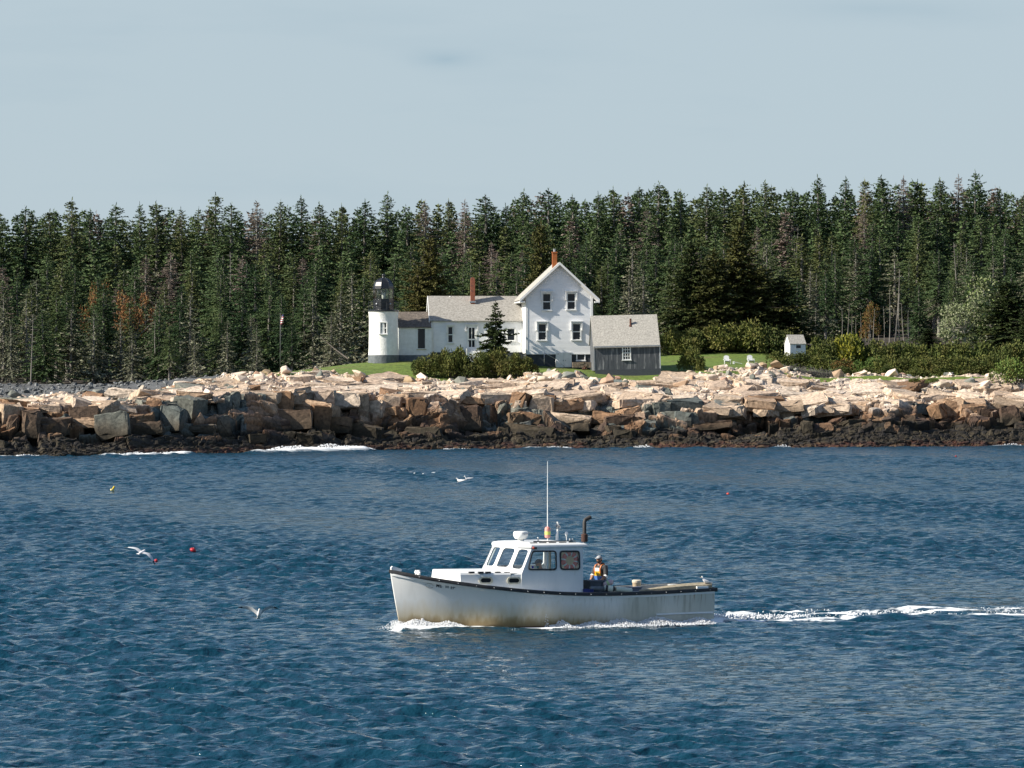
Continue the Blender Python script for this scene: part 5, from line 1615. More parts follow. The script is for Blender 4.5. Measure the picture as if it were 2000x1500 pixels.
# broad leaved trees
def leafy(seed, mats, n=2600, leaf=.11):
    r = np.random.RandomState(seed); lv = Leaves(); st = MB()
    st.tube([(0, 0, -.05), (.02, 0, .25), (.0, .02, .5)], [.04, .03, .02], 7)
    cs = []
    for i in range(16):
        a = r.rand() * 6.28; q = r.rand() ** .5; z = r.uniform(.3, .92)
        c = np.array((math.cos(a) * q * .42 * (1.15 - abs(z - .55)), math.sin(a) * q * .42 * (1.15 - abs(z - .55)), z)); cs.append((c, r.uniform(.09, .17)))
        st.tube([(.0, 0, .3 + .2 * r.rand()), tuple(c)], [.015, .004], 4)
    for i in range(n):
        c, rad = cs[r.randint(len(cs))]; d = r.normal(0, 1, 3); d /= np.linalg.norm(d)
        lv.spray(c + d * rad * r.uniform(.5, 1.1), d + r.normal(0, .7, 3), leaf * .36 * r.uniform(.6, 1.3), leaf * .12, r, int(r.rand() < .25))
    return st.mesh("trunk", V['bark']), lv.mesh("crown", [V[mats[0]], V[mats[1]]]), 1.0
for px, top, base, w_, Y, mt, lab, sd_2 in [(1935, 538, 700, 150, 505, ('paleleaf', 'bright'), "pale olive broad leaved tree behind the dark spruce, right", 1), (1885, 575, 700, 110, 503, ('paleleaf', 'lichen'), "smaller pale greyish tree left of the pale olive one", 2),
                                          (266, 568, 700, 84, 512, ('rustleaf', 'rustleaf'), "rust coloured round tree in the wood, far left", 3), (186, 540, 700, 60, 530, ('rustleaf', 'bushdark'), "dull rusty tree half hidden in the wood, far left", 4),
                                          (1700, 590, 680, 44, 528, ('rustleaf', 'bush'), "small rusty leaved tree between the bare trunks", 5)]:
    v = leafy(400 + sd_2, mt)
    root = empty("broadleaf_tree", at(px, base, Y), sd_2)
    s_ = (base - top) / FPX * Y; root.scale = (w_ / FPX * Y / .95, w_ / FPX * Y / .95, s_)
    link("trunk", v[0], root); link("crown", v[1], root); tag(root, lab, "tree")
# ================================================================== the lobster boat
BROOT = empty("lobster_boat", (BX, BY, 0), PI + BTH)
def bu(px, v):
    k_ = (px - 1000) / FPX
    return (BX + v * BS - k_ * (BY - v * BC)) / (BC - k_ * BS)
def bz(py, u, v): return CAMZ - (py - HZ) / FPX * (BY - u * BS - v * BC)
def bp(px, py, v):
    u = bu(px, v); return Vector((u, v, bz(py, u, v)))

U0, U1 = -5.22, 5.62
def halfB(u):
    return np.interp(u, [-5.3, -4, -2.5, -1, .5, 1.5, 2.5, 3.3, 4.0, 4.6, 5.1, 5.4, 5.62], [1.52, 1.60, 1.68, 1.72, 1.72, 1.66, 1.52, 1.32, 1.07, .78, .46, .22, .03])
def halfW(u):
    return np.interp(u, [-5.3, -4, -2.5, -1, .5, 1.5, 2.5, 3.3, 4.0, 4.6, 5.1, 5.4, 5.62], [1.44, 1.52, 1.56, 1.55, 1.42, 1.22, .94, .69, .46, .28, .13, .06, .02])
SHEER_PY = [(740, 1111), (762, 1114), (800, 1121.5), (850, 1130.5), (900, 1138), (950, 1144.5), (1000, 1150), (1050, 1154.5), (1100, 1157.5), (1150, 1159), (1200, 1158.5), (1250, 1157), (1300, 1155), (1350, 1152), (1395, 1149.5), (1430, 1148)]
us = np.concatenate([np.linspace(-5.22, 3, 40), np.linspace(3.1, 5.62, 26)])
def px_of(u, v): 
    X_ = BX - u * BC + v * BS; Y_ = BY - u * BS - v * BC
    return 1000 + FPX * X_ / Y_
sheer_z = np.array([bz(float(interp_px(SHEER_PY, px_of(u, halfB(u)))), u, halfB(u)) for u in us])
def sheer(u): return np.interp(u, us, sheer_z)
def smooth_arr(a, n=3):
    for _ in range(n):
        a = np.concatenate([a[:1], (a[:-2] + 2 * a[1:-1] + a[2:]) / 4, a[-1:]])
    return a
sheer_z = smooth_arr(sheer_z, 4)
hb, hw = smooth_arr(halfB(us), 3), smooth_arr(halfW(us), 3)
hb[-1], hw[-1] = .03, .02
tt = np.linspace(0, 1, 17)
def hull_pt(i, t, sg):
    u, zs = us[i], sheer_z[i]
    zk = -.45
    fl = np.clip((u - 1.0) / 4.0, 0, 1)
    if t <= .78:
        s_ = t / .78
        p = s_ ** (1.0 - .42 * fl) * (1 - .0) if fl > 0 else s_ ** 1.25
        y = hb[i] + (hw[i] - hb[i]) * p
        z = zs * (1 - s_) + 0 * s_
    else:
        s_ = (t - .78) / .22
        y = hw[i] * (1 - s_) ** .6 + .02 * s_
        z = zk * s_
    # raked, slightly curved stem
    rake = -.36 * max(0, 1 - z / 1.95) ** 1.15 if z >= 0 else -.36 + z * 1.4
    uu = u + rake * np.clip((u - 2.2) / 3.42, 0, 1) ** 1.5
    # tumblehome-free transom leaning a little
    return (uu, sg * y, z)
hv, hf = [], []
nR, nU = len(tt), len(us)
for sg in (1, -1):
    for i in range(nU):
        for t in tt: hv.append(hull_pt(i, t, sg))
for s_ in (0, 1):
    b = s_ * nU * nR
    for i in range(nU - 1):
        for j in range(nR - 1):
            q = (b + i * nR + j, b + i * nR + j + 1, b + (i + 1) * nR + j + 1, b + (i + 1) * nR + j)
            hf.append(q if s_ else q[::-1])
# stem strip and transom
for j in range(nR - 1):
    a, b = (nU - 1) * nR + j, nU * nR + (nU - 1) * nR + j
    hf.append((a, a + 1, b + 1, b)); hf.append((j, nU * nR + j, nU * nR + j + 1, j + 1))
me = bpy.data.meshes.new("hull"); me.from_pydata(hv, [], hf)
bm = bmesh.new(); bm.from_mesh(me); bmesh.ops.remove_doubles(bm, verts=bm.verts, dist=1e-4); bmesh.ops.recalc_face_normals(bm, faces=bm.faces)
for f in bm.faces: f.smooth = True
for e in bm.edges:
    if len(e.link_faces) == 2 and e.calc_face_angle() > .7: e.smooth = False
bm.to_mesh(me); bm.free()

def hull_mat():
    m = bpy.data.materials.new("stained_white_gelcoat"); m.use_nodes = True
    t = m.node_tree; b = t.nodes["Principled BSDF"]; lk = t.links.new
    b.inputs['Roughness'].default_value = .38; b.inputs['Specular IOR Level'].default_value = .4
    co = t.nodes.new("ShaderNodeTexCoord").outputs['Object']
    sep = t.nodes.new("ShaderNodeSeparateXYZ"); lk(co, sep.inputs[0])
    def mapn(sc):
        n = t.nodes.new("ShaderNodeMapping"); n.inputs['Scale'].default_value = sc; lk(co, n.inputs[0]); return n.outputs[0]
    def noise(vec, s_, d=5):
        n = t.nodes.new("ShaderNodeTexNoise"); n.inputs['Scale'].default_value = s_; n.inputs['Detail'].default_value = d; lk(vec, n.inputs['Vector']); return n.outputs['Fac']
    def rng(v, a, z, o0=0., o1=1.):
        n = t.nodes.new("ShaderNodeMapRange"); n.inputs['From Min'].default_value = a; n.inputs['From Max'].default_value = z
        n.inputs['To Min'].default_value = o0; n.inputs['To Max'].default_value = o1; lk(v, n.inputs['Value']); return n.outputs[0]
    def op(o, a, c):
        n = t.nodes.new("ShaderNodeMath"); n.operation = o
        for i, q in enumerate((a, c)):
            if isinstance(q, (float, int)): n.inputs[i].default_value = q
            else: lk(q, n.inputs[i])
        return n.outputs[0]
    def mixc(f, a, z):
        n = t.nodes.new("ShaderNodeMix"); n.data_type = 'RGBA'; lk(f, n.inputs['Factor'])
        for sock, q in (('A', a), ('B', z)):
            if isinstance(q, tuple): n.inputs[sock].default_value = (*q, 1)
            else: lk(q, n.inputs[sock])
        return n.outputs['Result']
    streak = noise(mapn((7, 7, .35)), 1.0, 6)
    broad = noise(mapn((.7, .7, .5)), 1.0, 3)
    fine = noise(mapn((18, 18, .6)), 1.0, 4)
    zc, xc = sep.outputs['Z'], sep.outputs['X']
    base = mixc(rng(broad, .35, .7), (.83, .815, .765), (.72, .715, .68))
    # rusty brown tide stain along the waterline, higher at the bow
    h = op('ADD', zc, op('MULTIPLY', op('SUBTRACT', streak, .5), .45))
    h = op('SUBTRACT', h, rng(xc, -1.0, 3.5, 0.0, .18))
    stain = op('MULTIPLY', rng(h, .78, .08), rng(xc, -2.6, -.2, .25, 1.0))
    base = mixc(op('MULTIPLY', stain, .88), base, (.44, .32, .12))
    deep = op('MULTIPLY', rng(h, .30, .0), rng(xc, -3.6, -1.0, .3, 1.0))
    base = mixc(op('MULTIPLY', deep, .7), base, (.20, .12, .05))
    # algae and runs on the after half
    aft = rng(xc, -1.55, -2.0)
    base = mixc(op('MULTIPLY', aft, rng(broad, .3, .75, .35, .75)), base, (.47, .45, .34))
    runs = op('MULTIPLY', rng(streak, .52, .70), op('MULTIPLY', rng(xc, .8, -2.2, .10, 1.0), rng(zc, .1, .95, .25, 1.0)))
    base = mixc(op('MULTIPLY', runs, .6), base, (.17, .16, .09))
    rust = op('MULTIPLY', op('MULTIPLY', rng(fine, .55, .72), rng(zc, .55, 1.0)), rng(xc, -2.6, -3.2))
    base = mixc(op('MULTIPLY', rust, .8), base, (.26, .12, .035))
    faint = op('MULTIPLY', rng(fine, .6, .8), rng(xc, 3.0, 1.0))
    base = mixc(op('MULTIPLY', faint, .22), base, (.25, .24, .20))
    bot = rng(op('SUBTRACT', zc, rng(xc, -5.2, 3.0, .13, .04)), .02, .0)
    base = mixc(bot, base, (.075, .02, .018))
    lk(base, b.inputs['Base Color'])
    return m
M['hull'] = hull_mat()
me.materials.append(M['hull'])
HULL = link("hull", me, BROOT)

def side_v(u, z, sg=1):
    """half breadth of the hull skin at (u, z)"""
    pts = []
    i = int(np.clip(np.searchsorted(us, u), 1, nU - 1))
    for ii in (i - 1, i):
        col_ = [hull_pt(ii, t, 1) for t in np.linspace(0, .78, 12)]
        zs_ = np.array([c[2] for c in col_])[::-1]; vs_ = np.array([c[1] for c in col_])[::-1]
        pts.append(np.interp(z, zs_, vs_))
    f = (u - us[i - 1]) / (us[i] - us[i - 1])
    return pts[0] * (1 - f) + pts[1] * f

# black guard rail that follows the sheer all round
gr = MB()
for sg in (1, -1):
    vs, fs = [], []
    sec = [(-.005, .028), (.05, .024), (.065, -.02), (.06, -.07), (.03, -.085), (-.005, -.085)]
    for i in range(nU):
        nx = np.gradient(hb, us)[i]; ln2 = math.sqrt(1 + nx * nx)
        for (o_, dz) in sec:
            o2 = o_ * (1.0 if i < nU - 1 else .6)
            vs.append((us[i] - nx / ln2 * o2 * -1 * (1 if o_ > 0 else 0) + (.03 if i == nU - 1 else 0), sg * (hb[i] + o2 / ln2), sheer_z[i] + dz))
    m_ = len(sec)
    for i in range(nU - 1):
        for j in range(m_):
            a, b = i * m_ + j, i * m_ + (j + 1) % m_
            fs.append((a, b, b + m_, a + m_))
    fs += [tuple(range(m_)), tuple(range((nU - 1) * m_, nU * m_))]
    gr.add(vs, fs, 0, True)
gr.box((-5.30, -1.56, sheer(-5.22) - .10), (-5.215, 1.56, sheer(-5.22) + .03))
gr.build("guard_rail", M['rubber'], BROOT)
bo = MB()
for u in np.arange(-5.0, 5.3, .55): 
    bo.ball((u, float(np.interp(u, us, hb)) + .066, float(sheer(u)) - .035), .016, 6, 4)
bo.build("rail_bolt", M['steel'], BROOT)
# white moulding under the guard
md_ = MB()
vs, fs = [], []
for i in range(nU):
    for dz, oo in ((-.088, .015), (-.155, .012), (-.16, -.01)):
        u_, z_ = us[i], sheer_z[i] + dz
        vs.append((u_ - (.0 if i < nU - 1 else .02), side_v(min(u_, 5.5), z_) + oo if i < nU - 1 else .035, z_))
for i in range(nU - 1):
    for j in range(2): fs.append((i * 3 + j, i * 3 + j + 1, (i + 1) * 3 + j + 1, (i + 1) * 3 + j))
md_.add(vs, fs, 0, True)
md_.build("sheer_moulding", M['white'], BROOT)
# chine strake aft
sk = MB()
pp = [bp(px, py, 1.57) for px, py in ((1281, 1200.5), (1330, 1198.5), (1395, 1196.5))]
sk.tube([Vector((p.x, side_v(max(p.x, -5.2), p.z) + .01, p.z)) for p in pp], .035, 8)
sk.build("spray_rail", M['white'], BROOT)

# decks
dk = MB()
fi = [i for i in range(nU) if us[i] >= -.9]
vs, fs = [], []
NV = 9
for i in fi:
    for k_ in range(NV):
        f = -1 + 2 * k_ / (NV - 1)
        vs.append((us[i], f * (hb[i] - .01), sheer_z[i] - .035 + .09 * (1 - f * f) * min(1, hb[i])))
for a in range(len(fi) - 1):
    for k_ in range(NV - 1): fs.append((a * NV + k_, a * NV + k_ + 1, (a + 1) * NV + k_ + 1, (a + 1) * NV + k_))
dk.add(vs, fs, 0, True)
dk.build("foredeck", mat('deck_paint', (.70, .71, .70), (.6, .6, .58), 3, .6), BROOT)
ck = MB()
ai = [i for i in range(nU) if us[i] <= -.85]
for sg in (1, -1):
    vs, fs = [], []
    for i in ai:
        inn = hb[i] - .27
        for y, z in ((hb[i] - .01, sheer_z[i] + .012), (inn, sheer_z[i] + .022), (inn, sheer_z[i] - .03), (inn - .03, .32)):
            vs.append((us[i], sg * y, z))
    for a in range(len(ai) - 1):
        for j in range(3): fs.append((a * 4 + j, a * 4 + j + 1, a * 4 + j + 5, a * 4 + j + 4))
    ck.add(vs, fs, 0, False)
ck.add([(-5.2, -1.4, .33), (-5.2, 1.4, .33), (-.5, 1.45, .33), (-.5, -1.45, .33)], [(0, 1, 2, 3)])
ck.add([(-4.95, -1.35, .3), (-4.95, 1.35, .3), (-4.95, 1.35, sheer(-5) + .02), (-4.95, -1.35, sheer(-5) + .02), (-5.22, 1.35, sheer(-5.2) + .02), (-5.22, -1.35, sheer(-5.2) + .02)], [(0, 1, 2, 3), (3, 2, 4, 5)])
M['wash'] = mat('worn_washboard', (.42, .43, .42), (.30, .30, .28), 5, .7)
ck.build("washboard", M['wash'], BROOT)
# weathered after coaming and the white scupper plate under the gull
cm_ = MB()
vs, fs = [], []
na = 15
for i in range(na):
    px = 1248 + (1391 - 1248) * i / (na - 1)
    hgt = .02 + .155 * math.sin(PI * min(1, i / (na - 1) * .62 + .02)) ** 1.1
    for sgn, vv in ((1, 1.50), (1, 1.22)):
        u = bu(px, vv); zb3 = float(sheer(u)) + .025
        vs += [(u, vv, zb3), (u, vv, zb3 + hgt * .55 + .01)] if vv > 1.4 else [(u, vv, zb3 + hgt), (u, vv, zb3)]
for i in range(na - 1):
    a = i * 4
    for j in range(3): fs.append((a + j, a + j + 1, a + j + 5, a + j + 4))
fs += [(0, 1, 2, 3), tuple((na - 1) * 4 + j for j in (3, 2, 1, 0))]
cm_.add(vs, fs, 0, False)
cm_.build("stern_coaming", mat('weathered_tan_deck', (.36, .31, .22), (.22, .19, .13), 9, .85, bump=.01), BROOT)
wp = MB(); a_, b_ = bp(1361, 1149.5, 1.56), bp(1383, 1148, 1.56)
wp.box((b_.x, 1.12, a_.z - .07), (a_.x, 1.585, a_.z + .07)); wp.build("stern_plate", M['white'], BROOT)

# stem head and mooring bitt
sh_ = MB()
p = bp(766, 1113, 0)
sh_.prism([(-.30, -.02), (.04, .0), (.05, .10), (.0, .15), (-.12, .12), (-.32, .04)], -.045, .045, axis=1)
o = sh_.build("stem_head", M['white'], BROOT); o.location = (5.55, 0, float(sheer(5.55)))
bt = MB()
p = bp(815.5, 1123, 0)
for vv, dx in ((-.09, .0), (.09, 0)): bt.tube([(p.x, vv, p.z - .2), (p.x, vv, bz(1113.5, p.x, vv))], .045, 10)
bt.tube([(p.x, -.2, bz(1118, p.x, 0)), (p.x, .2, bz(1118, p.x, 0))], .025, 8)
bt.build("mooring_bitt", M['white'], BROOT)

# trunk cabin
TK_F, TK_R = bu(899, 1.02), bu(1022, 1.34)
ztf, ztr = bz(1119.5, TK_F, 1.0), bz(1119.5, TK_R, 1.3)
tk = MB()
nT = 12
vs, fs = [], []
rows_ = []
prof_v = [-1, -.97, -.86, -.6, -.3, 0, .3, .6, .86, .97, 1]
for i in range(nT):
    f = i / (nT - 1)
    u = TK_F + (TK_R - TK_F) * f
    hwid = 1.02 + (1.34 - 1.02) * f
    zt2 = ztf + (ztr - ztf) * f
    zb4 = float(sheer(u)) - .12
    ring = [(u, -hwid * 1.03, zb4)]
    for pv in prof_v:
        ring.append((u, pv * hwid, zt2 + .085 * (1 - pv * pv) - (.05 if abs(pv) == 1 else 0)))
    ring.append((u, hwid * 1.03, zb4))
    rows_.append(ring)
# rounded front
front = []
for (u, y, z) in rows_[0]:
    yy = y / 1.02
    front.append((u + .34 * (1 - min(1, abs(yy)) ** 2.2), y * .97, z if z < 1.2 else z))
fr2 = []
for (u, y, z) in front:
    fr2.append((u + .10 * (1 - min(1, abs(y)) ** 2), y, float(sheer(u)) - .1))
ALL = [fr2] + [front] + rows_
for rg in ALL: vs += rg
m_ = len(rows_[0])
for a in range(len(ALL) - 1):
    for j in range(m_ - 1): fs.append((a * m_ + j, a * m_ + j + 1, (a + 1) * m_ + j + 1, (a + 1) * m_ + j))
tk.add(vs, fs, 0, False)
M['gel'] = mat('white_gelcoat', (.76, .76, .74), (.66, .67, .66), 1.3, .4, stretch=(1.2, 1.2, .35), c3=(.42, .42, .36), s3=3.5, lo3=.62, hi3=.82)
TRUNK = tk.build("trunk_cabin", M['gel'], BROOT)
hr = MB()
for (pa, pb) in ((918, 946),):
    pass
for px in (921, 939, 953, 972, 990):
    p = bp(px, 1118.6, 1.12); hr.box((p.x - .09, 1.08, p.z - .02), (p.x + .09, 1.16, p.z + .035))
hr.build("deck_hardware", M['rubber'], BROOT)
for px in (952, 1003):
    c = bp(px, 1133.7, 1.30)
    hw2, hh2 = 11 / FPX * 130 / BC, 4.6 / FPX * 130
    po = MB()
    def stad(a, b, n=10):
        r_ = b
        return [(a - r_ + r_ * math.cos(t), r_ * math.sin(t)) for t in np.linspace(-PI / 2, PI / 2, n)] + [(-a + r_ + r_ * math.cos(t), r_ * math.sin(t)) for t in np.linspace(PI / 2, 3 * PI / 2, n)]
    f_ = lambda q: (c.x + q[0], 1.02 + (1.34 - 1.02) * np.clip((TK_F - c.x - q[0]) / (TK_F - TK_R), 0, 1) + .022, c.z + q[1])
    po.panel(stad(hw2 * 1.16, hh2 * 1.45), [stad(hw2 * .86, hh2 * .92)], f_, (0, .035, 0))
    pf = po.build("porthole", mat('aged_porthole_ring', (.62, .60, .50), (.45, .42, .30), 14, .5), BROOT)
    pg_ = MB(); pg_.panel(stad(hw2 * .88, hh2 * .95), [], f_, (0, .012, 0)); pg_.build("pane", M['winglass'], pf)

# wheelhouse
HV, HVT = 1.36, 1.31
uF, uFt, uR = bu(1019, HV), bu(1039.5, HVT), bu(1139.5, HV)
zB = float(sheer(uR)) - .12
zT = bz(1068, uFt, HVT)
zWb = bz(1120.5, uF, HV)
wl = MB()
def wall_holes(side):
    hs = []
    for quad in ([(1031.5, 1112.5), (1086.5, 1112.5), (1086.5, 1076.5), (1040.5, 1076.5)], [(1094.8, 1112), (1132, 1112), (1132, 1076.5), (1094.8, 1076.5)]):
        q2 = [(bu(px, HV), bz(py, bu(px, HV), HV)) for px, py in quad]
        hs.append(q2)
    return hs
HOLES = [round_poly(h, .10, 5) for h in wall_holes(1)]
outer = [(uR, zB), (uF + .02, float(sheer(uF)) - .1), (uF, zWb), (uFt, zT), (uR, bz(1067.5, uR, HV))]
HOLE_Z = (bz(1112.5, uF, HV), bz(1074, uF, HV))
tum = lambda z: HV + (HVT - HV) * np.clip((z - zWb) / (zT - zWb), 0, 1)
for sg in (1, -1):
    HS_ = HOLES if sg > 0 else [round_poly([(uR + .12, HOLE_Z[0]), (uF - .07, HOLE_Z[0]), (uFt + .0, HOLE_Z[1]), (uR + .12, HOLE_Z[1])], .1, 5)]
    wl.panel(outer, HS_, lambda p, sg=sg: (p[0], sg * tum(p[1]), p[1]), (0, -sg * .06, 0))
# half bulkhead at the after end, starboard and overhead
zRt = bz(1067.5, uR, HV)
wl.box((uR - .0, -1.30, zRt - .22), (uR + .06, 1.30, zRt)); wl.box((uR, .95, .4), (uR + .06, 1.30, zRt - .22))
HOUSE_W = wl.build("wheelhouse_wall", M['gel'], BROOT)
for h, nm in zip(wall_holes(1), (0, 1)):
    cx_ = sum(p[0] for p in h) / 4; cz_ = sum(p[1] for p in h) / 4
    for sg in (1,):
        w_ = MB()
        inn = round_poly([(cx_ + (p[0] - cx_) * (1 - .075 * (.62 if nm == 0 else .95)), cz_ + (p[1] - cz_) * .90) for p in h], .085, 5)
        out = round_poly([(cx_ + (p[0] - cx_) * (1 + .055 * (.62 if nm == 0 else .95)), cz_ + (p[1] - cz_) * 1.075) for p in h], .12, 5)
        w_.panel(out, [inn], lambda p, sg=sg: (p[0], sg * (tum(p[1]) + .004), p[1]), (0, sg * .03, 0))
        fr = w_.build("side_window", M['rubber'], BROOT)
        g_ = MB(); g_.panel(round_poly(h, .1, 5), [], lambda p, sg=sg: (p[0], sg * (tum(p[1]) - .02), p[1]), (0, -sg * .006, 0))
        g_.build("pane", M['glass'], fr)
# windshield: five raked panels in a shallow curve
WPB = [(uF, HV), (uF + .30, .98), (uF + .56, .36), (uF + .56, -.36), (uF + .30, -.98), (uF, -HV)]
dU = uFt - uF
zTc = bz(1063, uFt + .5, 0)
WPT = [(u + dU * 1.0, v * HVT / HV * (1.0)) for u, v in WPB]
ws = MB(); gls = []
bzs = [zWb - .02, zWb + .05, zWb + .07, zWb + .07, zWb + .05, zWb - .02]
tzs = [zT, zT + .03, zT + .05, zT + .05, zT + .03, zT]
for i in range(5):
    A_, B_ = Vector((*WPB[i], bzs[i])), Vector((*WPB[i + 1], bzs[i + 1]))
    C_, D_ = Vector((*WPT[i + 1], tzs[i + 1])), Vector((*WPT[i], tzs[i]))
    fm = lambda p, A_=A_, B_=B_, C_=C_, D_=D_: (A_ * (1 - p[0]) + B_ * p[0]) * (1 - p[1]) + (D_ * (1 - p[0]) + C_ * p[0]) * p[1]
    nrm = (B_ - A_).cross(D_ - A_).normalized()
    if nrm.x > 0: nrm = -nrm
    q0, q1 = (.16, .86) if i == 0 else ((.07, .93) if i > 2 else (.12, .88))
    wlen = (B_ - A_).length; hlen = (D_ - A_).length
    hole = [(p[0] / wlen, p[1] / hlen) for p in round_poly([(q0 * wlen, .17 * hlen), (q1 * wlen, .15 * hlen), (q1 * wlen, .88 * hlen), (q0 * wlen, .88 * hlen)], .11, 5)]
    ws.panel([(0, 0), (1, 0), (1, 1), (0, 1)], [hole], fm, nrm * .05)
    gls.append((hole, fm, nrm))
WS = ws.build("windshield_frame", M['gel'], BROOT)
for hole, fm, nrm in gls:
    g_ = MB(); g_.panel(hole, [], lambda p: fm(p) + nrm * .02, nrm * .006); g_.build("windshield_pane", M['glass'], WS)
# roof with a rounded brow
rfm = MB()
poly = [(uR - .14, -HVT - .03)] + [(u + .05, v * 1.025) for u, v in reversed(WPT)] + [(uR - .14, HVT + .03)]
zr0 = lambda u: zT + .0 + (bz(1066, uR, HVT) - zT) * np.clip((uFt - u) / (uFt - uR), -.3, 1)
nR2 = 6
rings = []
ctr = Vector((sum(p[0] for p in poly) / len(poly), 0))
for k_ in range(nR2 + 1):
    f = k_ / nR2
    sc_k = [1.0, 1.012, 1.0, .965, .88, .6, .02][k_]
    dz = [-.045, .0, .045, .075, .10, .125, .13][k_]
    rg = []
    for (u, v) in poly:
        uu = ctr.x + (u - ctr.x) * sc_k; vv = v * sc_k
        ex = .05 * max(0, 1 - abs(v) / 1.2) * (1 if u > uFt - .3 else 0) if k_ < 4 else 0
        rg.append((uu, vv, zr0(uu) + dz + ex * .8))
    rings.append(rg)
vs = [p for rg in rings for p in rg]; m_ = len(poly); fs = []
for a in range(nR2):
    for j in range(m_): fs.append((a * m_ + j, a * m_ + (j + 1) % m_, (a + 1) * m_ + (j + 1) % m_, (a + 1) * m_ + j))
fs += [tuple(range(m_ - 1, -1, -1)), tuple(range(nR2 * m_, (nR2 + 1) * m_))]
rfm.add(vs, fs, 0, False)
ROOF = rfm.build("wheelhouse_roof", M['gel'], BROOT)
RZ_ = lambda u: float(zr0(u)) + .10
# roof rail with feet
rl = MB()
p = [bp(px, 1063.3, 1.12) for px in (1042, 1060, 1079, 1099, 1118)]
rl.tube([(q.x, 1.12, RZ_(q.x) + .055) for q in p], .018, 6)
for q in p: rl.box((q.x - .12, 1.09, RZ_(q.x) - .02), (q.x + .12, 1.15, RZ_(q.x) + .03))
rl.build("roof_rail", M['rubber'], BROOT)
def roofbase(px, v=0.0):
    u = bu(px, v); return u, RZ_(u) + .03
# radome
u, z0 = roofbase(1017)
k_ = (BY - u * BS) / FPX
ra = MB()
ra.lathe([(.115, 0), (.10, .10), (.085, .22), (.115, .32)], 18, (u, 0, z0 - .02))
zb5, zt5 = bz(1052.5, u, 0), bz(1037.5, u, 0)
hh = zt5 - zb5; rr_ = 14.6 * k_
RAD = ra.build("radome", M['white'], BROOT)
ra = MB(); ra.lathe([(rr_ * .70, 0), (rr_ * .84, hh * .12), (rr_ * .98, hh * .40), (rr_ * 1.0, hh * .62), (rr_ * .97, hh * .86), (rr_ * .88, hh * .97), (rr_ * .6, hh * 1.0), (.0, hh * 1.01)], 28, (u, 0, zb5))
ra.build("radome_cap", M['white'], RAD)
# maker's name on the radome face: a short blurred word
def text_mesh(s_, size, name):
    cu = bpy.data.curves.new(name, 'FONT'); cu.body = s_; cu.size = size; cu.offset = size * .010
    to = bpy.data.objects.new(name, cu); COL.objects.link(to)
    dg = bpy.context.evaluated_depsgraph_get(); dg.update()
    me_ = bpy.data.meshes.new_from_object(to.evaluated_get(dg))
    bpy.data.objects.remove(to); bpy.data.curves.remove(cu)
    bm_ = bmesh.new(); bm_.from_mesh(me_); bmesh.ops.subdivide_edges(bm_, edges=[e for e in bm_.edges if e.calc_length() > .05], cuts=2); bmesh.ops.triangulate(bm_, faces=bm_.faces); bm_.to_mesh(me_); bm_.free()
    return me_
M['ink'] = mat('black_lettering', (.012, .013, .015), rough=.5)
M['inkgrey'] = mat('grey_lettering', (.22, .23, .27), rough=.5)
M['inktan'] = mat('faded_tan_lettering', (.30, .28, .20), rough=.5)
tmx = text_mesh("Raymarine", .075, "lettering")
wd_ = max(v.co.x for v in tmx.vertices)
for v in tmx.vertices:
    ang = R(90) + R(22) - (v.co.x - wd_ / 2) / rr_ * 1.0
    a2 = PI / 2 - (v.co.x - wd_ * .1) / rr_ + R(6)
    zz_ = zb5 + hh * .60 + v.co.y
    v.co = (u + (rr_ + .006) * math.cos(PI - a2 + 0 * ang) * 1.0, (rr_ + .006) * math.sin(PI - a2), zz_)
tmx.materials.append(M['inkgrey']); link("lettering", tmx, RAD)
# whip aerial with a pot float threaded on it
u, z0 = roofbase(1069.5)
an = MB(); an.tube([(u, 0, z0 - .05), (u, 0, bz(1055, u, 0)), (u, 0, bz(960, u, 0)), (u, 0, bz(901, u, 0))], [.024, .018, .014, .009], 8)
AN = an.build("whip_aerial", M['white'], BROOT)
fz0, fz1 = bz(1051, u, 0), bz(1028.5, u, 0); fh = fz1 - fz0
fl_ = MB()
fl_.lathe([(.035, 0), (.085, .02), (.092, fh * .12)], 14, (u, 0, fz0), 1)
for a, b, mi in ((.12, .30, 1), (.30, .58, 0), (.58, .80, 1)):
    fl_.lathe([(.092, fh * a), (.093, fh * b)], 14, (u, 0, fz0), mi)
fl_.lathe([(.093, fh * .80), (.085, fh * .88), (.06, fh * .96), (.02, fh)], 14, (u, 0, fz0), 1)
M['pink'] = mat('faded_pink_float', (.62, .24, .20), (.66, .34, .28), 5, .6)
M['limeyellow'] = mat('lime_yellow_paint', (.60, .66, .10), (.7, .7, .2), 5, .6)
fl_.build("aerial_float", [M['limeyellow'], M['pink']], AN)
# radar reflector on its mast
u, z0 = roofbase(1089)
rrm = MB(); rrm.tube([(u, 0, z0 - .05), (u, 0, bz(1019, u, 0))], .026, 8); rrm.tube([(u + .10, .1, z0 - .05), (u + .10, .1, z0 + .18), (u, 0, z0 + .32)], .018, 6); rrm.box((u - .10, -.03, z0 + .38), (u - .05, .03, z0 + .45))
RM = rrm.build("signal_mast", M['white'], BROOT)
zc_ = bz(1027.5, u, 0); rq = .115; hq = 8.0 * k_
rfl = MB(); top_, bot_ = (u, 0, zc_ + hq), (u + .0, 0, zc_ - hq)
eq = [(u + rq * math.cos(a), rq * math.sin(a), zc_) for a in (R(20), R(110), R(200), R(290))]
rfl.add([top_, bot_] + eq, [(0, 2, 1, 4), (0, 3, 1, 5), (2, 3, 4, 5)])
rf_o = rfl.build("radar_reflector", M['steel'], RM); sm_ = rf_o.modifiers.new("t", 'SOLIDIFY'); sm_.thickness = .008
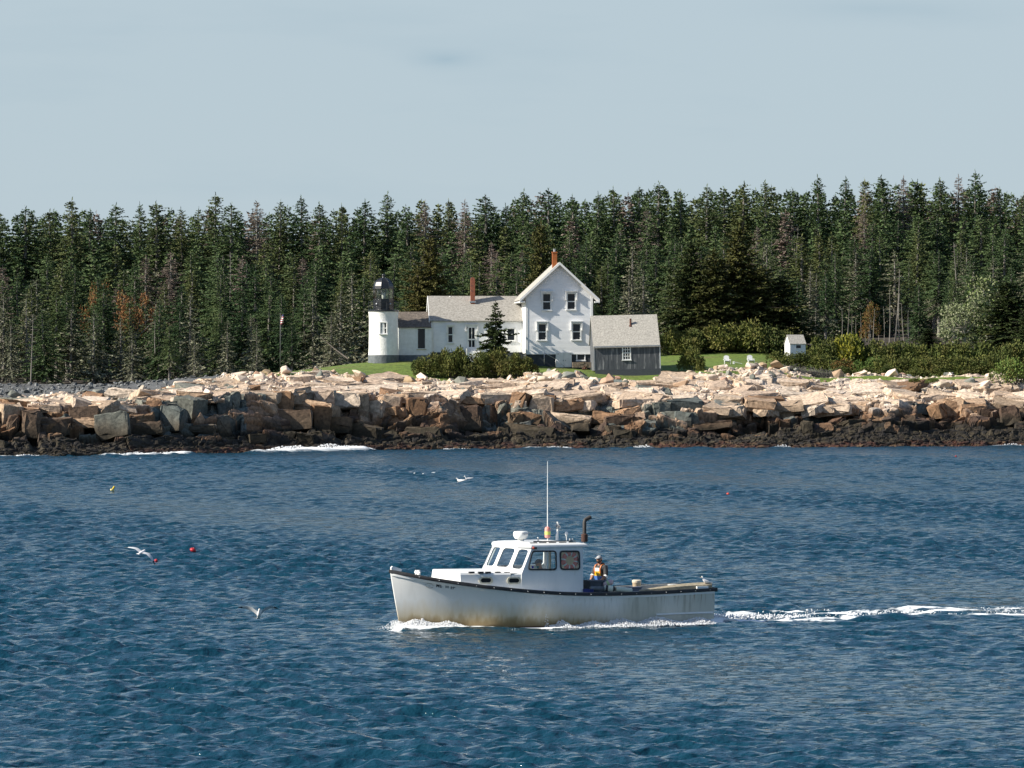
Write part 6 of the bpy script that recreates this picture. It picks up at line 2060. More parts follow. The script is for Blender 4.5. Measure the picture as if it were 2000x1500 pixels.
# gps mushroom, small roof fittings
u, z0 = roofbase(1106.5)
gm_ = MB(); gm_.tube([(u, 0, z0 - .04), (u, 0, z0 + .14)], .012, 6); gm_.lathe([(.02, .12), (.05, .18), (.055, .23), (.03, .27), (0, .275)], 12, (u, 0, z0))
gm_.build("satellite_antenna", M['white'], BROOT)
u, z0 = roofbase(1051, .2); hn = MB(); hn.tube([(u, .2, z0 - .03), (u, .2, z0 + .09)], .022, 6); hn.ball((u, .2, z0 + .10), .03, 6, 5)
u, z0 = roofbase(1116, .2)
for d in (-.05, .05): hn.tube([(u + d, .2, z0 - .03), (u + d, .2, z0 + .06)], .03, 6)
hn.build("roof_fitting", M['steel'], BROOT)
nl = MB(); p = bp(1040.5, 1070.5, HVT); nl.box((p.x - .12, HVT, p.z - .03), (p.x + .02, HVT + .06, p.z + .03)); nl.build("side_light_base", M['rubber'], BROOT)
nl2 = MB(); nl2.ball((p.x, HVT + .07, p.z + .01), .045, 8, 6); nl2.build("side_light", mat('red_lamp_lens', (.35, .06, .03), rough=.25), BROOT)
# exhaust stack
ux, zx = roofbase(1141.5, .3); 
ex = MB()
ex.lathe([(.06, -.1), (.06, .12)], 12, (ux, .3, zx), 1)
z1_, z2_, z3_ = bz(1058.5, ux, .3), bz(1042, ux, .3), bz(1018.5, ux, .3)
ex.lathe([(.06, 0), (.105, .01), (.108, .05), (.108, z2_ - z1_ - .03), (.06, z2_ - z1_)], 16, (ux, .3, z1_), 0)
ex.tube([(ux, .3, z2_ - .02), (ux, .3, z3_ - .02), (ux - .02, .3, z3_ + .05), (ux - .22, .3, z3_ + .14)], [.062, .062, .064, .07], 12, 2, caps=False)
ex.tube([(ux - .21, .3, z3_ + .135), (ux - .218, .3, z3_ + .139)], [.06, .06], 12, 2)
ex.build("exhaust_stack", [mat('rusty_muffler', (.075, .035, .025), (.045, .028, .022), 6, .8), M['steel'], mat('dark_exhaust_pipe', (.045, .04, .036), (.03, .027, .025), 6, .6)], BROOT)
# inside the house: dash, bulkhead, post, dark electronics
ins = MB()
ins.box((uF - .15, -1.28, .9), (uF + .35, 1.28, bz(1116, uF, 0)))
ins.box((uR + .07, -1.29, .4), (uR + .95, -1.25, zT - .05)) if False else None
DASH = ins.build("dashboard", mat('dash_grey', (.25, .26, .25), (.18, .19, .18), 4, .7), BROOT)
el = MB(); 
for u_, v_, w2, h2 in ((uF + .05, .15, .12, .14), (uF + .02, -.45, .10, .10)): el.box((u_ - .05, v_ - w2, bz(1116, uF, 0)), (u_ + .05, v_ + w2, bz(1116, uF, 0) + h2 * 1.5))
el.build("instrument", M['black'], BROOT)
bk = MB(); p = bp(1082, 1095, .2); bk.box((uR + .04, -.35, .4), (uR + .10, .96, zT - .02)); bk.box((bu(1076.5, -.4), -.5, .4), (bu(1076.5, -.4) + .05, -.40, zT - .02)); bk.build("aft_bulkhead", mat('tan_bulkhead', (.42, .40, .30), (.36, .34, .26), 2, .8), BROOT)
# things stuck on the side window: small coloured stickers
stk = MB()
for px, mi in ((1040.5, 0), (1045.5, 1), (1050, 2)):
    p = bp(px, 1107.5, HV - .03); stk.box((p.x - .035, tum(p.z) - .016, p.z - .035), (p.x + .035, tum(p.z) - .010, p.z + .035), mi)
stk.build("sticker", [mat('blue_sticker', (.02, .02, .3)), mat('pale_sticker', (.4, .45, .35)), mat('teal_sticker', (.04, .18, .18))], BROOT)
# registration letters and the faded emblem on the bow
def on_hull(me_, px0, py0, slope_px, slant=0.12, scale=1.0):
    """wrap flat text (x right in the picture, y up) on the port bow"""
    for v in me_.vertices:
        X0, Y0 = v.co.x * scale, v.co.y * scale
        px = px0 + (X0 + slant * Y0) / BC * BC * FPX / 130.0
        py = py0 + slope_px * (px - px0) - Y0 * FPX / 130.0
        vv = 1.0
        for _ in range(8):
            u_ = bu(px, vv); z_ = bz(py, u_, vv); ue = u_ - (-.36 * max(0, 1 - z_ / 1.95) ** 1.15) * np.clip((u_ - 2.2) / 3.42, 0, 1) ** 1.5
            vv = float(side_v(min(ue, 5.5), z_))
        v.co = (u_, vv + .006, z_)
    return me_
t1 = on_hull(text_mesh("ME", .155, "registration"), 851.0, 1146.6, .125); t1.materials.append(M['ink']); link("registration_letters", t1, HULL)
t1 = on_hull(text_mesh("III", .150, "registration"), 869.2, 1148.4, .10); t1.materials.append(M['ink']); link("registration_letters", t1, HULL)
t1 = on_hull(text_mesh("EF", .155, "registration"), 879.4, 1150.4, .05); t1.materials.append(M['ink']); link("registration_letters", t1, HULL)
# emblem: arched word, a small mark, and a curved underline
def arc_text(s_, size, r_, sweep):
    me_ = text_mesh(s_, size, "emblem")
    w2 = max(v.co.x for v in me_.vertices)
    for v in me_.vertices:
        a = (v.co.x / w2 - .5) * sweep; rr2 = r_ + v.co.y
        v.co = (rr2 * math.sin(a), rr2 * math.cos(a) - r_, 0)
    return me_
e1 = on_hull(arc_text("TAFFY", .050, .15, R(110)), 838.5, 1140.6, .10, .0); e1.materials.append(M['inktan']); link("emblem", e1, HULL)
e2 = on_hull(text_mesh("PS", .045, "emblem"), 837.0, 1145.6, .10, .0); e2.materials.append(M['inktan']); link("emblem", e2, HULL)
und = MB(); n = 14
for i in range(n):
    a0_, a1_ = R(-42 + 84 * i / n), R(-42 + 84 * (i + 1) / n); r_ = .17
    und.add([(r_ * math.sin(a0_), -r_ * math.cos(a0_) + r_, 0), (r_ * math.sin(a1_), -r_ * math.cos(a1_) + r_, 0), (r_ * 1.08 * math.sin(a1_), -r_ * 1.08 * math.cos(a1_) + r_, 0), (r_ * 1.08 * math.sin(a0_), -r_ * 1.08 * math.cos(a0_) + r_, 0)], [(0, 1, 2, 3)])
e3 = on_hull(und.mesh("emblem", M['inktan']), 838.8, 1148.0, .10, .0); link("emblem", e3, HULL)
tag(BROOT, "white lobster boat with rust stained hull and raked windshield heading left", "boat")

def on_boat(u, v, z): return BROOT.matrix_world @ Vector((u, v, z))
BROOT_M = Matrix.Translation((BX, BY, 0)) @ Matrix.Rotation(PI + BTH, 4, 'Z')
def place_on_boat(o, u, v, z, rz=0.0, tilt=(0, 0)):
    o.location = BROOT_M @ Vector((u, v, z)); o.rotation_euler = (tilt[0], tilt[1], PI + BTH + rz)
    return o

# ---------------------------------------------------------------- gear aboard
# life ring in the after side window
lr = empty("life_ring")
u_, zc_ = bu(1112.5, 1.22), bz(1094.5, bu(1112.5, 1.22), 1.22)
Rr, rr2 = .225, .078
def torus(mb, a0, a1, n, Rr, rr2, mi, k_=1.0, y=0):
    vs, fs = [], []
    nn = 10
    for i in range(n + 1):
        a = a0 + (a1 - a0) * i / n
        for j in range(nn):
            b = 2 * PI * j / nn
            rad = Rr + rr2 * k_ * math.cos(b)
            vs.append((rad * math.cos(a), y + rr2 * k_ * .8 * math.sin(b), rad * math.sin(a)))
    for i in range(n):
        for j in range(nn): fs.append((i * nn + j, i * nn + (j + 1) % nn, (i + 1) * nn + (j + 1) % nn, (i + 1) * nn + j))
    mb.add(vs, fs, mi, True)
tb_ = MB(); torus(tb_, 0, 2 * PI, 40, Rr, rr2, 0); tb_.build("ring_body", mat('faded_red_ring', (.66, .05, .06), (.56, .05, .06), 4, .6), lr)
bands = MB()
for i in range(8):
    a = 2 * PI * i / 8 + R(10); torus(bands, a - R(6), a + R(6), 4, Rr, rr2, 0, 1.05)
bands.build("reflective_band", mat('band_grey_white', (.6, .62, .6)), lr)
place_on_boat(lr, u_, 1.235, zc_)
tag(lr, "red life ring with white bands hanging inside the after wheelhouse window", "life ring")
# bait box / hauling bin beside the man
bb = empty("bait_bin")
x0, x1 = bu(1169.5, .75), bu(1148, .75); zt6 = bz(1133, x0, .75)
b1 = MB(); b1.box((x0, .35, .34), (x1, .95, zt6)); b1.box((x0 - .02, .33, zt6 - .06), (x1 + .02, .97, zt6 + .0005))
b1.build("bin_body", mat('slate_grey_plastic', (.065, .08, .10), (.05, .06, .078), 5, .6), bb)
b1 = MB(); b1.box((x0 - .32, .30, .34), (x0 - .03, .92, zt6 - .02)); b1.build("bin_lid", mat('dark_slate_plastic', (.045, .055, .07)), bb)
bb.matrix_world = BROOT_M
tag(bb, "slate grey bait bin on deck in front of the standing fisherman", "bin")
bl_ = MB(); bl_.lathe([(.15, 0), (.18, .34), (.185, .36), (.16, .36), (.14, .05), (0, .05)], 16); o = bl_.build("blue_tub", mat('blue_plastic', (.015, .03, .15)))
place_on_boat(o, bu(1150, 1.45), 1.42, float(sheer(-1.2)) - .12); o.scale = (1, 1, .7)
tag(o, "small dark blue tub on the rail just behind the wheelhouse", "tub")
# a faded pot float on top of the bin end
def pot_float(name, L_, r_, cols, label, stick=.18):
    e = empty(name)
    m_ = MB()
    n = len(cols); prof = lambda f: r_ * (1 - max(0, (abs(f - .5) - .30) / .20) ** 2.2 * .75)
    for i in range(n):
        fs_ = np.linspace(i / n, (i + 1) / n, 5)
        m_.lathe([(prof(f), (f - .5) * L_) for f in fs_], 14, (0, 0, 0), cols[i][0])
    m_.build("float_body", [c[1] for c in sorted({c[0]: c for c in cols}.values())], e)
    s_ = MB(); s_.tube([(0, 0, -L_ / 2 - stick), (0, 0, L_ / 2 + .03)], .018, 6); s_.build("spindle", mat('wood_spindle', (.45, .34, .18)), e)
    return tag(e, label, "float", None)
M['fpink'] = mat('washed_pink', (.58, .40, .42), (.62, .5, .5), 5, .6); M['flime'] = mat('washed_lime', (.42, .55, .28), rough=.6); M['fcream'] = mat('cream_foam', (.66, .68, .58), (.56, .6, .5), 4, .6)
f1 = pot_float("pot_float", .36, .095, [(0, M['fpink']), (0, M['fpink']), (1, M['flime']), (0, M['fpink']), (0, M['fpink'])], "faded pink float with lime band lying tilted beside the standing fisherman")
p = bp(1187.5, 1139.2, .95); place_on_boat(f1, p.x, p.y, p.z); f1.rotation_euler = (0, R(66), 0)
f2 = pot_float("pot_float", .40, .095, [(0, M['fcream']), (1, M['rubber']), (0, M['fcream']), (0, M['fcream']), (1, M['rubber'])], "cream float with black bands lying on the washboard", .05)
p = bp(1190, 1149.3, 1.48); place_on_boat(f2, p.x, p.y, p.z); f2.rotation_euler = (0, R(96), 0)
tb_ = MB(); a_, b_ = bp(1202, 1150.2, 1.50), bp(1233, 1153.3, 1.50)
tb_.tube([(0, 0, 0), (b_ - a_) * .5, b_ - a_], .082, 12)
o = tb_.build("white_tube", M['fcream']); o.matrix_world = BROOT_M @ Matrix.Translation(a_)
tag(o, "pale cylindrical tube lying along the washboard", "tube")
tb_ = MB(); a_, b_ = bp(1153, 1149.6, 1.46), bp(1178, 1149.6, 1.46)
tb_.tube([(0, 0, 0), b_ - a_], .07, 12)
for f in (.70, .85, .98): tb_.tube([(b_ - a_) * f, (b_ - a_) * (f + .05)], .082, 12)
o = tb_.build("grey_tube", mat('grey_tube', (.16, .18, .2), (.1, .11, .12), 5, .6)); o.matrix_world = BROOT_M @ Matrix.Translation(a_)
tag(o, "dark grey ribbed tube lying on the washboard behind the wheelhouse", "tube")
# cream bucket on the far washboard with a small dark box in front
p = bp(1243.5, 1153, -.2)
bk_ = empty("bucket"); m_ = MB(); m_.lathe([(.125, 0), (.14, .26), (.15, .27), (.15, .30), (.14, .30)], 18)
m_.build("bucket_body", mat('cream_plastic', (.60, .48, .32), (.52, .40, .26), 6, .6), bk_)
m_ = MB(); m_.lathe([(.152, .28), (.155, .34), (.12, .36), (0, .362)], 18); m_.build("lid", mat('cream_lid', (.62, .54, .42)), bk_)
place_on_boat(bk_, p.x, p.y, bz(1154, p.x, -.2))
tag(bk_, "cream lidded bucket standing amidships on the open deck", "bucket")
m_ = MB(); m_.box((-.2, -.12, 0), (.2, .12, .80)); m_.box((-.22, -.14, .80), (.22, .14, .84)); o = m_.build("deck_crate", mat('blue_grey_crate', (.12, .14, .19)))
p = bp(1239, 1155, .1); place_on_boat(o, p.x, p.y, .335)
tag(o, "blue grey crate on deck in front of the cream bucket", "crate")
m_ = MB(); m_.box((-.17, -.17, 0), (.17, .17, bz(1154, bu(1243.5, -.2), -.2) - .335 - .012)); o = m_.build("deck_locker", mat('locker_grey', (.2, .21, .21))); place_on_boat(o, bu(1243.5, -.2), -.2, .335)
tag(o, "grey deck locker under the cream bucket", "locker")
# ================================================================== people and birds
def skin_obj(name, nodes, edges, mt, parent=None, root=0, sub=2):
    """nodes: list of (xyz, rx, ry)"""
    me = bpy.data.meshes.new(name)
    me.from_pydata([n[0] for n in nodes], edges, []); me.update()
    o = link(name, me, parent)
    o.modifiers.new("skin", 'SKIN')
    if not me.skin_vertices: me.skin_vertices.new()
    for i, n in enumerate(nodes):
        s_ = me.skin_vertices[0].data[i]
        s_.radius = (n[1], n[2] if len(n) > 2 else n[1]); s_.use_root = (i == root)
    md = o.modifiers.new("sub", 'SUBSURF'); md.levels = sub; md.render_levels = sub
    me.materials.append(mt)
    o.modifiers["skin"].use_smooth_shade = True
    return o
M['skin'] = mat('weathered_skin', (.42, .23, .15), (.36, .19, .12), 9, .6)
M['hoodie'] = mat('charcoal_knit', (.045, .045, .048), (.065, .063, .062), 12, .9)
M['orange'] = mat('orange_oilskin', (.62, .17, .02), (.56, .14, .02), 5, .5)
M['yellowb'] = mat('yellow_oilskin', (.62, .38, .02), rough=.5)
M['blueb'] = mat('blue_oilskin', (.04, .12, .36), rough=.5)
M['glove'] = mat('orange_glove', (.60, .10, .03), (.64, .20, .12), 9, .5)
M['cap'] = mat('grey_cap', (.36, .37, .38), (.28, .29, .30), 8, .85)
M['beard'] = mat('dark_hair', (.03, .022, .018), rough=.9)
M['navy'] = mat('navy_oilskin', (.02, .03, .08), rough=.55)

def hand(parent, c, d, palm_n, thumb_side, k_=1.0):
    """a gloved hand: palm and five bent fingers along d"""
    d = Vector(d).normalized(); n = Vector(palm_n).normalized(); s_ = d.cross(n).normalized()
    c = Vector(c)
    nodes = [(c, .030 * k_, .022 * k_), (c + d * .045 * k_, .042 * k_, .022 * k_), (c + d * .085 * k_, .042 * k_, .020 * k_)]
    edges = [(0, 1), (1, 2)]
    for i, (off, ln) in enumerate(((-.030, .062), (-.010, .075), (.010, .072), (.030, .055))):
        b = c + d * .088 * k_ + s_ * off * k_
        j = len(nodes)
        nodes += [(b, .011 * k_), (b + d * ln * .45 * k_ + n * .012 * k_, .0105 * k_), (b + d * ln * .72 * k_ + n * .036 * k_, .010 * k_), (b + d * ln * .78 * k_ + n * .058 * k_, .009 * k_)]
        edges += [(2, j), (j, j + 1), (j + 1, j + 2), (j + 2, j + 3)]
    b = c + d * .035 * k_ + s_ * thumb_side * .042 * k_
    j = len(nodes)
    nodes += [(b, .014 * k_), (b + (d * .6 + s_ * thumb_side * .6 + n * .3) * .035 * k_, .012 * k_), (b + (d * .9 + s_ * thumb_side * .5 + n * .9) * .055 * k_, .010 * k_)]
    edges += [(1, j), (j, j + 1), (j + 1, j + 2)]
    return skin_obj("glove", [(tuple(q[0]),) + tuple(q[1:]) for q in nodes], edges, M['glove'], parent, 1, 1)

def head_part(parent, c, fwd, k_=1.0, beard=True, capm=None, hair=None):
    f = Vector(fwd).normalized(); s_ = Vector((0, 0, 1)).cross(f).normalized(); u_ = f.cross(s_) * -1 if f.cross(s_).z < 0 else f.cross(s_)
    c = Vector(c)
    P_ = lambda a, b, z: c + f * a * k_ + s_ * b * k_ + u_ * z * k_
    if beard:
        m_ = MB()
        for a, b, z, r_ in ((.055, 0, -.085, .045), (.045, .045, -.06, .035), (.045, -.045, -.06, .035), (.0, .068, -.035, .03), (.0, -.068, -.035, .03), (.075, 0, -.062, .022)):
            m_.ball(P_(a, b, z), r_ * k_, 8, 6)
        m_.build("beard", M['beard'], parent)
    if capm:
        m_ = MB()
        vs, fs = [], []
        n1, n2 = 16, 6
        for i in range(n2 + 1):
            t = PI / 2 * i / n2
            for j in range(n1):
                a = 2 * PI * j / n1
                vs.append(P_(.112 * math.cos(t) * math.cos(a) - .005, .092 * math.cos(t) * math.sin(a), .035 + .088 * math.sin(t)))
        for i in range(n2):
            for j in range(n1): fs.append((i * n1 + j, i * n1 + (j + 1) % n1, (i + 1) * n1 + (j + 1) % n1, (i + 1) * n1 + j))
        m_.add(vs, fs, 0, True)
        br = [P_(.10 + .075 * math.cos(a), .085 * math.sin(a), .035 - .012 * math.cos(a)) for a in np.linspace(-PI / 2, PI / 2, 9)]
        bk2 = [q + u_ * .012 * k_ for q in br]
        m_.add(br + bk2, [tuple(range(9)), tuple(range(17, 8, -1))] + [(i, i + 1, i + 10, i + 9) for i in range(8)])
        m_.build("cap", capm, parent)
    if hair:
        m_ = MB(); m_.ball(P_(-.02, 0, .02), .10 * k_, 12, 8); m_.build("hair", hair, parent)
    fa_ = MB()
    for sg in (-1, 1):
        fa_.ball(P_(.093, sg * .032, .012), .012 * k_, 6, 5)
    fa_.build("eye", M['beard'], parent)

def fisherman():
    root = empty("person")
    # local frame: x forward (to the bow), y to port, z up from the cockpit sole
    fx = Vector((.92, .39, 0)).normalized()          # turned a little to the viewer's side
    sd_ = Vector((-fx.y, fx.x, 0))
    Q = lambda a, b, z: tuple(fx * a + sd_ * b + Vector((0, 0, z)))
    body = [(Q(0, 0, .93), .13, .15), (Q(.02, 0, 1.12), .125, .15), (Q(.05, 0, 1.30), .12, .165), (Q(.06, 0, 1.42), .085, .12), (Q(.085, 0, 1.50), .055, .055), (Q(.105, 0, 1.57), .072, .068), (Q(.115, 0, 1.645), .098, .082), (Q(.105, 0, 1.715), .085, .075),
            (Q(.20, 0, 1.615), .022, .018),
            (Q(.05, .19, 1.39), .075), (Q(.10, .26, 1.13), .055), (Q(.30, .20, .97), .042), (Q(.36, .17, .94), .034),
            (Q(.05, -.19, 1.39), .075), (Q(.12, -.25, 1.14), .055), (Q(.33, -.17, .99), .042), (Q(.40, -.14, .97), .034),
            (Q(0, .10, .85), .10), (Q(.03, .11, .48), .07), (Q(0, .12, .09), .05), (Q(.13, .13, .04), .045),
            (Q(0, -.10, .85), .10), (Q(.03, -.11, .48), .07), (Q(0, -.12, .09), .05), (Q(.13, -.13, .04), .045), (Q(.112, .088, 1.63), .016, .022), (Q(.112, -.088, 1.63), .016, .022)]
    ed = [(0, 1), (1, 2), (2, 3), (3, 4), (4, 5), (5, 6), (6, 7), (6, 8), (2, 9), (9, 10), (10, 11), (11, 12), (2, 13), (13, 14), (14, 15), (15, 16), (0, 17), (17, 18), (18, 19), (19, 20), (0, 21), (21, 22), (22, 23), (23, 24), (6, 25), (6, 26)]
    skin_obj("body", body, ed, M['skin'], root)
    hood = [(Q(0, 0, 1.00), .155, .175), (Q(.02, 0, 1.14), .15, .175), (Q(.05, 0, 1.31), .145, .195), (Q(.05, 0, 1.44), .105, .13), (Q(.02, 0, 1.51), .085, .085),
            (Q(.05, .20, 1.39), .095), (Q(.085, .255, 1.20), .078), (Q(.115, .262, 1.115), .07), (Q(.05, -.20, 1.39), .095), (Q(.10, -.25, 1.20), .078), (Q(.135, -.25, 1.125), .07), (Q(-.08, 0, 1.49), .08, .10)]
    skin_obj("hoodie", hood, [(0, 1), (1, 2), (2, 3), (3, 4), (2, 5), (5, 6), (6, 7), (2, 8), (8, 9), (9, 10), (3, 11)], M['hoodie'], root)
    cu = MB()
    for e, d in ((Q(.118, .263, 1.10), (.2, -.06, -.18)), (Q(.14, -.25, 1.11), (.2, .06, -.16))):
        e = Vector(e); dv = (fx * d[0] + sd_ * d[1] + Vector((0, 0, d[2]))).normalized(); cu.tube([e - dv * .03, e + dv * .03], .078, 10)
    cu.build("rolled_cuff", M['white'], root)
    # bib overalls: bib panel, straps, trousers
    tr_ = [(Q(0, 0, .98), .165, .18), (Q(.01, 0, 1.08), .16, .18), (Q(0, .10, .80), .13), (Q(.03, .115, .48), .105), (Q(0, .12, .20), .095), (Q(0, -.10, .80), .13), (Q(.03, -.115, .48), .105), (Q(0, -.12, .20), .095)]
    skin_obj("overalls", tr_, [(0, 1), (0, 2), (2, 3), (3, 4), (0, 5), (5, 6), (6, 7)], M['navy'], root)
    bb = MB()
    def bib(z0, z1, w_, mi, off=.0):
        vs = []
        for z in (z0, z1):
            for b in np.linspace(-w_, w_, 7):
                vs.append(Q(.205 + off - .35 * b * b * 2 + (.02 if z > 1.2 else 0), b, z))
        bb.add(vs, [(i, i + 1, i + 8, i + 7) for i in range(6)], mi)
    bib(1.27, 1.375, .085, 0, .006); bib(1.12, 1.27, .13, 1, .0); bib(.96, 1.12, .16, 2, .0)
    o = bb.build("bib", [M['white'], M['yellowb'], M['blueb']], root); md = o.modifiers.new("t", 'SOLIDIFY'); md.thickness = .012
    st_ = MB()
    for b in (.115, -.115):
        st_.tube([Q(.20, b, 1.20), Q(.21, b, 1.34), Q(.15, b * 1.05, 1.45), Q(.02, b, 1.49), Q(-.12, b * .6, 1.36), Q(-.16, b * .3, 1.1)], .026, 6)
    st_.build("strap", M['orange'], root)
    head_part(root, Q(.115, 0, 1.645), Q(1, .12, 0), 1.0, True, M['cap'])
    hand(root, Q(.37, .165, .935), fx * .8 + sd_ * -.25 + Vector((0, 0, -.2)), (0, 0, -1), -1, 1.15)
    hand(root, Q(.41, -.135, .965), fx * .8 + sd_ * .2 + Vector((0, 0, -.25)), (0, 0, -1), 1, 1.15)
    return root
fm_ = fisherman()
uf, vf = bu(1175, -1.12), -1.12
place_on_boat(fm_, uf, vf, .335)
ztop = bz(1083, uf, vf)
fm_.scale = ((ztop - .335) / 1.79,) * 3
tag(fm_, "bearded person in grey cap, dark hoodie and orange strapped bib standing at the bait bin", "person")

def skipper():
    root = empty("person")
    Q = lambda a, b, z: (a, b, z)
    nodes = [(Q(0, 0, .55), .15, .16), (Q(.03, 0, .78), .15, .17), (Q(.08, 0, 1.0), .14, .19), (Q(.10, 0, 1.12), .08, .10), (Q(.14, 0, 1.18), .058), (Q(.17, 0, 1.25), .072, .066), (Q(.19, 0, 1.32), .096, .080), (Q(.18, 0, 1.39), .082, .074), (Q(.275, 0, 1.29), .02, .016),
             (Q(.08, .2, 1.05), .08), (Q(.16, .25, .80), .06), (Q(.40, .2, .78), .045), (Q(.48, .18, .78), .036), (Q(.08, -.2, 1.05), .08), (Q(.16, -.25, .8), .06), (Q(.40, -.2, .78), .045), (Q(.48, -.18, .78), .036),
             (Q(.0, .1, .42), .11), (Q(.38, .12, .42), .08), (Q(.40, .12, .05), .05), (Q(.0, -.1, .42), .11), (Q(.38, -.12, .42), .08), (Q(.40, -.12, .05), .05)]
    skin_obj("body", nodes, [(0, 1), (1, 2), (2, 3), (3, 4), (4, 5), (5, 6), (6, 7), (6, 8), (2, 9), (9, 10), (10, 11), (11, 12), (2, 13), (13, 14), (14, 15), (15, 16), (0, 17), (17, 18), (18, 19), (0, 20), (20, 21), (21, 22)], M['skin'], root)
    j_ = [(Q(0, 0, .6), .17, .18), (Q(.03, 0, .8), .17, .20), (Q(.08, 0, 1.02), .16, .22), (Q(.09, 0, 1.13), .10, .12), (Q(.08, .21, 1.05), .10), (Q(.16, .255, .82), .078), (Q(.36, .21, .785), .062), (Q(.08, -.21, 1.05), .10), (Q(.16, -.255, .82), .078), (Q(.36, -.21, .785), .062)]
    skin_obj("jacket", j_, [(0, 1), (1, 2), (2, 3), (2, 4), (4, 5), (5, 6), (2, 7), (7, 8), (8, 9)], mat('dark_red_jacket', (.07, .03, .035), (.05, .028, .032), 6, .85), root)
    head_part(root, Q(.19, 0, 1.32), (1, .0, -.15), 1.0, False, M['navy'])
    return root
sk_ = skipper()
us_, vs_ = bu(1064.5, .1), .1
place_on_boat(sk_, us_, vs_, .335, R(4))
sk_.scale = ((bz(1089.5, us_, vs_) - .335) / 1.47,) * 3
tag(sk_, "person in dark cap seated inside the wheelhouse, seen through the side window", "person")
m_ = MB(); m_.lathe([(.2, 0), (.05, .03), (.05, .46), (.19, .47), (.2, .55), (0, .56)], 14); o = m_.build("helm_seat", M['navy']); place_on_boat(o, us_, vs_, .335); o.scale = (1, 1, .82)
tag(o, "helm seat under the seated person in the wheelhouse", "seat")

M['gullwhite'] = mat('white_plumage', (.78, .77, .75), (.70, .69, .68), 9, .8)
M['gullgrey'] = mat('pale_grey_plumage', (.60, .61, .62), (.52, .53, .54), 6, .8)
M['bill'] = mat('yellow_bill', (.55, .36, .06), rough=.5)
M['wingtip'] = mat('dark_wing_tip', (.05, .05, .055), rough=.8)
def loft(mb, secs, mi=0):
    """secs: list of (centre, rx-vector, rz-vector)"""
    n = 12; vs, fs = [], []
    for c, a, b in secs:
        for k_ in range(n):
            t = 2 * PI * k_ / n
            vs.append(tuple(Vector(c) + Vector(a) * math.cos(t) + Vector(b) * math.sin(t)))
    for i in range(len(secs) - 1):
        for k_ in range(n): fs.append((i * n + k_, i * n + (k_ + 1) % n, (i + 1) * n + (k_ + 1) % n, (i + 1) * n + k_))
    fs += [tuple(range(n - 1, -1, -1)), tuple(range((len(secs) - 1) * n, len(secs) * n))]
    mb.add(vs, fs, mi, True)
def wing(mb, root_pt, pts, chords, mi=1, tipmi=2, th=.012):
    """pts: spanwise points (leading edge line), chord extends backward along -x"""
    vs = []
    for p, c in zip(pts, chords):
        p = Vector(p)
        vs += [p + Vector((c * .25, 0, 0)), p + Vector((0, 0, th)), p + Vector((-c * .75, 0, 0)), p + Vector((0, 0, -th * .4))]
    for i in range(len(pts) - 1):
        fs = [(i * 4 + j, i * 4 + (j + 1) % 4, (i + 1) * 4 + (j + 1) % 4, (i + 1) * 4 + j) for j in range(4)]
        mb.add(vs, fs, tipmi if i >= len(pts) - 2 else mi, True)
def flying_gull(wl_, wr_, label, pos, rot, scale=1.0):
    e = empty("gull")
    m_ = MB()
    loft(m_, [((.24, 0, .03), (0, .012, 0), (0, 0, .012)), ((.21, 0, .035), (0, .036, 0), (0, 0, .036)), ((.15, 0, .03), (0, .04, 0), (0, 0, .042)), ((.08, 0, .0), (0, .062, 0), (0, 0, .062)), ((-.02, 0, -.01), (0, .075, 0), (0, 0, .07)), ((-.14, 0, .0), (0, .05, 0), (0, 0, .042)), ((-.2, 0, .01), (0, .035, 0), (0, 0, .015)), ((-.30, 0, .012), (0, .075, 0), (0, 0, .006))])
    for pts in (wl_, wr_):
        wing(m_, None, pts, [.20, .20, .17, .11, .03][:len(pts)])
    m_.build("body", [M['gullwhite'], M['gullgrey'], M['wingtip']], e)
    b = MB(); b.tube([(.235, 0, .03), (.275, 0, .022)], [.011, .004], 6); b.build("bill", M['bill'], e)
    e.location = pos; e.rotation_euler = rot; e.scale = (scale,) * 3
    return tag(e, label, "gull", "gulls over and on the water")
# high-banked gull over the red buoys; local x is its heading
flying_gull([(.04, .06, .02), (.06, .26, .08), (.03, .44, .07), (-.02, .60, .04), (-.09, .74, .0)], [(.04, -.06, .02), (.06, -.26, .03), (.03, -.44, -.06), (-.02, -.58, -.16), (-.09, -.70, -.27)],
            "gull gliding with one wing dipped towards a red buoy", at(277, 1079, 158), (R(16), R(-12), R(62)), 1.0)
flying_gull([(.04, .06, .03), (.05, .22, .20), (.02, .40, .29), (-.03, .54, .31), (-.10, .68, .30)], [(.04, -.06, .03), (.05, -.22, .20), (.02, -.40, .29), (-.03, -.54, .33), (-.10, -.68, .35)],
            "gull with both wings raised in a v low over the open water", at(506, 1199, 126), (0, R(-40), R(-80)), .9)
# gull standing on the stern
e = empty("gull")
m_ = MB()
loft(m_, [((.10, 0, .365), (0, .010, 0), (0, 0, .012)), ((.075, 0, .37), (0, .03, 0), (0, 0, .034)), ((.045, 0, .35), (.02, .034, 0), (0, 0, .034)), ((.03, 0, .28), (.04, .05, 0), (-.0, 0, .045)), ((-.02, 0, .22), (.03, .075, 0), (0, 0, .08)), ((-.10, 0, .19), (.01, .062, 0), (0, 0, .06)), ((-.2, 0, .165), (0, .03, 0), (0, 0, .025)), ((-.28, 0, .15), (0, .018, 0), (0, 0, .008))])
m_.build("body", [M['gullwhite']], e)
wg = MB()
for sg in (-1, 1): loft(wg, [((.02, sg * .062, .235), (0, .012, 0), (0, 0, .03)), ((-.08, sg * .066, .215), (0, .014, 0), (0, 0, .05)), ((-.2, sg * .04, .18), (0, .01, 0), (0, 0, .022)), ((-.31, sg * .015, .165), (0, .004, 0), (0, 0, .006))])
wg.build("folded_wing", M['gullgrey'], e)
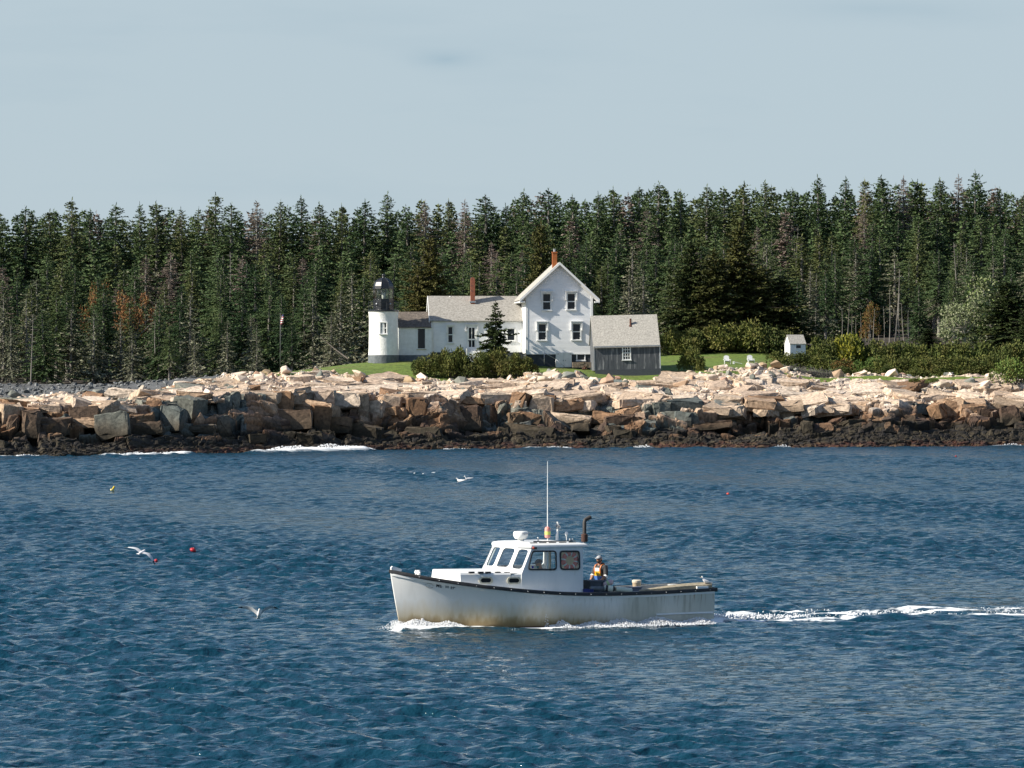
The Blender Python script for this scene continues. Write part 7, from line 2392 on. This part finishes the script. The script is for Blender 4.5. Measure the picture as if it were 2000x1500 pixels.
for sg in (-1, 1):
    lg_ = MB(); lg_.tube([(-.02, sg * .03, .15), (-.03, sg * .032, .08), (-.02, sg * .034, .0)], .008, 6); lg_.add([(-.03, sg * .034 - .02, .003), (.05, sg * .034 - .03, .003), (.05, sg * .034 + .03, .003), (-.03, sg * .034 + .02, .003), (-.0, sg * .034, .012)], [(0, 1, 4), (1, 2, 4), (2, 3, 4), (3, 0, 4), (3, 2, 1, 0)])
    lg_.build("leg", mat('pink_leg', (.5, .33, .30)), e)
b = MB(); b.tube([(.10, 0, .362), (.15, 0, .35)], [.010, .004], 6); b.build("bill", M['bill'], e)
p = bp(1375.5, 1147.0, 1.35)
place_on_boat(e, p.x, p.y, p.z, R(-20)); e.scale = (.92,) * 3
tag(e, "white gull standing on the stern of the lobster boat", "gull", "gulls over and on the water")
def water_at(px, py):
    Y = FPX * CAMZ / (py - HZ); x = (px - 1000) / FPX * Y
    return Vector((x, Y, sea_z(x, Y)))
def float_gull(px, py, label, rz):
    e = empty("gull"); m_ = MB()
    loft(m_, [((.24, 0, .20), (0, .012, 0), (0, 0, .012)), ((.2, 0, .21), (0, .042, 0), (0, 0, .042)), ((.16, 0, .17), (.02, .04, 0), (0, 0, .045)), ((.12, 0, .07), (.02, .09, 0), (0, 0, .07)), ((0, 0, .05), (0, .11, 0), (0, 0, .09)), ((-.16, 0, .07), (0, .085, 0), (0, 0, .065)), ((-.32, 0, .12), (0, .02, 0), (0, 0, .012))])
    m_.build("body", [M['gullwhite']], e); b = MB(); b.tube([(.235, 0, .2), (.28, 0, .19)], [.012, .005], 6); b.build("bill", M['bill'], e)
    e.location = water_at(px, py) + Vector((0, 0, .10)); e.rotation_euler = (0, 0, rz); e.scale = (1.25,) * 3
    return tag(e, label, "gull", "gulls over and on the water")
float_gull(899, 941.5, "white gull swimming just left of another one near the far shore", R(160)); float_gull(914, 939, "white gull swimming just right of another one near the far shore", R(200))
# buoys
def buoy(px, py, wpx, col, label, sc=(1, 1, .8), band=None, tiltv=.35):
    p = water_at(px, py); r_ = wpx / FPX * p.y / 2
    e = empty("buoy", p + Vector((0, 0, r_ * .55 + .03)))
    m_ = MB()
    m_.lathe([(0, -.9), (.55, -.8), (.92, -.4), (1.0, 0), (.92, .4), (.6, .78), (.22, .95), (.2, 1.1), (0, 1.12)], 18)
    m_.v = [(a * r_ * sc[0], b_ * r_ * sc[1], c * r_ * sc[2]) for a, b_, c in m_.v]
    m_.build("buoy_body", col, e)
    s_ = MB(); s_.tube([(0, 0, r_ * sc[2] * .9), (0, 0, r_ * sc[2] * 1.35)], r_ * .10, 8); s_.build("buoy_eye", band or M['rubber'], e)
    e.rotation_euler = (tiltv, .6 * tiltv, 1.0)
    return tag(e, label, "buoy", "buoys on the water")
M['bred'] = mat('red_buoy', (.42, .022, .03), (.34, .02, .025), 6, .4); M['byel'] = mat('yellow_buoy', (.62, .50, .16), (.66, .60, .32), 6, .5)
buoy(377, 1087, 13.5, M['bred'], "larger dark red buoy, rounded, alone right of the gliding gull", (1, 1, .68))
buoy(305, 1098, 8, M['bred'], "small red buoy just below the tip of the gliding gull's wing")
buoy(1422, 968, 6.5, mat('orange_red_buoy', (.62, .07, .04)), "tiny orange red buoy right of the boat's aerial, far out")
buoy(1867, 893, 4, M['bred'], "tiny red buoy close to the far shore on the right")
yb = buoy(219.5, 961, 10, M['byel'], "pale yellow pot buoy with a yellow stick, far left", (1.1, .8, .6), M['byel'], .4)
s_ = MB(); s_.tube([(0, 0, .05), (.02, .02, .30)], [.07, .05], 8); o = s_.build("stick", mat('bright_yellow', (.68, .48, .03)), yb)
# blue plastic on the cove
bs_ = MB(); rs_ = np.random.RandomState(3)
vs = [(x * .22 + rs_.normal(0, .05), y * .16, abs(rs_.normal(.15, .12)) * (1 if 0 < x < 4 and 0 < y < 3 else .1)) for y in range(4) for x in range(5)]
bs_.add(vs, [(y * 5 + x, y * 5 + x + 1, y * 5 + x + 6, y * 5 + x + 5) for y in range(3) for x in range(4)], 0, True)
o = bs_.build("blue_sheet", mat('pale_blue_plastic', (.28, .45, .62), rough=.4)); o.location = at(119, 768.5, 434); md = o.modifiers.new("t", 'SOLIDIFY'); md.thickness = .02
tag(o, "small crumpled pale blue plastic sheet washed up on the grey cobble cove", "plastic sheet")

# ================================================================== foam: spray along the hull, at the bow and on the rocks
rs_ = np.random.RandomState(31)
FV, FF = [], []; vo = 0
OC = np.array([(1, 0, 0), (-1, 0, 0), (0, 1, 0), (0, -1, 0), (0, 0, 1), (0, 0, -1)], float)
OF = np.array([(0, 2, 4), (2, 1, 4), (1, 3, 4), (3, 0, 4), (2, 0, 5), (1, 2, 5), (3, 1, 5), (0, 3, 5)])
def blob(p, r_):
    global vo
    v_ = OC * r_ * rs_.uniform(.55, 1.25, (6, 1)) + rs_.normal(0, .2 * r_, (6, 3)) + p
    FV.append(v_); FF.append(OF + vo); vo += 6
def boat_pt(u, v, z):
    x, y = b_world(u, v); return np.array((x, y, z))
for i in range(11000):                     # bow wave: a curling sheet that falls away aft
    f = rs_.rand() ** 1.35 * 3.6
    u = 5.42 - f
    base_v = float(side_v(min(max(u, -5.1), 5.5), .12)) if u < 5.2 else .05
    ht = .34 * math.exp(-((f - .55) / .45) ** 2) + .25 * math.exp(-((f - 1.55) / .5) ** 2) + .12 * math.exp(-f / 2.2) * (1 - f / 3.7)
    ht *= .55 + .75 * float(vnoise(np.array([f * 2.6]), np.array([.4]), 12)[0]) + .25 * float(vnoise(np.array([f * 9.0]), np.array([.7]), 13)[0])
    out = rs_.rand() ** 1.5
    v = base_v + .03 + out * (.22 + .16 * f)
    ht *= .72
    z = ht * (1 - out ** 1.3) * rs_.rand() ** .6 + .03
    blob(boat_pt(u, v, z), (.008 + .030 * rs_.rand() ** 2) * (1 - .35 * f / 3.6))
for i in range(1300):                      # spray in front of the stem
    a = abs(rs_.normal(0, .28)); blob(boat_pt(5.35 + a * rs_.uniform(-.3, 1), rs_.normal(.05, .22), .02 + .30 * rs_.rand() * math.exp(-a * 2.2)), rs_.uniform(.005, .018))
for i in range(9000):                     # broken water along the after side
    f = rs_.rand()
    u = .75 - 5.7 * f
    pk = [.0, .34, .7]
    ht = .07 + .17 * max(math.exp(-((u - .35) / .18) ** 2) * 1.0, math.exp(-((u + 1.7) / .45) ** 2), 1.15 * math.exp(-((u + 3.0) / .55) ** 2), .8 * math.exp(-((u + 4.5) / .4) ** 2), .7 * math.exp(-((u + .7) / .3) ** 2))
    if -.3 < u < .1 and rs_.rand() < .7: continue
    out = rs_.rand() ** 1.3
    v = float(side_v(max(u, -5.1), .1)) + .08 + out * .62
    z = ht * (1 - out ** 2) * rs_.rand() ** .7 + .03
    blob(boat_pt(u, v, z), .007 + .026 * rs_.rand() ** 2)
for i in range(2200):                     # boiling wake
    f = rs_.rand() ** 2.0 * 22
    u = -5.25 - f; sg = rs_.choice((-1, 1, 0), p=(.3, .45, .25)); wv = .55 + .05 * f
    v = sg * wv + rs_.normal(0, .22 + .012 * f)
    x, y = b_world(u, v)
    blob(np.array((x, y, sea_z(x, y) + .03 + .16 * math.exp(-f / 5) * rs_.rand())), rs_.uniform(.012, .045) * math.exp(-f / 30))
for i in range(60):
    blob(boat_pt(.9 + rs_.normal(0, .03), 1.62 + rs_.normal(0, .05), .05 + .45 * rs_.rand() ** 2), rs_.uniform(.006, .018))
for px0, px1, n, hmax in ((20, 85, 160, .22), (215, 370, 700, .4), (490, 735, 1900, .75), (865, 920, 70, .2), (1035, 1110, 160, .3), (1232, 1272, 160, .45), (1515, 1545, 60, .4), (1950, 2000, 60, .25)):
    for i in range(n):                    # surf against the rocks
        px = rs_.uniform(px0, px1); Y = float(shoreY(px)) - rs_.uniform(-.6, 3.2) * rs_.rand()
        env = math.sin(PI * (px - px0) / (px1 - px0)) ** .6 * (.35 + .65 * float(vnoise(np.array([px * .06]), np.array([2.2]), 7)[0]))
        blob(np.array(((px - 1000) / FPX * Y, Y, .05 + hmax * env * rs_.rand() ** 1.6)), rs_.uniform(.025, .085) * (.5 + .5 * env))
M['foam'] = mat('white_foam', (.9, .91, .92), rough=.9, spec=.2)
t_ = M['foam'].node_tree
tl_ = t_.nodes.new("ShaderNodeBsdfTranslucent"); tl_.inputs[0].default_value = (.9, .91, .92, 1)
mx_ = t_.nodes.new("ShaderNodeMixShader"); mx_.inputs[0].default_value = .3
t_.links.new(t_.nodes["Principled BSDF"].outputs[0], mx_.inputs[1]); t_.links.new(tl_.outputs[0], mx_.inputs[2])
t_.links.new(mx_.outputs[0], t_.nodes["Material Output"].inputs[0])
me = np_mesh("sea_foam", np.vstack(FV), np.vstack(FF), M['foam'], smooth=False)
tag(link("sea_foam", me), "white spray and foam along the boat, its wake and the surf line", "foam", kind='stuff')
